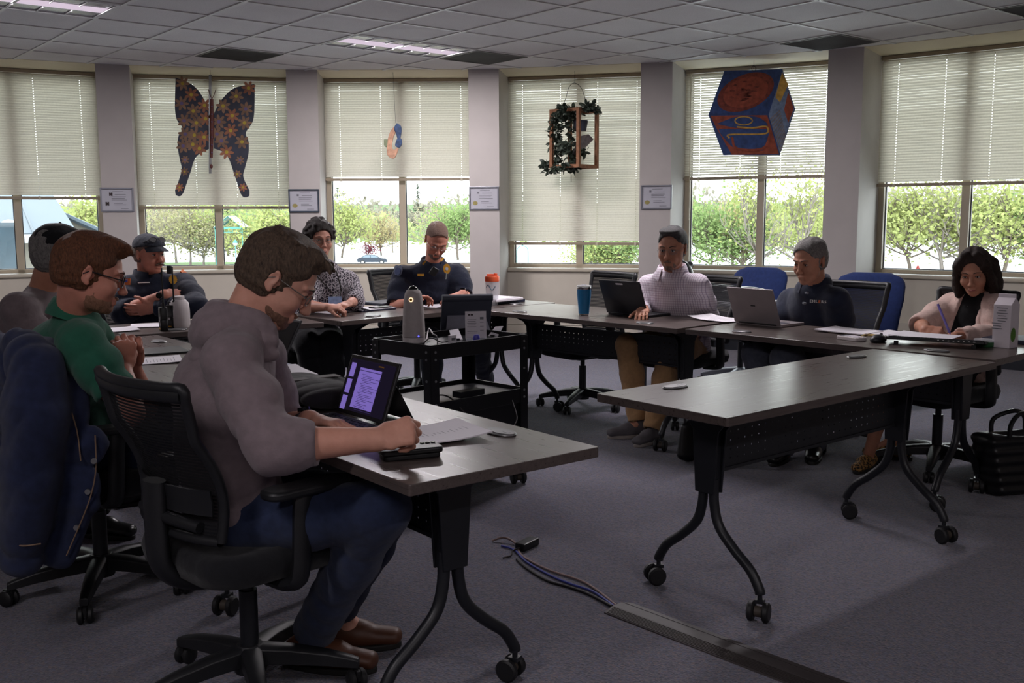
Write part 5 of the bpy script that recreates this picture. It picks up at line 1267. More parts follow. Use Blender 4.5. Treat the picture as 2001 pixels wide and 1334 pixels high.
# ================================================================ hanging ornaments
m_hook = pm('dark_wire', (60, 58, 56), .5, .6)
def wirepart(root, a, b, r=.002, name='wire'):
    m = MB(); m.cyl(a, b, r, n=6); return m.build(name, m_hook, root)
def panel_poly(b, pts, y, t, dy=0):
    p = [PY(u, v, y) for u, v in pts]; n = len(p); k = len(b.v)
    b.add([q+Vector((0, -dy, 0)) for q in p]+[q+Vector((0, t-dy, 0)) for q in p], [tuple(range(n)), tuple(range(2*n-1, n-1, -1))]+[(i, n+i, n+(i+1) % n, (i+1) % n) for i in range(n)])
def curve2(pts, n=6): return [(p.x, p.y) for p in spline([Vector((a, b, 0)) for a, b in pts], n)]
m_bfly = pm('butterfly_navy', (58, 62, 76), .6, var=.25, scale=8); m_pet = pm('petal_tan', (138, 108, 86), .65, var=.3, scale=9); m_pet2 = pm('petal_orange', (156, 104, 78), .65, var=.3, scale=9); m_pety = pm('flower_yellow', (186, 164, 60), .6); m_petv = pm('flower_violet', (112, 98, 140), .6)  # petal and wing colours muted, window haze put into the paint
m_bodyr = pm('butterfly_body_red', (92, 46, 40), .5, var=.2)
r = thing('butterfly_ornament', 'large flower-painted wooden butterfly hanging before the blind', 'ornament', (0, 0, 0)); Y = 10.2
left = curve2([(409, 222), (396, 190), (376, 166), (343, 151)])+curve2([(343, 151), (342, 190), (342, 215), (346, 235), (357, 251), (349, 265), (347, 285), (351, 310), (355, 330), (350, 350), (342, 372)])[1:]+curve2([(342, 372), (344, 381), (352, 383), (358, 376)])[1:]+curve2([(358, 376), (372, 335), (378, 315), (388, 301), (409, 290)])[1:]
right = curve2([(418, 222), (432, 196), (458, 172), (497, 164)])+curve2([(497, 164), (497, 200), (494, 235), (480, 259), (485, 275), (485, 300), (479, 325), (475, 345), (487, 372)])[1:]+curve2([(487, 372), (486, 383), (476, 385), (470, 378)])[1:]+curve2([(470, 378), (456, 335), (447, 310), (436, 297), (418, 290)])[1:]
fl = {0: [(357, 163), (374, 185), (355, 202), (378, 217), (400, 206), (360, 236), (384, 240), (402, 232), (362, 262), (380, 264), (399, 268), (358, 285), (377, 282), (390, 290), (362, 312), (361, 335), (351, 366)], 1: [(462, 188), (486, 172), (480, 213), (436, 207), (454, 226), (428, 238), (478, 240), (451, 255), (433, 275), (473, 277), (443, 297), (469, 313), (464, 340), (475, 366), (424, 262)]}
for side, outl in ((0, left), (1, right)):
    b = MB(); panel_poly(b, outl, Y, .012); rnd = random.Random(side+2)
    for i, (u, v) in enumerate(fl[side]):
        b.cur = 1+(i % 3 == 1); a0 = rnd.uniform(0, 1); big = 15 if v < 300 else 9
        for k in range(7):
            a = a0+2*pi*k/7; cu, cv = u+big*.55*cos(a), v+big*.55*sin(a)
            panel_poly(b, [(cu+big*.42*cos(t)*cos(a)-big*.2*sin(t)*sin(a), cv+big*.42*cos(t)*sin(a)+big*.2*sin(t)*cos(a)) for t in [2*pi*j/9 for j in range(9)]], Y, .004, .0022+.0003*k)
        b.cur = 3+(i % 3 == 2); panel_poly(b, [(u+big*.24*cos(2*pi*j/9), v+big*.24*sin(2*pi*j/9)) for j in range(9)], Y, .005, .0046)
    b.build('wing', [m_bfly, m_pet, m_pet2, m_pety, m_petv], r, smooth=0)
b = MB(); b.tube([PY(414, 194, Y-.012), PY(414, 240, Y-.012), PY(413, 308, Y-.012)], [.016, .022, .014], 10); bo = b.build('body', m_bodyr, r)
b = MB()
for k in range(7): b.ball(PY(414, 208+15*k, Y-.034), .007, 8, 6)
b.build('bead', m_petv, bo)
b = MB(); panel_poly(b, [(408, 146), (413, 146), (413, 339), (408, 339)], Y-.004, .012); b.build('backing_strip', m_grom, r, smooth=0)
b = MB()
for du in (-7, 8): b.tube([PY(414, 194, Y-.012), PY(414+du*.6, 184, Y-.02), PY(414+du, 174, Y-.02)], .003, 6)
b.build('antenna', m_bodyr, r)
b = MB(); b.ball(PY(413, 325, Y-.02), (.016, .012, .022), 10, 8); b.build('charm', m_bodyr, r)
wirepart(r, PY(411, 148, Y), PY(411, 148, Y)*1+Vector((0, 0, CEIL-PY(411, 148, Y).z)), .002, 'hanging_wire')
# crescent ornament on a string
Y = 10.42; r = thing('mobile_ornament', 'small crescent shaped mosaic ornament on a string', 'ornament')
top = PY(768, 150, Y); wirepart(r, (top.x, top.y, CEIL), PY(773, 240, Y), .0016, 'string')
m_cr = pm('ornament_peach', (206, 158, 128), .6, var=.25, scale=25); m_cb = pm('ornament_blue', (58, 82, 122), .6, var=.4, scale=30); m_cg = pm('ornament_green', (132, 142, 110), .6, var=.3, scale=25)
b = MB(); panel_poly(b, curve2([(770, 247), (762, 258), (757, 276), (756, 300), (764, 309), (772, 307), (779, 290)])+curve2([(777, 287), (771, 292), (766, 288), (768, 270), (774, 255), (770, 247)])[1:-1], Y, .03); b.build('crescent', m_cr, r, smooth=0, bevel=.004)
b = MB(); panel_poly(b, curve2([(775, 240), (770, 250), (774, 262), (777, 272), (781, 272), (784, 258), (783, 246), (775, 240)])[:-1], Y-.01, .04); b.build('bird', m_cb, r, smooth=0, bevel=.006)
b = MB(); panel_poly(b, curve2([(775, 272), (772, 284), (780, 288), (785, 280), (783, 270), (775, 272)])[:-1], Y-.01, .05); b.build('pendant', m_cb, r, smooth=0, bevel=.006)
b = MB(); panel_poly(b, [(750, 272), (758, 272), (758, 283), (754, 288), (750, 283)], Y, .035); b.build('tag', m_cg, r, smooth=0, bevel=.005)
# painted cube panel
Y = 9.72; r = thing('painted_panel', 'hexagonal panel painted as a cube in blue and orange', 'artwork')
m_pblue = pm('paint_blue', (52, 76, 128), .6, var=.3, scale=22); m_porg = pm('paint_rust', (156, 74, 52), .6, var=.3, scale=26); m_pcop = pm('paint_copper', (128, 58, 44), .6, var=.4, scale=30); m_pyel = pm('paint_yellow', (204, 160, 74), .6, var=.25, scale=25); m_ppale = pm('paint_pale_blue', (120, 138, 168), .6, var=.3, scale=30); m_pgrey = pm('paint_grey', (132, 126, 130), .6, var=.25, scale=30)
b = MB(); b.cur = 0; panel_poly(b, [(1416, 138), (1529, 135), (1554, 213), (1524, 303), (1414, 303), (1385, 224)], Y, .02)
L1, L2, L3 = .0024, .0044, .0064
b.cur = 2; panel_poly(b, [(1457+55*cos(t)-6*sin(t), 180-12*cos(t)+37*sin(t)+0) for t in [2*pi*j/40 for j in range(40)]], Y, .004, L1)
b.cur = 1; panel_poly(b, [(1457+44*cos(t), 180-9*cos(t)+29*sin(t)) for t in [2*pi*j/40 for j in range(40)]], Y, .006, L2)
rnd = random.Random(3); b.cur = 2
for k in range(26):
    a = rnd.uniform(0, 6.28); q = rnd.uniform(.1, .9); cu, cv = 1457+38*q*cos(a), 180+24*q*sin(a); panel_poly(b, [(cu+rnd.uniform(3, 7)*cos(t), cv+rnd.uniform(1, 3)*sin(t)) for t in [2*pi*j/8 for j in range(8)]], Y, .008, L3)
b.cur = 1; panel_poly(b, [(1388, 226), (1499, 225), (1522, 301), (1430, 302), (1400, 250)], Y, .004, L1)
b.cur = 0; panel_poly(b, curve2([(1400, 242), (1440, 228), (1480, 229), (1500, 245), (1470, 248), (1440, 250), (1400, 242)])[:-1], Y, .006, L2)
panel_poly(b, [(1404, 252), (1500, 252), (1505, 270), (1490, 294), (1444, 294), (1428, 285), (1408, 262)], Y, .006, L2)
def ring_(pts, wd, dy):
    n = len(pts)
    for i in range(n-1):
        (x0, y0), (x1, y1) = pts[i], pts[i+1]; L = math.hypot(x1-x0, y1-y0)+1e-6; nx, ny = -(y1-y0)/L*wd, (x1-x0)/L*wd
        panel_poly(b, [(x0+nx, y0+ny), (x1+nx, y1+ny), (x1-nx, y1-ny), (x0-nx, y0-ny)], Y, .006, dy+.00005*i)
b.cur = 3; ring_(curve2([(1425, 270), (1425, 263), (1485, 262), (1500, 258), (1496, 247), (1470, 250), (1440, 248)]), 1.5, .0068)
ring_([(1453+17*cos(t), 236+8*sin(t)) for t in [2*pi*j/24 for j in range(25)]], 1.2, .0068); b.cur = 1; ring_(curve2([(1430, 268), (1440, 290), (1490, 290), (1505, 262)]), 2.2, .0072)
b.cur = 4; panel_poly(b, [(1529, 138), (1552, 213), (1524, 300), (1502, 224)], Y, .004, L1)
b.cur = 3; panel_poly(b, [(1528, 142), (1540, 165), (1524, 200), (1515, 190)], Y, .006, L2); b.cur = 1; panel_poly(b, [(1540, 180), (1551, 212), (1540, 240), (1532, 214)], Y, .006, L2)
b.cur = 5
for k in range(11): panel_poly(b, [(1504+k*1.9, 232+k*6.2), (1524+k*1.1, 214+k*5.0), (1525+k*1.1, 217+k*5.0), (1505+k*1.9, 235+k*6.2)], Y, .006, .0046+.0001*k)
b.build('board', [m_pblue, m_porg, m_pcop, m_pyel, m_ppale, m_pgrey], r, smooth=0)
p = PY(1473, 135, Y+.01); wirepart(r, p, (p.x, p.y, CEIL), .002, 'string')
b = MB(); b.tube([PY(1473+4*cos(t), 134+5*sin(t), Y-.01) for t in [2*pi*j/14 for j in range(15)]], .003, 6, cap=False); b.build('hook', m_hook, r)
# planter frame
Y = 10.28; m_wood = pm('cedar_slat', (150, 104, 74), .7, var=.25, scale=30, bump=.2)
m_leaf = pm('houseplant_leaf', (62, 74, 62), .5, var=.35, scale=14)
r = thing('hanging_planter', 'hanging wooden box frame overgrown with a trailing plant', 'planter')
c = PY(1122, 272, Y+.1); M = Matrix.Translation(c) @ Matrix.Rotation(R(-38), 4, 'Z'); hh = .295; q = .165; b = MB()
for sx in (-1, 1):
    for sy in (-1, 1): b.box((sx*q, sy*q, 0), (.034, .034, 2*hh), M=M)
for sz in (-1, 1):
    for s in (-1, 1): b.box((0, s*q, sz*(hh-.016)), (2*q, .03, .032), M=M); b.box((s*q, 0, sz*(hh-.016)), (.03, 2*q, .032), M=M)
b.box((0, 0, -hh+.03), (2*q, 2*q, .012), M=M); b.build('frame', m_wood, r, smooth=0, bevel=.002)
b = MB(); tp = PY(1123, 162, Y+.1); b.tube(spline([M @ Vector((-q, 0, hh)), PY(1106, 190, Y+.1), PY(1112, 170, Y+.1), tp, PY(1136, 172, Y+.1), PY(1143, 192, Y+.1), M @ Vector((q, 0, hh))], 5), .003, 6); b.cyl(tp, (tp.x, tp.y, CEIL), .002, n=6); b.build('wire_hanger', m_hook, r)
MB().lathe([(.001, 0), (.06, 0), (.08, .1), (.075, .105), (.001, .1)], 16).build('pot', m_bfly, r, loc=M @ Vector((.06, .02, .08)))
b = MB(); b.add([PY(1118, 300, Y), PY(1160, 272, Y+.15), PY(1150, 262, Y+.1), PY(1132, 266, Y-.05), PY(1128, 305, Y+.1)], [(0, 1, 2, 3), (0, 4, 1), (0, 3, 4)]); b.build('bird_shelter', m_pgrey, r, smooth=0)
rnd = random.Random(11); b = MB(); st = MB()
vines = [[(1122, 222), (1108, 208), (1095, 215), (1085, 240), (1080, 262), (1076, 282)], [(1100, 222), (1085, 232), (1092, 252), (1088, 275), (1092, 300)], [(1112, 215), (1108, 240), (1116, 262), (1120, 290), (1122, 318), (1118, 334)], [(1090, 285), (1098, 280), (1107, 288), (1100, 296)], [(1092, 300), (1086, 318), (1075, 324), (1064, 322), (1070, 338)], [(1100, 318), (1110, 326), (1122, 328), (1128, 312)], [(1138, 218), (1146, 208), (1152, 204), (1160, 214), (1170, 218)], [(1112, 305), (1128, 300), (1142, 296)], [(1080, 322), (1088, 332), (1105, 330)], [(1090, 220), (1100, 215), (1118, 228), (1126, 240)]]
for vn in vines:
    pts = spline([PY(u, v, Y+.1+rnd.uniform(-.22, .16)) for u, v in vn], 8); st.tube(pts, .003, 5)
    for p in pts:
        for k in range(3):
            d = Vector((rnd.gauss(0, 1), rnd.gauss(0, 1), rnd.gauss(-.2, .7))).normalized(); n = d.cross(Vector((rnd.gauss(0, 1), rnd.gauss(0, 1), rnd.gauss(0, 1)))).normalized(); w = d.cross(n); L = rnd.uniform(.045, .085); o = p+Vector((rnd.gauss(0, .015), rnd.gauss(0, .015), rnd.gauss(0, .012)))
            b.add([o, o+d*L*.35+w*L*.27+n*.006, o+d*L*.75+w*L*.2, o+d*L+n*.004, o+d*L*.75-w*L*.2, o+d*L*.35-w*L*.27+n*.006, o+d*L*.5-n*.006], [(0, 1, 6), (1, 2, 6), (2, 3, 6), (3, 4, 6), (4, 5, 6), (5, 0, 6)])
b.build('foliage', m_leaf, r, smooth=0); st.build('stem', m_leaf, r)
wirepart(r, PY(1116, 342, Y), PY(1116, 355, Y), .003, 'drain_tip')

# ================================================================ certificates on the piers
m_cert = pm('certificate_paper', (176, 176, 184), .45, var=.04, scale=8); m_frs = pm('silver_frame', (140, 142, 150), .35, .5, var=.05); m_frb = pm('dark_blue_frame', (52, 62, 74), .45, var=.1); m_ink = pm('grey_ink', (112, 112, 118), .8); m_dink = pm('dark_ink', (58, 48, 48), .8); m_cmat = pm('gold_seal', (150, 140, 84), .5)
for pi_, u, v, fm, lab in ((1, 229, 390, m_frs, 'silver framed certificate on the pier beside the metal roof window'), (2, 594, 392, m_frb, 'dark framed certificate on the pier between butterfly and crescent ornament'), (3, 946, 387, m_frs, 'silver framed certificate on the pier above the shaker bottle'), (4, 1283, 385, m_frs, 'silver framed certificate on the pier above the checked shirt man')):
    th = PIER[pi_]; p = ring(th, R0-.001); n = -Vector((sin(R(th)), cos(R(th)), 0)); rr = ray(u, v); k = (p.dot(n))/(rr.dot(n)); q = rr*k+Vector((0, 0, CAMH)); w, h = .305, .232
    q = Vector((q.x, q.y, q.z)); x = Z.cross(n) ; x = -x if x.x < 0 else x
    Mx = Matrix(((x.x, -n.x, 0, q.x), (x.y, -n.y, 0, q.y), (0, 0, 1, q.z), (0, 0, 0, 1)))
    r = thing('framed_certificate', lab, 'picture frame', group='framed certificates'); r.matrix_world = Mx
    b = MB()
    for s in (-1, 1): b.box((s*(w/2-.007), -.009, 0), (.014, .018, h)); b.box((0, -.009, s*(h/2-.007)), (w-.028, .018, .014))
    b.build('frame', fm, r, smooth=0, bevel=.002)
    pp = MB().box((0, -.004, 0), (w-.026, .006, h-.026)).build('sheet', m_cert, r, smooth=0)
    b = MB(); rnd = random.Random(pi_)
    for k2, (zz, x0, x1) in enumerate(((.078, -.04, .06), (.05, -.02, .08), (.028, -.05, .08), (.012, -.05, .07), (-.004, -.05, .09), (-.035, -.03, .05), (-.05, -.03, .08), (-.085, .03, .10))): b.box(((x0+x1)/2, -.0076, zz), (x1-x0, .0012, .0045))
    b.build('printed_line', m_ink, pp, smooth=0)
    if pi_ == 1:
        for cx, cz, s_ in ((-.055, .052, 1), (-.09, -.04, 1.1)):
            b = MB()
            for a in ((-.014, .014), (.014, .014), (-.014, -.014), (.014, -.014)): b.box((cx+a[0]*.6*s_, -.0078, cz+a[1]*.6*s_), (.014*s_, .0012, .016*s_))
            b.box((cx, -.0078, cz), (.016*s_, .0012, .012*s_)); b.build('emblem', m_dink, pp, smooth=0)
    else:
        b = MB(); b.add([(-.09+.026*cos(2*pi*j/18), -.0078, -.05+.02*sin(2*pi*j/18)) for j in range(18)], [tuple(range(18))]); b.build('seal', m_cmat, pp, smooth=0)
        MB().box((-.06, -.0078, .055), (.02, .0012, .02)).build('emblem', m_ink, pp, smooth=0)

# ================================================================ paper, pens, folders
m_paper = pm('white_paper', (226, 222, 228), .7, var=.02, scale=5); m_pl = pm('print_grey', (150, 148, 156), .8); m_fold = pm('navy_folder', (34, 38, 58), .5); m_yel = pm('yellow_pad', (222, 188, 96), .7)
H0 = .7355
def sheet(label, u, v, ang, w=.216, l=.279, n=3, group=None, z=H0, name='paper', lines=16, mat=None, bow=.004, cat='paper'):
    "a few sheets of printed paper lying on a table"
    p = PZ(u, v, z); r = thing(name, label, cat, (p.x, p.y, z), R(ang), group)
    t = .0004+.0005*n
    for k in range(1):
        b = MB(); g = [[(x*l/2, y*w/2, t+bow*max(0, x)**2*1.2+bow*.3*(y*y)) for y in (-1, -.5, 0, .5, 1)] for x in [-1+2*i/8 for i in range(9)]]; b.sheet(g, t); s = b.build('sheet', mat or m_paper, r, smooth=60)
    if lines:
        b = MB(); rnd = random.Random(int(u))
        for k in range(lines):
            x = l/2-.03-(l-.055)*k/lines; w0 = rnd.uniform(.4, 1)*(w-.05)
            xx = x/(l/2); zz = t+bow*max(0, xx)**2*1.2+.0006+bow*.3; b.box((x, -(w/2-.025)+w0/2, zz), (.0022, w0, .0002))
        b.build('printed_line', m_pl, s, smooth=0)
    return r
def pen(label, a, b_, mat, r=.0045, name='pen', cat='pen'):
    a, b_ = Vector(a), Vector(b_); t = thing(name, label, cat, a); d = b_-a; m = MB(); m.cyl(d*.0, d*.08, .0008, r*.8, 10); m.cyl(d*.08, d, r, n=10); m.build('barrel', mat, t)
    m = MB(); m.box(d*.86+Vector((0, 0, r*1.1)), (.006, .006, .003)); m.build('clip', m_chrome, t); return t
sheet('papers under the writing hand of the hoodie man', 842, 853, 30, n=6, bow=.010)
sheet('paper before the clasped hands of the green polo man', 288, 706, 22, n=2)
sheet('paper at the far edge of the short table near the two-way radio', 306, 636, 20, lines=4)
sheet('paper at the corner of the short table by the green polo man', 216, 646, 30, lines=3)
sheet('printed sheet in front of the woman in the patterned blouse', 655, 609, 48, lines=12)
sheet('page near the bag on the table behind the hoodie man', 548, 728, 120, lines=3)
sheet('printed page under the right hand of the reading officer', 862, 598, 44, lines=12)
sheet('printed page lying under the watch hand of the reading officer', 900, 589, 40, lines=12)
sheet('curled page with a clip between the two open laptops', 1402, 625, 130, n=3, lines=10, bow=.014)
sheet('stack of printed pages before the navy polo man', 1658, 649, 132, n=9, lines=18)
sheet('page the woman in the cardigan is writing on', 1808, 657, 140, lines=8, z=.764)
sheet('blank white page beside the black keyboard', 1762, 655, 128, lines=0)
def slabthing(name, label, cat, u, v, ang, dims, mat, z=H0, bevel=.004, group=None, part='cover'):
    p = PZ(u, v, z); r = thing(name, label, cat, (p.x, p.y, z), R(ang), group); MB().box((0, 0, dims[2]/2), dims).build(part, mat, r, smooth=0, bevel=bevel); return r
r = slabthing('notepad', 'notepad with a pen across it beside the patterned blouse woman', 'notepad', 722, 605, 46, (.29, .21, .010), m_fold, bevel=.002)
MB().box((0, 0, .011), (.28, .2, .002)).build('page', m_paper, r, smooth=0)
a = PZ(703, 602, H0+.017); pen('black pen lying on the notepad of the patterned blouse woman', a, PZ(722, 606, H0+.017), m_black)
slabthing('phone', 'phone lying at the edge of the notepad on the back table', 'phone', 744, 601, 46, (.15, .075, .009), m_black, z=H0+.0125)
slabthing('folder', 'dark zip folder between the patterned blouse woman and the officer', 'folder', 758, 594, 44, (.30, .23, .022), m_fold, bevel=.008)
r = slabthing('binder', 'lowest binder of the pile beside the shaker bottle', 'binder', 972, 590, 46, (.30, .27, .022), m_fold, bevel=.003, group=None); MB().box((0, 0, .011), (.296, .262, .017)).build('page_block', m_paper, r, smooth=0)
r = slabthing('binder', 'upper white binder of the pile beside the shaker bottle', 'binder', 970, 586, 49, (.29, .26, .016), m_paper, z=H0+.023, bevel=.003); MB().box((0, 0, .018), (.27, .22, .003)).build('page_block', m_paper, r, smooth=0)
sheet('loose page tucked under the binders near the shaker bottle', 940, 588, 30, lines=3)
slabthing('folder', 'black folder on the table before the green polo man', 'folder', 296, 688, 30, (.30, .23, .008), m_black, bevel=.002)
slabthing('notepad', 'yellow pad under the printed pages before the navy polo man', 'notepad', 1690, 650, 134, (.30, .22, .004), m_yel, z=H0-.0003, bevel=.001)
slabthing('folder', 'navy tray folder behind the white drink carton', 'folder', 1998, 668, 130, (.3, .22, .02), m_fold, bevel=.004)

# ================================================================ hand radio, bottles, tumbler, carton
def radio(label, u, v, ang, group='two-way radios'):
    p = PZ(u, v, H0); r = thing('two_way_radio', label, 'radio', (p.x, p.y, H0), R(ang), group)
    b = MB(); rs = []
    for z, k in ((0, .92), (.004, 1), (.06, 1), (.064, .94), (.066, 1), (.125, .98), (.13, .9)): rs.append([Vector((x*k, y*k, z)) for x, y in rrect(.04, .06, .008, 3)])
    b.rings(rs); b.build('body', m_black, r, smooth=40)
    b = MB(); b.cyl((0, -.02, .128), (0, -.02, .155), .0075, n=12); b.cyl((0, -.02, .155), (0, -.02, .345), .0048, .004, n=12); b.build('antenna', m_black, r)
    for y in (.002, .02): MB().cyl((0, y, .128), (0, y, .148), .007, n=12).build('knob', m_rubber, r)
    b = MB()
    for k in range(5): b.box((-.0205, .0, .08+.008*k), (.002, .036, .003))
    b.build('speaker_grille', m_rubber, r, smooth=0)
    MB().box((-.0207, .0, .055), (.002, .018, .012)).build('label', m_paper, r, smooth=0)
    b = MB(); b.box((-.021, 0, .012), (.002, .036, .006)); b.build('yellow_mark', m_gold, r, smooth=0); return r
radio('two-way radio standing upright on the short table, long antenna', 320, 646, 30)
radio('two-way radio standing behind the first one on the short table', 337, 641, 60)
p = PZ(352, 640, H0); r = thing('jug', 'white rounded jug behind the radios, half hidden by the grey hood', 'jug', (p.x, p.y, H0)); m_whitep = pm('white_plastic', (214, 206, 206), .5, var=.04)
MB().lathe([(.001, 0), (.05, 0), (.056, .01), (.056, .10), (.052, .14), (.035, .16), (.001, .165)], 24).build('body', m_whitep, r); MB().lathe([(.001, .165), (.03, .163), (.03, .178), (.001, .18)], 20).build('lid', m_whitep, r)
p = PZ(962, 596, H0); r = thing('shaker_bottle', 'clear shaker bottle with an orange lid', 'bottle', (p.x, p.y, H0)); m_olid = pm('orange_lid', (214, 88, 48), .45, var=.05)
t = NT('clear_plastic'); c = t.coord(); tp = t.n('ShaderNodeBsdfTransparent', i_Color=(.93, .94, .96, 1)); df = t.n('ShaderNodeBsdfPrincipled'); df.inputs['Base Color'].default_value = (.8, .81, .84, 1); df.inputs['Roughness'].default_value = .25
mx = t.n('ShaderNodeMixShader'); t.link(t.math('MULTIPLY_ADD', t.noise(c, 30), .1, .34), mx.inputs[0]); t.link(tp.outputs[0], mx.inputs[1]); t.link(df.outputs[0], mx.inputs[2]); m_clear = t.done(mx.outputs[0])
MB().lathe([(.001, 0), (.038, 0), (.041, .01), (.044, .09), (.047, .165), (.045, .168)], 28).build('body', m_clear, r)
b = MB(); b.lathe([(.001, .165), (.05, .165), (.051, .195), (.046, .205), (.001, .206)], 28); b.cyl((.022, 0, .203), (.024, 0, .222), .015, .013, n=14); b.box((-.012, 0, .212), (.05, .02, .012)); b.build('lid', m_olid, r, bevel=.002)
b = MB(); b.tube([(.0460*cos(a), .0460*sin(a), .125+.017*sin(k*.62)) for k, a in enumerate([R(-150+8*j) for j in range(12)])], .0035, 6); b.build('printed_mark', pm('slate_print', (92, 112, 128), .6), r)
p = PZ(1141, 616, H0); r = thing('tumbler', 'blue insulated tumbler with a clear lid and steel base', 'tumbler', (p.x, p.y, H0)); m_tb = pm('tumbler_blue', (40, 124, 178), .35, var=.05)
MB().lathe([(.001, .012), (.033, .012), (.036, .05), (.044, .13), (.0445, .165), (.001, .165)], 32).build('body', m_tb, r); MB().lathe([(.001, 0), (.031, 0), (.033, .013), (.001, .013)], 32).build('base_ring', m_chrome, r)
b = MB(); b.lathe([(.0445, .164), (.0455, .166), (.0455, .178), (.0445, .18)], 32); b.build('rim', m_chrome, r); b = MB(); b.lathe([(.001, .176), (.045, .176), (.046, .186), (.042, .188), (.001, .186)], 28); b.box((0, 0, .190), (.03, .02, .006)); b.build('lid', m_clear, r)
p = PZ(1963, 678, H0); r = thing('drink_carton', 'white drink carton with a green coconut picture on it', 'carton', (p.x, p.y, H0), R(-52)); m_cart = pm('carton_white', (222, 214, 220), .45, var=.03)
w = .082; b = MB(); hgt = .20; q = w/2; b.add([(-q, -q, 0), (q, -q, 0), (q, q, 0), (-q, q, 0), (-q, -q, hgt), (q, -q, hgt), (q, q, hgt), (-q, q, hgt), (-q, -.003, hgt+.032), (q, -.003, hgt+.032), (q, .003, hgt+.032), (-q, .003, hgt+.032), (-q, -.003, hgt+.05), (q, -.003, hgt+.05), (q, .003, hgt+.05), (-q, .003, hgt+.05)], [(0, 3, 2, 1), (0, 1, 5, 4), (1, 2, 6, 5), (2, 3, 7, 6), (3, 0, 4, 7), (4, 5, 9, 8), (6, 7, 11, 10), (5, 6, 10, 9), (7, 4, 8, 11), (8, 9, 13, 12), (10, 11, 15, 14), (9, 10, 14, 13), (11, 8, 12, 15), (12, 13, 14, 15)]); bx = b.build('box', m_cart, r, smooth=0, bevel=.0015)
m_coco = pm('coconut_green', (86, 132, 46), .6, var=.25, scale=60); b = MB(); b.add([(q+.0009, -.012+.024*cos(2*pi*k/20), .062+.033*sin(2*pi*k/20)) for k in range(20)], [tuple(range(20))]); b.build('coconut_print', m_coco, bx, smooth=0)
b = MB()
for k in range(9): b.box((-q-.0009, -.0, .18-.016*k), (.001, .05-.01*(k % 3), .004)); b.box((.0, -q-.0009, .185-.012*k) if k < 6 else (-.02, -q-.0009, .185-.012*k), (.05-.012*(k % 2), .001, .003))
b.build('small_print', m_ink, bx, smooth=0)
p = PZ(1924, 676, H0); r = thing('round_tin', 'round green tin between keyboard and drink carton', 'tin', (p.x, p.y, H0)); MB().lathe([(.001, 0), (.045, 0), (.047, .004), (.047, .022), (.001, .024)], 28).build('body', pm('tin_green', (44, 92, 56), .4), r); MB().lathe([(.001, .023), (.0485, .023), (.0485, .033), (.001, .035)], 28).build('lid', m_clear, r)

# ================================================================ laptops, keyboard, mouse, calculator
m_lapb = pm('laptop_black', (30, 31, 36), .45, var=.06); m_laps = pm('laptop_silver', (150, 142, 144), .38, .35, var=.04); m_key = pm('key_black', (24, 24, 28), .5); m_keyg = pm('key_grey', (74, 72, 84), .6)
def laptop(label, p, ang, mat, w=.32, d=.22, h=.215, tilt=20, scr=None, key=None):
    "hinge centre at p; the user sits on the local -y side"
    r = thing('laptop', label, 'laptop', p, R(ang)); b = MB(); b.prism(rrect(w, d, .01, 3), 0, .016); ba = b.build('base', mat, r, smooth=0, bevel=.003, loc=(0, -d/2, 0))
    b = MB()
    for i in range(5):
        for j in range(13): b.box((-w*.42+w*.84*(j+.5)/13, d*.36-.019*i, .0168), (w*.84/13*.86, .0155, .002))
    b.build('keyboard', key or m_key, ba, smooth=0); MB().box((0, -d*.28, .0163), (w*.32, d*.26, .001)).build('touchpad', mat, ba, smooth=0)
    b = MB()
    for k in range(3): b.box((w/2, .06-.04*k, .008), (.002, .014, .006))
    b.build('port', m_key, ba, smooth=0)
    b = MB(); M = Matrix.Translation((0, .004, .014)) @ Matrix.Rotation(R(-tilt), 4, 'X'); b.prism(rrect(w, .007, .003, 2), 0, h); ld = b.build('lid', mat, r, smooth=0, bevel=.002); ld.matrix_local = M
    MB().box((0, -.0040, h*.52), (w-.02, .0012, h-.03)).build('screen', scr or pm('screen_off', (14, 15, 18), .2), ld, smooth=0)
    MB().cyl((-w*.4, 0, 0), (w*.4, 0, 0), .006, n=10).build('hinge', m_key, ld)
    return r, ld, M
hinge = (PZ(1182, 616, H0)+PZ(1272, 619, H0))/2; ang = math.degrees(math.atan2(-(.703), .711))
lp, ld, M = laptop('black open laptop before the man in the checked shirt', (hinge.x, hinge.y, H0), 0, m_lapb, .33, .22, .225, 22); lp.rotation_euler.z = math.atan2(GU.y, GU.x)-pi/2+pi+R(4)
MB().box((.0, .0042, .205), (.055, .001, .010)).build('lid_label', m_paper, ld, smooth=0)
hinge = (PZ(1437, 632, H0)+PZ(1526, 640, H0))/2
lp, ld, M = laptop('silver open laptop before the man in the navy polo shirt', (hinge.x, hinge.y, H0), 0, m_laps, .315, .22, .215, 22, key=m_keyg); lp.rotation_euler.z = math.atan2(GU.y, GU.x)-pi/2+pi+R(0)
text('lid_mark', 'hp', .02, m_ink, ld, Matrix.Translation((0, .0042, .11)) @ Matrix.Rotation(pi, 4, 'Z') @ Matrix.Rotation(pi/2, 4, 'X'), .0004) if False else MB().box((0, .0042, .11), (.03, .0008, .007)).build('lid_mark', m_key, ld, smooth=0)
q = G(1.735, 3.74, H0); laptop('dark open laptop half hidden behind the hoodie man', tuple(q), math.degrees(YAW)-90, m_lapb, .33, .22, .22, 28)
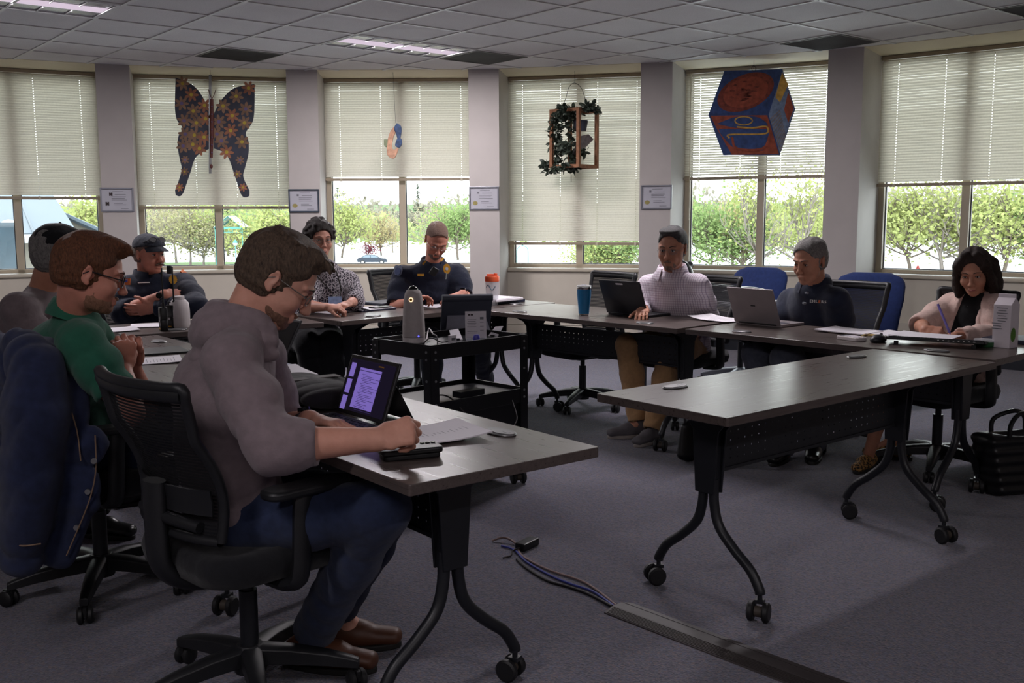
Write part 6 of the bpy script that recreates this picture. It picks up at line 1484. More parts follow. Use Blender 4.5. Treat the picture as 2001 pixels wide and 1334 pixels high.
# tablet with a folding keyboard
BL, BR = PZ(661, 803, H0+.012), PZ(747, 829, H0+.012); mid = (BL+BR)/2; ex_ = (BR-BL).normalized()
r = thing('tablet_computer', 'tablet on its kickstand with a lit document, keyboard attached', 'tablet', (mid.x, mid.y, H0), math.atan2(ex_.y, ex_.x))
m_page = emit('screen_page', (140, 118, 210), .62); m_scrbg = emit('screen_dark', (34, 28, 46), .5); m_scrink = emit('screen_ink', (74, 60, 116), .45)
W_, H_ = (BR-BL).length+.02, .185; M = Matrix.Translation((0, 0, .012)) @ Matrix.Rotation(R(-20), 4, 'X'); b = MB(); b.prism(rrect(W_, .009, .004, 3), 0, H_); tb = b.build('tablet', m_black, r, smooth=0, bevel=.002); tb.matrix_local = M
sc_ = MB().box((0, -.0048, H_*.5), (W_-.026, .0006, H_-.024)).build('screen', m_scrbg, tb, smooth=0)
b = MB(); b.box((-.012+.01, -.0053, H_*.47), (.125, .0006, H_-.06))
for k in range(3): b.box((-W_/2+.034, -.0053, H_*.18+k*.052), (.028, .0006, .044))
b.build('page', m_page, sc_, smooth=0)
b = MB(); rnd = random.Random(8)
for k in range(24):
    w0 = rnd.uniform(.05, .105) if k % 6 else .03; b.box((-.055+.012+w0/2+(.008 if k % 3 else 0), -.0058, H_-.055-k*.0048), (w0, .0004, .0013))
b.box((-.002, -.0058, H_-.044), (.122, .0004, .0022)); b.build('text_line', m_scrink, sc_, smooth=0)
b = MB(); b.box((.05, -.0056, H_-.022), (.03, .0004, .004)); b.build('toolbar', m_gold, sc_, smooth=0)
b = MB(); b.box((0, .094, .058), (W_*.8, .003, .125), (R(28), 0, 0)); b.build('kickstand', m_black, r, smooth=0)
b = MB(); b.prism(rrect(W_, .155, .006, 2), .002, .009); kb = b.build('keyboard', m_keyg, r, smooth=0, loc=(0, -.088, 0), bevel=.001)
b = MB()
for i in range(5):
    for j in range(13): b.box((-W_*.45+W_*.9*(j+.5)/13, .06-.0195*i, .0098), (W_*.9/13*.82, .0155, .0018))
b.build('key', m_key, kb, smooth=0)
# soft black bag behind the tablet
q = PZ(612, 796, H0); F = Field(); F.slab((-.17, 0, .04), (.17, 0, .04), (.115, .036), (.115, .036), (0, 1, 0), .02, 1, .003, 40); F.ell((0, -.11, .045), (.10, .02, .025), None, .02); F.plane((0, 0, .003), (0, 0, -1))
r = thing('laptop_bag', 'black zipped laptop bag lying on the table behind the tablet', 'bag', (q.x-.02, q.y+.10, H0), R(128)); o = F.mesh('bag_body', .006, cloth('bag_nylon', (36, 34, 38), weave=700, fold=12), r, (), 2)
b = MB(); b.tube(spline([(-.07, -.115, .06), (-.05, -.16, .05), (.05, -.16, .05), (.07, -.115, .06)], 5), .009, 8); b.build('handle', m_black, r)
b = MB(); b.box((.03, 0, .0765), (.05, .22, .003)); b.build('strap', m_stub if False else pm('bag_strap', (66, 60, 60), .7), r, smooth=0)
# black phone case near the table edge
p0, p1 = PZ(742, 896, H0), PZ(868, 884, H0); mid = (p0+p1)/2; a = math.atan2(p1.y-p0.y, p1.x-p0.x)
r = thing('phone', 'thick black phone in a case at the table edge by the writing hand', 'phone', (mid.x-.005, mid.y-.012, H0), a)
MB().prism(rrect(.150, .066, .012, 4), 0, .013).build('battery_case', m_rubber, r, bevel=.003); b = MB(); b.prism(rrect(.162, .076, .014, 4), .013, .028); c_ = b.build('phone_case', m_black, r, bevel=.004)
for k in range(3): MB().cyl((.038+.015*k, .018, .028), (.038+.015*k, .018, .0305), .006, n=14).build('camera_lens', m_wface, c_)
# keyboard on its feet, mouse, calculator
kl, kr = PZ(1726, 672, H0), PZ(1926, 684, H0); e_ = (kr-kl).normalized(); nn_ = Vector((-e_.y, e_.x, 0)); mid = (kl+kr)/2+nn_*.08
r = thing('keyboard', 'black keyboard raised on its feet before the woman in the cardigan', 'keyboard', (mid.x, mid.y, H0), math.atan2(e_.y, e_.x))
b = MB(); b.prism(rrect(.44, .155, .012, 3), -.006, .008); M = Matrix.Translation((0, 0, .022)) @ Matrix.Rotation(R(-6), 4, 'X'); kb = b.build('body', m_black, r, smooth=0, bevel=.003); kb.matrix_local = M
b = MB()
for i in range(6):
    for j in range(20): b.box((-.205+.41*(j+.5)/20, -.058+.0225*i, .0095), (.0178, .019, .005))
b.build('key', m_key, kb, smooth=0); b = MB()
for j in range(8): b.box((.02+.022*j, -.0790, .003), (.007+.002*(j > 5), .001, .003))
b.build('key_light', m_whthr, kb, smooth=0)
for s in (-1, 1): MB().box((s*.17, -.055, .008), (.02, .012, .018)).build('foot', m_rubber, r, smooth=0, bevel=.002)
p = PZ(1716, 668, H0); r = thing('computer_mouse', 'dark computer mouse at the end of the keyboard', 'mouse', (p.x, p.y, H0), R(40)); F = Field(); F.ell((0, 0, .012), (.055, .032, .026), None); F.plane((0, 0, .001), (0, 0, -1)); o = F.mesh('shell', .004, m_lapb, r, (), 2); MB().cyl((.025, -.004, .034), (.025, .004, .034), .009, n=14).build('scroll_wheel', m_rubber, r)
p = PZ(1664, 664, H0); r = thing('calculator', 'small white calculator with a yellow pencil beside it', 'calculator', (p.x, p.y, H0), R(118)); b = MB(); b.prism(rrect(.13, .075, .008, 3), 0, .018); ca = b.build('body', m_whitep, r, smooth=0, bevel=.003); MB().box((.042, 0, .0185), (.03, .06, .002)).build('display', m_ink, ca, smooth=0); b = MB()
for i in range(4):
    for j in range(4): b.box((.012-.02*i, -.025+.0165*j, .019), (.013, .012, .003))
b.build('key', m_paper, ca, smooth=0)
pen('yellow pencil lying by the white calculator', PZ(1678, 660, H0+.005), PZ(1694, 652, H0+.005), m_yel, .0042, 'pencil', 'pencil')
q = CARD.j['wrR']+Vector((.62, -.62, -.02)).normalized()*.10; pen('violet pen in the hand of the woman in the cardigan', (q.x+.02, q.y-.02, .748), (q.x-.03, q.y+.03, .90), pm('violet_pen', (132, 120, 204), .4), .006)

# ================================================================ equipment cart and what stands on it
r = thing('equipment_cart', 'black steel equipment cart in the middle of the tables', 'cart', (-.30, 4.885, 0), R(45)); LX, LY = .63, .43; m_ctop = pm('cart_enamel', (17, 18, 22), .32, var=.06); m_bolt = pm('cart_bolt', (170, 172, 176), .3, .9)
for z, nm in ((.735, 'top_shelf'), (.475, 'middle_shelf'), (.13, 'bottom_shelf')):
    b = MB(); b.box((0, 0, z), (LX-.01, LY-.01, .008)); 
    for s in (-1, 1): b.box((0, s*(LY/2-.004), z-.012+(.01 if nm == 'top_shelf' else 0)), (LX, .008, .07)); b.box((s*(LX/2-.004), 0, z-.012+(.01 if nm == 'top_shelf' else 0)), (.008, LY-.016, .07))
    b.build(nm, m_ctop, r, smooth=0, bevel=.002)
for sx in (-1, 1):
    for sy in (-1, 1):
        x, y = sx*(LX/2+.001), sy*(LY/2+.001); b = MB(); b.box((x-sx*.024, y, .43), (.05, .005, .66)); b.box((x, y-sy*.024, .43), (.005, .05, .66)); ps = b.build('post', m_ctop, r, smooth=0)
        b = MB()
        for z in (.735, .70, .60, .49, .455): b.cyl((x-sx*.026, y, z), (x-sx*.026, y+sy*.006, z), .006, n=10); b.cyl((x, y-sy*.026, z), (x+sx*.006, y-sy*.026, z), .006, n=10)
        b.build('bolt', m_bolt, ps)
        caster(r, (x-sx*.03, y-sy*.03, 0), random.uniform(0, 6), .036)
b = MB(); b.box((.12, 0, .29), (.34, LY-.03, .30)); b.build('cabinet', m_ctop, r, smooth=0, bevel=.003)
b = MB(); b.box((0, -LY/2+.09, .50), (.16, .06, .03)); b.build('power_strip', m_lapb, r, smooth=0, bevel=.003)
CT = .7395
def oncart(u, v, z=CT): return PZ(u, v, z)
p = oncart(809, 669); r = thing('conference_camera', 'tall grey fabric conference camera with a glowing round eye, on the cart', 'camera', (p.x, p.y, CT)); m_owl = cloth('owl_grey_fabric', (176, 168, 166), var=.05, weave=1500, fold=60, bump=.15)
MB().lathe([(.001, 0), (.052, 0), (.055, .004), (.0555, .028), (.001, .03)], 36).build('base_ring', m_whitep, r)
MB().lathe([(.001, .03), (.0555, .03), (.0545, .08), (.051, .15), (.046, .21), (.041, .240), (.033, .255), (.020, .262), (.001, .263)], 36).build('body', m_owl, r)
b = MB(); b.ball((0, 0, .258), (.024, .024, .02), 20, 12); b.build('lens_dome', m_wface, r)
d = Vector((-p.x, -p.y, 0)).normalized(); d = Matrix.Rotation(R(-14), 3, 'Z') @ d; c_ = d*.0462+Vector((0, 0, .213)); x_, y_, _ = basis(d)
b = MB(); b.tube([c_+(x_*cos(2*pi*k/24)+y_*sin(2*pi*k/24))*.0088 for k in range(25)], .0022, 8, cap=False); b.build('eye_light', emit('eye_glow', (255, 214, 170), 1.6), r)
b = MB(); b.cyl(c_-d*.004, c_+d*.001, .0088, n=20); b.build('eye_centre', m_troff if False else m_gold, r)
b = MB(); d2 = Matrix.Rotation(R(38), 3, 'Z') @ d; b.ball(d2*.0555+Vector((0, 0, .036)), .004, 8, 6); b.build('status_light', emit('blue_led', (90, 90, 255), 2.0), r)
q = oncart(912, 652); r = thing('tablet_stand', 'dark display in a folding case leaning back on the cart', 'tablet', (q.x, q.y+.06, CT), R(14)); m_slate = pm('slate_case', (58, 62, 74), .6, var=.06)
b = MB(); M = Matrix.Translation((0, .06, .01)) @ Matrix.Rotation(R(24), 4, 'X'); b.prism(rrect(.27, .016, .007, 4), 0, .19); o = b.build('display', m_slate, r, smooth=0, bevel=.004); o.matrix_local = M
b = MB(); b.cyl((-.135, 0, 0), (.135, 0, 0), .019, n=18); o = b.build('roll_edge', m_slate, r); o.matrix_local = M @ Matrix.Translation((0, .004, .19))
b = MB(); b.add([(-.12, -.03, .005), (.12, -.03, .005), (.10, .02, .10), (-.10, .02, .10)], [(0, 1, 2, 3)]); b.sheet([[(-.12, -.03, .006), (.12, -.03, .006)], [(-.10, .02, .10), (.10, .02, .10)]], .003); b.build('flap', pm('flap_grey', (120, 120, 132), .6), r, smooth=0)
MB().box((0, .03, .003), (.25, .13, .006)).build('foot', m_slate, r, smooth=0)
a_, b_ = oncart(910, 668), oncart(950, 662); mid = (a_+b_)/2; r = thing('card_sign', 'small white instruction card standing on the cart', 'sign', (mid.x, mid.y, CT), R(8))
b = MB(); b.prism(rrect(.105, .004, .0018, 2), .012, .145); o = b.build('card', m_cert if False else pm('card_white', (206, 200, 206), .4, var=.03), r, smooth=0); o.rotation_euler = (R(-5), 0, 0)
b = MB()
for k in range(5): b.box((-.02, -.0026, .104-.009*k), (.045-.006*(k % 2), .0006, .0022))
for k in range(4): b.box((.03, -.0026, .11-.02*k), (.018, .0006, .012 if k == 0 else .0022))
for k in range(2): b.box((-.018, -.0026, .046-.009*k), (.05, .0006, .0024))
o2 = b.build('printed_line', m_ink, o, smooth=0); b = MB(); b.box((-.032, -.0026, .127), (.011, .0006, .0075)); b.box((-.019, -.0026, .127), (.011, .0006, .0075)); b.build('heading', m_dink, o, smooth=0)
MB().box((0, 0, .007), (.10, .03, .014)).build('base', m_clear, r, smooth=0, bevel=.003)
a_ = oncart(931, 668); r = thing('knob', 'round blue-violet plastic knob before the instruction card', 'knob', (a_.x, a_.y, CT)); MB().lathe([(.001, 0), (.014, 0), (.017, .006), (.017, .028), (.012, .036), (.001, .037)], 20).build('body', pm('violet_plastic', (70, 66, 168), .35), r)
for (u, v, an, lab) in ((894, 664, 30, 'pale folded card flap beside the small white box'), (963, 657, -35, 'pale folded card flap beside the instruction card')):
    a_ = oncart(u, v); r = thing('folded_card', lab, 'card', (a_.x, a_.y, CT), R(an)); b = MB(); b.sheet([[(-.03, 0, .001), (.03, 0, .001)], [(-.02, .05, .045), (.03, .05, .05)]], .002); b.build('flap', m_paper, r, smooth=0); MB().box((0, -.002, .004), (.02, .012, .008)).build('clip', m_black, r, smooth=0)
a_ = oncart(884, 674); r = thing('small_box', 'small white upright box on the cart', 'box', (a_.x, a_.y, CT), R(35)); MB().box((0, 0, .024), (.034, .022, .048)).build('carton', m_paper, r, smooth=0, bevel=.001); MB().box((-.0, -.0112, .03), (.022, .0006, .012)).build('printed_line', m_ink, r, smooth=0)
def cable(label, pts, mat, rad, n=10):
    pts = [Vector(p) for p in pts]; o = MB().tube(spline(pts, n), rad, 8).build('cable', mat, None, smooth=80); return tag(o, label, 'cable')
m_cw = pm('white_cable', (196, 190, 192), .5); m_cb2 = pm('blue_cable', (52, 62, 150), .5); m_cd = pm('dark_cable', (34, 30, 32), .55); m_cgr = pm('tan_cable', (146, 122, 116), .6)
cable('white cable arching behind the conference camera', [oncart(833, 668, CT+.004), oncart(838, 650, CT+.03)+Vector((0, 0, .02)), oncart(846, 652, CT+.075), oncart(853, 657, CT+.05), oncart(855, 672, CT+.004)], m_cw, .0032)
cable('black cable looping on the cart top', [oncart(826, 672, CT+.004), oncart(842, 660, CT+.03), oncart(862, 668, CT+.004), oncart(880, 664, CT+.004)], m_cd, .003)
cable('black cable hanging from the middle shelf of the cart', [(-.40, 4.80, .485), (-.30, 4.68, .50), (-.18, 4.60, .40), (-.05, 4.62, .34), (.02, 4.70, .38), (.0, 4.80, .46)], m_cd, .004)
slabthing('memory_stick', 'flat black remote lying beside the conference camera', 'remote', 772, 667, 30, (.09, .03, .012), m_black, z=CT)

# ================================================================ on the floor
q0, q1 = PZ(1206, 1188, 0), PZ(1640, 1352, 0); d = (q1-q0); ang = math.atan2(d.y, d.x)
r = thing('cable_cover', 'dark ribbed rubber cable ramp lying on the carpet', 'cable ramp', (q0.x, q0.y, 0), ang); Lr = 1.35; m_ramp = pm('ramp_rubber', (56, 50, 50), .55, var=.1, scale=40)
b = MB(); prof = [(-.068, 0), (-.066, .004), (-.022, .016), (.022, .016), (.066, .004), (.068, 0)]; b.rings([[Vector((x, y, z)) for y, z in prof] for x in (0, Lr)]); b.build('ramp', m_ramp, r, smooth=0)
b = MB()
for s in (-1, 1):
    for k in range(7):
        y = s*(.028+.0055*k); z = .0152-.0016*k*.95
        b.box((Lr/2, y, z-.0004), (Lr-.02, .0026, .0026))
b.build('rib', m_ramp, r, smooth=0)
cable('tan cable running from the table leg to the cable ramp', [PZ(962, 1056, .006), PZ(985, 1050, .02), PZ(1008, 1062, .008), PZ(1020, 1085, .006), PZ(1070, 1112, .006), PZ(1130, 1132, .006), PZ(1160, 1148, .006), PZ(1204, 1182, .008)], m_cgr, .0045)
cable('blue network cable running into the cable ramp', [PZ(980, 1066, .006), PZ(1005, 1074, .006), PZ(1030, 1098, .006), PZ(1080, 1126, .006), PZ(1120, 1142, .006), PZ(1160, 1156, .006), PZ(1200, 1184, .008)], m_cb2, .0045)
cable('dark power cable beside the blue one on the carpet', [PZ(1010, 1092, .006), PZ(1030, 1110, .006), PZ(1070, 1134, .006), PZ(1110, 1146, .006), PZ(1150, 1160, .007), PZ(1196, 1184, .008)], m_cd, .0055)
p = PZ(1030, 1070, 0); r = thing('power_adapter', 'black power brick on the carpet near the table caster', 'adapter', (p.x, p.y, 0), R(55)); MB().box((0, 0, .017), (.11, .05, .032)).build('brick', m_black, r, smooth=0, bevel=.006); b = MB(); b.tube(spline([(-.055, 0, .016), (-.09, .01, .01), (-.13, -.01, .006), (-.17, .0, .006)], 5), .0035, 6); b.build('lead', m_cd, r)
# quilted tote
p = PZ(1985, 975, 0); m_quilt = pm('quilted_nylon', (20, 20, 23), .38, var=.1, scale=20, bump=.5, bscale=25); r = thing('tote_bag', 'black quilted tote bag standing on the carpet', 'bag', (p.x+.05, p.y+.12, 0), R(15)); F = Field()
for k in range(6): F.slab((-.13-.012*k, 0, .035+.048*k), (.13+.012*k, 0, .035+.048*k), (.085, .034), (.085, .034), (0, 1, 0), .02)
F.ell((0, 0, .33), (.15, .06, .07), None, .02, -1); F.plane((0, 0, .004), (0, 0, -1)); F.mesh('bag_body', .007, m_quilt, r, (), 1)
for s in (-1, 1): b = MB(); b.tube(spline([(-.1, s*.06, .28), (-.09, s*.06, .36), (0, s*.03, .40), (.09, s*.06, .36), (.1, s*.06, .28)], 5), .011, 8); b.build('handle', m_quilt, r)
b = MB(); b.tube([(.02+.02*cos(2*pi*k/16), -.05, .30+.012*sin(2*pi*k/16)) for k in range(17)], .004, 6, cap=False); b.build('buckle', m_chrome, r)
p = PZ(1350, 898, 0); r = thing('handbag', 'small black handbag with pale clasps standing behind the empty table', 'bag', (p.x, p.y, 0), R(50)); F = Field(); F.slab((0, 0, .05), (0, 0, .20), (.13, .05), (.10, .03), (1, 0, 0), .02); F.plane((0, 0, .002), (0, 0, -1)); F.mesh('bag_body', .007, m_black, r, (), 2); b = MB(); b.tube(spline([(-.07, 0, .2), (-.06, 0, .28), (.06, 0, .28), (.07, 0, .2)], 5), .008, 8); b.build('handle', m_black, r)
b = MB()
for k in range(3): b.tube([(-.03+.02*cos(t), -.052, .14+.03*k+.012*sin(t)) for t in [2*pi*j/14 for j in range(15)]], .003, 6, cap=False)
b.build('clasp', m_gold, r)
# bags on the side table
m_leath = pm('black_leather', (22, 23, 26), .32, var=.1, scale=12, bump=.35, bscale=9)
p = Vector((1.60, 7.28, .74)); r = thing('document_bag', 'flat black bag lying on the pale side table', 'bag', p, R(133)); F = Field(); F.slab((-.2, 0, .05), (.2, 0, .06), (.14, .045), (.14, .05), (0, 1, 0), .02, 1, .006, 30); F.plane((0, 0, .003), (0, 0, -1)); F.mesh('bag_body', .009, m_leath, r, (), 1); b = MB(); b.tube(spline([(-.08, -.13, .06), (-.06, -.2, .04), (.06, -.2, .04), (.08, -.13, .06)], 5), .01, 8); b.build('handle', m_leath, r)
p = Vector((1.24, 7.52, .74)); r = thing('backpack', 'crumpled black backpack standing behind the checked shirt man', 'bag', p, R(133)); F = Field(); F.ell((0, 0, .14), (.14, .11, .15), None, .03); F.ell((.12, 0, .09), (.15, .10, .09), None, .05); F.cap((-.05, -.08, .24), (.18, -.06, .10), .03, .03, .02, 1, .006, 50); F.cap((-.02, .06, .27), (.16, .06, .15), .03, .03, .02); F.plane((0, 0, .003), (0, 0, -1)); F.mesh('bag_body', .009, m_leath, r, (), 1)
b = MB(); b.tube(spline([(-.04, -.1, .25), (.05, -.14, .2), (.15, -.13, .1), (.2, -.1, .03)], 5), .012, 8, flat=.4); b.build('strap', m_black, r)
# denim jacket over the chair of the green polo man
m_denim = cloth('jacket_denim', (36, 44, 74), var=.2, weave=1400, fold=10, bump=.7); m_stit = pm('jacket_stitching', (128, 104, 84), .8); F = Field(); lx = lefto(37); fx = vec(37)
r = thing('denim_jacket', 'blue denim jacket hung over the chair back of the green polo man', 'jacket', (0, 0, 0))
bk = Vector((-1.74, 3.34, 0))
F.slab(bk+Z*.93, bk+Z*.70-fx*.02, (.235, .045), (.225, .045), lx, .03, 1, .010, 26); F.slab(bk+Z*.70-fx*.02, bk+Z*.34-fx*.01, (.225, .045), (.235, .04), lx, .03, 1, .010, 30, 1)
F.chain([PY(40, 668, 3.18), PY(92, 700, 3.14), PY(128, 790, 3.12)], [.045, .055, .045], .03, wr=.006)
F.chain([PY(66, 705, 3.04), PY(70, 800, 3.02), PY(58, 930, 3.0), PY(44, 1080, 3.0)], [.075, .088, .080, .062], .03, wr=.013, wf=36)
vx = Vector((1, .1, 0)); F.slab(PY(118, 740, 3.14), PY(150, 870, 3.10), (.050, .028), (.072, .028), vx, .03, 1, .009, 34); F.slab(PY(150, 870, 3.10), PY(142, 980, 3.08), (.072, .028), (.060, .026), vx, .03, 1, .009, 34, 2); F.slab(PY(142, 980, 3.08), PY(104, 1095, 3.08), (.060, .026), (.05, .024), vx, .03, 1, .007, 34)
F.mesh('denim', .0085, m_denim, r, (), 2)
b = MB(); b.tube(spline([PY(18, 1058, 2.945), PY(44, 1066, 2.93), PY(80, 1062, 2.945)], 5), .0025, 6); b.tube(spline([PY(104, 700, 3.075), PY(128, 770, 3.075), PY(150, 840, 3.06), PY(158, 900, 3.055)], 5), .0022, 6); b.build('seam', m_stit, r)
b = MB(); b.tube(spline([PY(186, 850, 3.075), PY(187, 920, 3.06), PY(172, 985, 3.05), PY(130, 1085, 3.05)], 5), .0022, 6); b.build('seam', m_stit, r)
for u, v in ((184, 900), (172, 960), (150, 1030)):
    c_ = PY(u, v, 3.055); MB().cyl(c_, c_+Vector((.1, -.8, 0)).normalized()*.006, .009, n=14).build('button', m_grom, r)
rebase(r, (bk.x, bk.y, 0))
# ================================================================ outdoors, one storey and more below
GZ = -5.65
def gp(u, v, z=GZ): return PZ(u, v, z)
t = NT('paved_ground'); c = t.coord(); f = t.noise(c, .05, 4); m_pave = t.done(t.bsdf(t.ramp(f, [(.35, (186, 184, 180)), (.65, (208, 206, 202))]), .9, 0, .1))
m_grass = pm('lawn', (74, 96, 40), .95, var=.25, scale=.4); m_asph = pm('street_asphalt', (140, 140, 144), .9, var=.06, scale=.5)
MB().prism([(-420, 14), (420, 14), (420, 700), (-420, 700)], GZ-.4, GZ).build('ground_outside', m_pave, smooth=0)['kind'] = 'structure'
b = MB(); b.prism([(p.x, p.y) for p in (gp(300, 528), gp(560, 524), gp(560, 512), gp(300, 514))], GZ, GZ+.12); b.build('lawn_outside', m_grass, smooth=0)['kind'] = 'structure'
m_bark = pm('bark', (96, 84, 74), .9, var=.2, scale=3); m_barkg = pm('grey_bark', (122, 112, 106), .9, var=.2, scale=3)
def leafmat(name, a, b_):
    t = NT(name); c = t.coord(); f = t.noise(c, 1.3, 3); g = t.noise(c, 14, 2); cc = t.ramp(t.math('ADD', t.math('MULTIPLY', f, .5), t.math('MULTIPLY', g, .5)), [(.35, a), (.65, b_)])
    d = t.n('ShaderNodeBsdfDiffuse'); s = t.n('ShaderNodeBsdfTranslucent'); mx = t.n('ShaderNodeMixShader', i_Fac=.35); t.link(cc, d.inputs[0]); t.link(cc, s.inputs[0]); t.link(d.outputs[0], mx.inputs[1]); t.link(s.outputs[0], mx.inputs[2]); return t.done(mx.outputs[0])
ML = {'lime': leafmat('leaf_lime', (132, 138, 82), (160, 164, 106)), 'green': leafmat('leaf_green', (104, 124, 76), (136, 152, 98)), 'olive': leafmat('leaf_olive', (128, 124, 92), (154, 148, 112)), 'dark': leafmat('leaf_dark', (74, 94, 76), (98, 116, 92)), 'rust': leafmat('leaf_rust', (152, 134, 102), (160, 150, 108)), 'red': leafmat('leaf_red', (112, 48, 64), (140, 70, 84)), 'bud': leafmat('leaf_bud', (150, 138, 116), (172, 162, 130))}  # leaf colours kept pale and greyish to stand in for outdoor haze
def branchy(rnd, h, spread, n1, levels=3, r=.16, low=0):
    "trunk and forking branches: list of (points, radii)"
    out = []; tips = []
    def go(p, d, L, rr, lev):
        pts = [p]; q = p; dd = d
        for i in range(4):
            dd = (dd+Vector((rnd.gauss(0, .10), rnd.gauss(0, .10), .05))).normalized(); q = q+dd*(L/4); pts.append(q)
        out.append((pts, [rr*(1-.12*i) for i in range(5)], lev)); tips.extend(pts[2:] if lev else pts[3:])
        if lev < levels:
            for k in range(n1 if lev == 0 else 3+(lev == 1)):
                a = rnd.uniform(0, 2*pi); s = rnd.uniform(.35, .75)*spread; nd = (dd*.8+Vector((cos(a)*s, sin(a)*s, rnd.uniform(.0, .35)))).normalized()
                go(pts[rnd.randint(2, 4)], nd, L*rnd.uniform(.55, .78), rr*.55, lev+1)
    go(Vector((0, 0, 0)), Vector((0, 0, 1)), h*.30, r, 0)
    if low:
        for k in range(low):
            a = rnd.uniform(0, 2*pi); go(Vector((0, 0, h*rnd.uniform(.10, .22))), Vector((cos(a), sin(a), rnd.uniform(.1, .5))).normalized(), h*.26, r*.5, max(1, levels-2))
    return out, tips
def make_tree(name, seed, h, spread, leaf, nleaf, size, bark, label, n1=5, levels=3, sc=(1, 1)):
    rnd = random.Random(seed); r = thing(name, label, 'tree', group='trees outside the windows'); br, tips = branchy(rnd, h, spread, n1, levels, low=0 if leaf in ('bud', 'red') else 7)
    b = MB(); b2 = MB()
    for pts, rs, lev in br: (b if lev == 0 else b2).tube(pts, rs, 6 if lev < 2 else 4)
    tr = b.build('trunk', bark, r, smooth=60); b2.build('branch', bark, r, smooth=60)
    if nleaf:
        b = MB(); top = max(p.z for p in tips)
        for k in range(nleaf):
            p = rnd.choice(tips)+Vector((rnd.gauss(0, .8), rnd.gauss(0, .8), rnd.gauss(0, .75))); d = Vector((rnd.gauss(0, 1), rnd.gauss(0, 1), rnd.gauss(0, .7))).normalized(); n = d.cross(Vector((rnd.gauss(0, 1), rnd.gauss(0, 1), rnd.gauss(0, 1)))).normalized(); L = size*rnd.uniform(.6, 1.3)
            b.add([p-d*L*.5, p+n*L*.34, p+d*L*.5, p-n*L*.34], [(0, 1, 2, 3)])
        b.build('foliage', ML[leaf], r, smooth=0)
    r['h'] = max(p.z for p in tips); return r
def conifer(seed, h, label):
    rnd = random.Random(seed); r = thing('conifer_tree', label, 'tree', group='trees outside the windows'); MB().tube([(0, 0, 0), (0, 0, h)], [.3, .05], 8).build('trunk', m_bark, r); b = MB()
    for k in range(1500):
        q = rnd.random()**.8; z = h*(.12+.86*q); rr = (1-q)*h*.20*rnd.uniform(.2, 1.05)+.1; a = rnd.uniform(0, 2*pi); p = Vector((rr*cos(a), rr*sin(a), z-rr*.15)); d = Vector((cos(a), sin(a), rnd.uniform(-.5, .1))).normalized(); n = d.cross(Z).normalized(); L = rnd.uniform(.5, 1.0)
        b.add([p, p+d*L*.5+n*L*.2, p+d*L, p+d*L*.5-n*L*.2], [(0, 1, 2, 3)])
    b.build('foliage', ML['dark'], r, smooth=0); r['h'] = h; return r
T0 = {}
def plant(kind, u, base_v, top_v, label, turn=0.0, wide=1.0, leaf=None):
    g = gp(u, base_v); D = g.y; zt = CAMH+(422-top_v)/FPX*D; H = zt-GZ
    if kind not in T0:
        T0[kind] = {'lime': lambda: make_tree('leafy_tree', 5, 11, 1.0, 'lime', 2900, .36, m_bark, label), 'green': lambda: make_tree('leafy_tree', 9, 11, 1.1, 'green', 2900, .36, m_bark, label), 'olive': lambda: make_tree('leafy_tree', 14, 11, .85, 'olive', 2400, .32, m_barkg, label), 'bare': lambda: make_tree('bare_tree', 21, 11, .9, 'bud', 900, .22, m_barkg, label, 6, 4), 'thin': lambda: make_tree('budding_tree', 33, 11, .8, 'lime', 1300, .30, m_barkg, label, 6, 4), 'rust': lambda: make_tree('leafy_tree', 41, 11, .9, 'rust', 2000, .34, m_bark, label), 'conifer': lambda: conifer(3, 16, label), 'shrub': lambda: make_tree('red_shrub', 51, 4, 1.2, 'red', 900, .3, m_bark, label)}[kind]()
        r = T0[kind]
    else: r = copy_tree(T0[kind]); r['label'] = label
    s = H/r['h']; r.location = (g.x, g.y, GZ-.05); r.scale = (s*wide, s*wide, s); r.rotation_euler = (0, 0, turn); return r
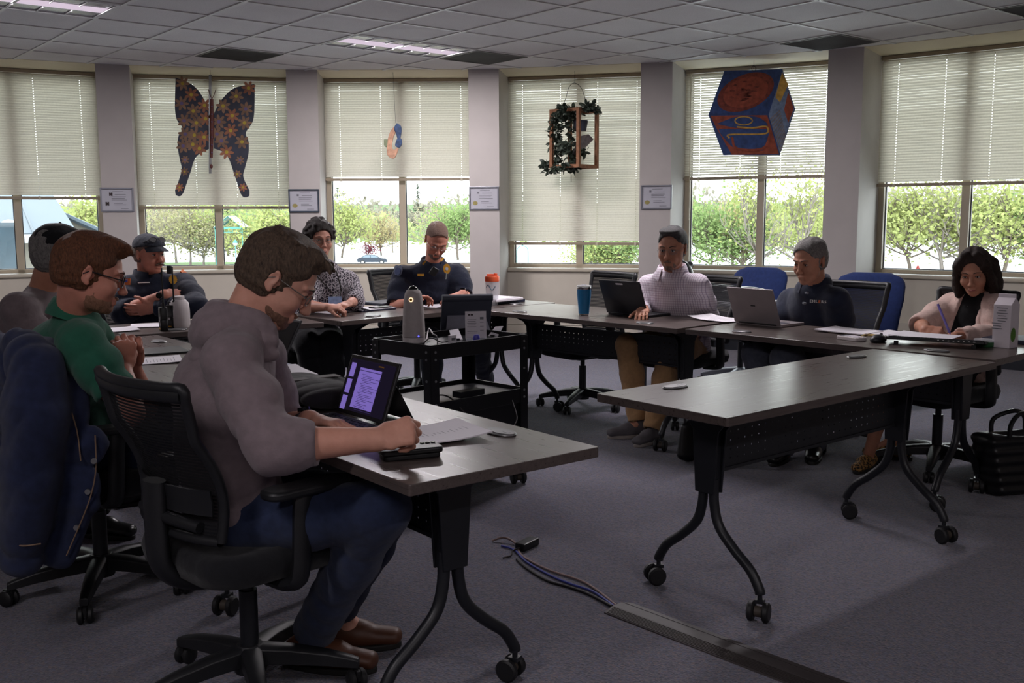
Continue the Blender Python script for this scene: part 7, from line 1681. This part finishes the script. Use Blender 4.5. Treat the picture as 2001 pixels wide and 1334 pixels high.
for a in (('lime', 168, 512, 380, 'yellow-green tree rising behind the metal roof', .3),
          ('bare', 292, 517, 372, 'tall bare grey tree seen between pier and officer cap', .0, .9), ('bare', 322, 514, 380, 'bare grey tree close above the officer cap', 2.1, .9), ('olive', 372, 519, 385, 'pale olive tree in the window below the butterfly', .5, .9), ('thin', 398, 520, 400, 'thin budding tree next to the mullion under the butterfly', 1.9), ('conifer', 446, 500, 398, 'dark evergreen behind the glazed garden shelter', .0, 1.3), ('lime', 524, 527, 394, 'big yellow-green tree beside the glazed garden shelter', 1.2, 1.15), ('green', 470, 505, 402, 'green tree rising over the glazed garden shelter', 2.5),
          ('lime', 668, 503, 388, 'yellow-green tree behind the woman in the patterned blouse', 2.2), ('conifer', 662, 462, 362, 'tall evergreen far behind the patterned blouse woman', 1.0), ('conifer', 818, 466, 356, 'tall lone evergreen above the reading officer', 2.0), ('bare', 716, 497, 405, 'bare tree just left of the parked car', 1.0), ('bare', 768, 494, 410, 'bare tree behind the parked car trunk', 3.3), ('bare', 838, 496, 395, 'bare tree behind the head of the reading officer', 4.4, 1.2), ('green', 895, 508, 388, 'fresh green tree by the pier beside the reading officer', .8), ('shrub', 719, 500, 478, 'small dark red shrub above the parked car', .0, 1.4),
          ('green', 1205, 540, 452, 'green tree seen below the longest blind', 1.5, 1.5), ('bare', 1132, 526, 440, 'bare tree at the mullion below the longest blind', .7, 1.1), ('thin', 1150, 530, 460, 'sparse green tree behind the empty chair window', 2.9, 1.2),
          ('green', 1388, 540, 385, 'green tree in the window behind the checked shirt man', 3.6, .9), ('rust', 1432, 530, 380, 'tree with orange young leaves beside the mullion behind the bags', .2, .9), ('thin', 1478, 545, 325, 'tall budding tree with long bare twigs behind the mullion', 4.0, .8), ('thin', 1560, 546, 330, 'tall budding tree behind the navy polo man', .9, .85), ('lime', 1592, 530, 412, 'low yellow-green tree at the pier behind the navy polo man', 3.0, 1.2),
          ('lime', 1778, 536, 362, 'yellow-green tree with a grey trunk near the red hydrant', 4.1), ('thin', 1842, 538, 345, 'large yellow-green tree right of the red hydrant', 5.2, 1.1), ('thin', 1880, 534, 362, 'green tree behind the window post of the cardigan woman', .4), ('lime', 1960, 540, 360, 'yellow-green tree behind the cardigan woman', 2.4, 1.1), ('green', 2010, 536, 378, 'green tree at the outer side of the last window', 3.9), ('bare', 345, 516, 376, 'grey leafless tree behind the pale olive tree', 1.2, 1.1), ('olive', 425, 521, 412, 'olive tree behind the mullion below the butterfly', 3.1, 1.2), ('rust', 745, 499, 412, 'pinkish budding tree behind the parked car', 1.0), ('thin', 860, 500, 405, 'thin green tree right behind the bald head', 2.2, 1.2), ('green', 1230, 545, 448, 'bushy green tree at the pier behind the black laptop', 2.6, 1.6), ('lime', 1172, 545, 458, 'yellow-green bush tree above the empty chair', .2, 1.4), ('green', 1455, 545, 420, 'low green tree behind the black bags', 1.0, 1.3)):
    plant(*a)
# far treeline on the hill, beyond counting
rnd = random.Random(77)
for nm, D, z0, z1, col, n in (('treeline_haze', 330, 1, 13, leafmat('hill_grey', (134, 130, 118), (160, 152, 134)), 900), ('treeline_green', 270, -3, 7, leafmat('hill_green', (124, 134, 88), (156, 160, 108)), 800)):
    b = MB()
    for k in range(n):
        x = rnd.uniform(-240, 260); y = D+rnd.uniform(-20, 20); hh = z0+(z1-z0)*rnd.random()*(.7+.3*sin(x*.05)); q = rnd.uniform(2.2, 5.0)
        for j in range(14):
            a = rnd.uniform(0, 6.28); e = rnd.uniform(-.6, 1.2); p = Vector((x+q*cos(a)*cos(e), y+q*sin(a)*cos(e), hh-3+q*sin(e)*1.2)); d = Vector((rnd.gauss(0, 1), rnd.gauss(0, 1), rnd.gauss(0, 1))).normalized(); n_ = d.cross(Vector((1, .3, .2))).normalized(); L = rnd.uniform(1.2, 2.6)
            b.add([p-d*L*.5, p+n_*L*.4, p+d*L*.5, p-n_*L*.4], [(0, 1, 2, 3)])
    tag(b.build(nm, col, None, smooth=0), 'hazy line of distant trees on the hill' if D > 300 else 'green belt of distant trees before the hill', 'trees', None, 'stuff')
b = MB(); b.sheet([[(x, 290, GZ), (x, 345, GZ+7), (x, 420, GZ+12)] for x in (-400, -150, 0, 150, 400)]); b.build('hill_terrain', m_grass, smooth=60)['kind'] = 'structure'
# neighbouring building with a standing seam roof
m_roof = pm('standing_seam_metal', (58, 68, 76), .6, 0, var=.08, scale=.6); m_stuc = pm('pale_stucco', (112, 109, 101), .85, var=.03, scale=.4); m_trimw = pm('white_trim', (160, 160, 160), .6); m_darkw = pm('dark_window', (34, 50, 60), .2, var=.2, scale=2)
E0 = PY(152, 455, 24.0); ed = Vector((-.88, -.475, 0)); sd = Vector((-.475, .88, .15)); r = thing('building', 'neighbouring building with a blue-grey standing seam metal roof', 'building', (E0.x, E0.y, GZ)); o0 = Vector((0, 0, E0.z-GZ))
b = MB(); b.sheet([[o0+ed*x+sd*s for s in (0, 4, 12)] for x in (0, 6, 12)], .12); rf = b.build('roof', m_roof, r, smooth=0)
for k in range(1, 13): MB().tube([o0+ed*(.95*k)+sd*.02+Z*.02, o0+ed*(.95*k)+sd*12+Z*.02], .025, 4).build('seam', m_roof, rf, smooth=0)
for x, s in ((.95*1.5, 1.1), (.95*2.5, 1.0), (.95*3.5, .85)): MB().ball(o0+ed*x+sd*s+Z*.06, (.17, .17, .1), 10, 6).build('roof_disc', m_trimw, rf)  # small white discs set on the roof
b = MB(); b.box(o0+ed*6-Z*.12-sd*.0, (12.2, .16, .2), Matrix.Rotation(math.atan2(ed.y, ed.x), 3, 'Z')); b.build('gutter', m_trimw, r, smooth=0)
b = MB(); b.add([Vector((q.x, q.y, z)) for z in (0, E0.z-GZ-.2) for q in (ed*.2+sd*.5, ed*12+sd*.5, ed*12+sd*11, ed*.2+sd*11)], [(0, 1, 5, 4), (1, 2, 6, 5), (2, 3, 7, 6), (3, 0, 4, 7)]); b.build('wall', m_stuc, r, smooth=0)
wp = PY(2, 512, 22.9)-Vector((E0.x, E0.y, GZ)); M3 = Matrix.Rotation(math.atan2(ed.y, ed.x), 3, 'Z'); wf_ = MB().box(wp-sd*.35, (.9, .1, 1.9), M3).build('window', m_roof, r, smooth=0); MB().box(wp-sd*.42, (.7, .1, 1.7), M3).build('window_pane', m_darkw, wf_, smooth=0)
p = PY(158, 440, 31); r = thing('building', 'low white gable wing showing past the end of the metal roof', 'building', (p.x, p.y, GZ)); h_ = p.z-GZ; b = MB(); b.add([(-.6, 0, 0), (1.2, 0, 0), (1.2, 0, h_-.5), (-.6, 0, h_+.35), (-3.9, 5, 0), (-2.1, 5, 0), (-2.1, 5, h_-.5), (-3.9, 5, h_+.35)], [(0, 1, 2, 3), (7, 6, 5, 4), (1, 5, 6, 2), (0, 3, 7, 4), (3, 2, 6, 7)]); b.build('wall', m_stuc, r, smooth=0); b = MB(); b.tube([(-.65, -.1, h_+.4), (1.3, -.1, h_-.48)], .09, 6); b.build('roof_edge', m_roof, r, smooth=0)
# glazed garden shelter with a hanging lamp
m_teal = pm('teal_steel', (70, 132, 122), .5, var=.06); m_rglass = pm('frosted_glass', (160, 172, 172), .3, var=.03)
g = gp(450, 530); s = g.y/FPX; r = thing('garden_shelter', 'teal steel garden shelter with a glazed gable roof', 'shelter', (g.x, g.y, GZ)); wv = 52*s/2; hv = 84*s+0; top = 106*s
for sx in (-1, 1):
    for sy in (0, 1): MB().box((sx*wv, sy*3, hv/2), (.12, .12, hv)).build('post', m_teal, r, smooth=0)
b = MB()
for sy in (0, 3):
    b.box((0, sy, hv), (2*wv+.2, .12, .3)); b.box((0, sy, hv-.55), (2*wv, .08, .08)); b.tube([(-wv-.1, sy, hv), (0, sy, top), (wv+.1, sy, hv)], .09, 6)
for k in range(-3, 4): b.box((k*wv/3.5, 0, hv-.28), (.06, .06, .5))
for sx in (-1, 1): b.box((sx*wv, 1.5, hv), (.12, 3, .2))
b.tube([(0, 0, top), (0, 3, top)], .08, 6); b.build('beam', m_teal, r, smooth=0)
b = MB(); b.sheet([[(-wv-.15, -.3, hv+.05), (-wv-.15, 3.3, hv+.05)], [(0, -.3, top+.08), (0, 3.3, top+.08)], [(wv+.15, -.3, hv+.05), (wv+.15, 3.3, hv+.05)]], .04); b.build('roof', m_rglass, r, smooth=0)
def lamp(label, u, v_base, v_top, globe=1.0, mat=None):
    g = gp(u, v_base); s = g.y/FPX; h = (v_base-v_top)*s; r = thing('street_lamp', label, 'lamp', (g.x, g.y, GZ), group='lamp posts'); MB().cyl((0, 0, 0), (0, 0, h), .07, .05, 8).build('pole', mat or m_teal, r); b = MB(); b.lathe([(.02, h+.1), (.14, h), (.3, h-.22), (.34, h-.3), (.02, h-.3)], 14); b.build('shade', mat or m_teal, r); MB().ball((0, 0, h-.42), (.27*globe, .27*globe, .24), 14, 8).build('globe', m_trimw, r); return r
lamp('teal lamp with a white globe standing at the garden shelter', 462, 532, 470, 1.2); lamp('thin pale lamp post left of the parked car', 702, 506, 466, .9, m_trimw)
g = gp(1021, 526); s = g.y/FPX; r = thing('garden_arch', 'slim teal arch outside, low in the window of the longest blind', 'arch', (g.x, g.y, GZ)); wv = 11*s; hv = 46*s; b = MB(); b.tube([(-wv, 0, 0), (-wv, 0, hv-wv)]+[(wv*cos(a), 0, hv-wv+wv*sin(a)) for a in [pi-pi*k/10 for k in range(11)]]+[(wv, 0, 0)], .07, 6); b.build('hoop', m_teal, r); b = MB()
for k in range(6): b.box((-wv*.8, 0, .3+.35*k), (.5, .05, .05))
b.build('trellis', m_teal, r, smooth=0)
g = gp(1793, 532); r = thing('fire_hydrant', 'small red fire hydrant far outside beside a tree trunk', 'hydrant', (g.x, g.y, GZ)); m_hyd = pm('hydrant_red', (170, 40, 30), .5); b = MB(); b.lathe([(.02, 0), (.2, 0), (.2, .06), (.14, .08), (.14, .6), (.17, .62), (.15, .75), (.06, .84), (.02, .86)], 14); b.build('barrel', m_hyd, r); b = MB(); b.cyl((-.24, 0, .5), (.24, 0, .5), .07, n=10); b.build('outlet', m_hyd, r)
# parked saloon
g = gp(728, 516); r = thing('car', 'dark saloon car parked side-on outside', 'car', (g.x, g.y, GZ), R(4)); m_carp = pm('car_paint_dark_blue', (34, 42, 56), .25, var=.05); m_carg = pm('car_glass', (96, 108, 118), .1, var=.1)
L_ = [(-2.25, .35), (-2.3, .75), (-2.1, .95), (-1.35, 1.0), (1.0, .98), (2.1, .82), (2.3, .6), (2.28, .33)]; b = MB(); b.rings([[Vector((x, y, z)) for x, z in L_] for y in (-.86, -.8, .8, .86)] if False else [[Vector((x*(1-.02*abs(k)), k*.43, z)) for x, z in L_] for k in (-2, -1.9, 1.9, 2)]); b.build('body', m_carp, r, smooth=40)
b = MB(); b.rings([[Vector((x, y*.9 if z > 1.2 else y, z)) for x, z in [(-1.75, .98), (-1.0, 1.40), (.35, 1.42), (1.25, .98)]] for y in (-.78, .78)]); cb = b.build('cabin', m_carp, r, smooth=0, bevel=.05)
for x0, x1, x2, x3 in ((-1.45, -.95, -.3, -.3), (-.2, -.2, .28, .95)): b = MB(); b.add([(x0, -.80, 1.02), (x3, -.80, 1.02), (x2, -.735, 1.36), (x1, -.735, 1.36)], [(0, 1, 2, 3)]); b.build('side_window', m_carg, cb, smooth=0)
for x in (-1.4, 1.4):
    for y in (-.78, .78): w_ = MB().cyl((x, y-.1, .33), (x, y+.1, .33), .33, n=20).build('wheel', m_rubber, r); MB().cyl((x, y-.112, .33), (x, y+.112, .33), .19, n=16).build('rim', m_chrome, w_)
bpy.context.view_layer.update()
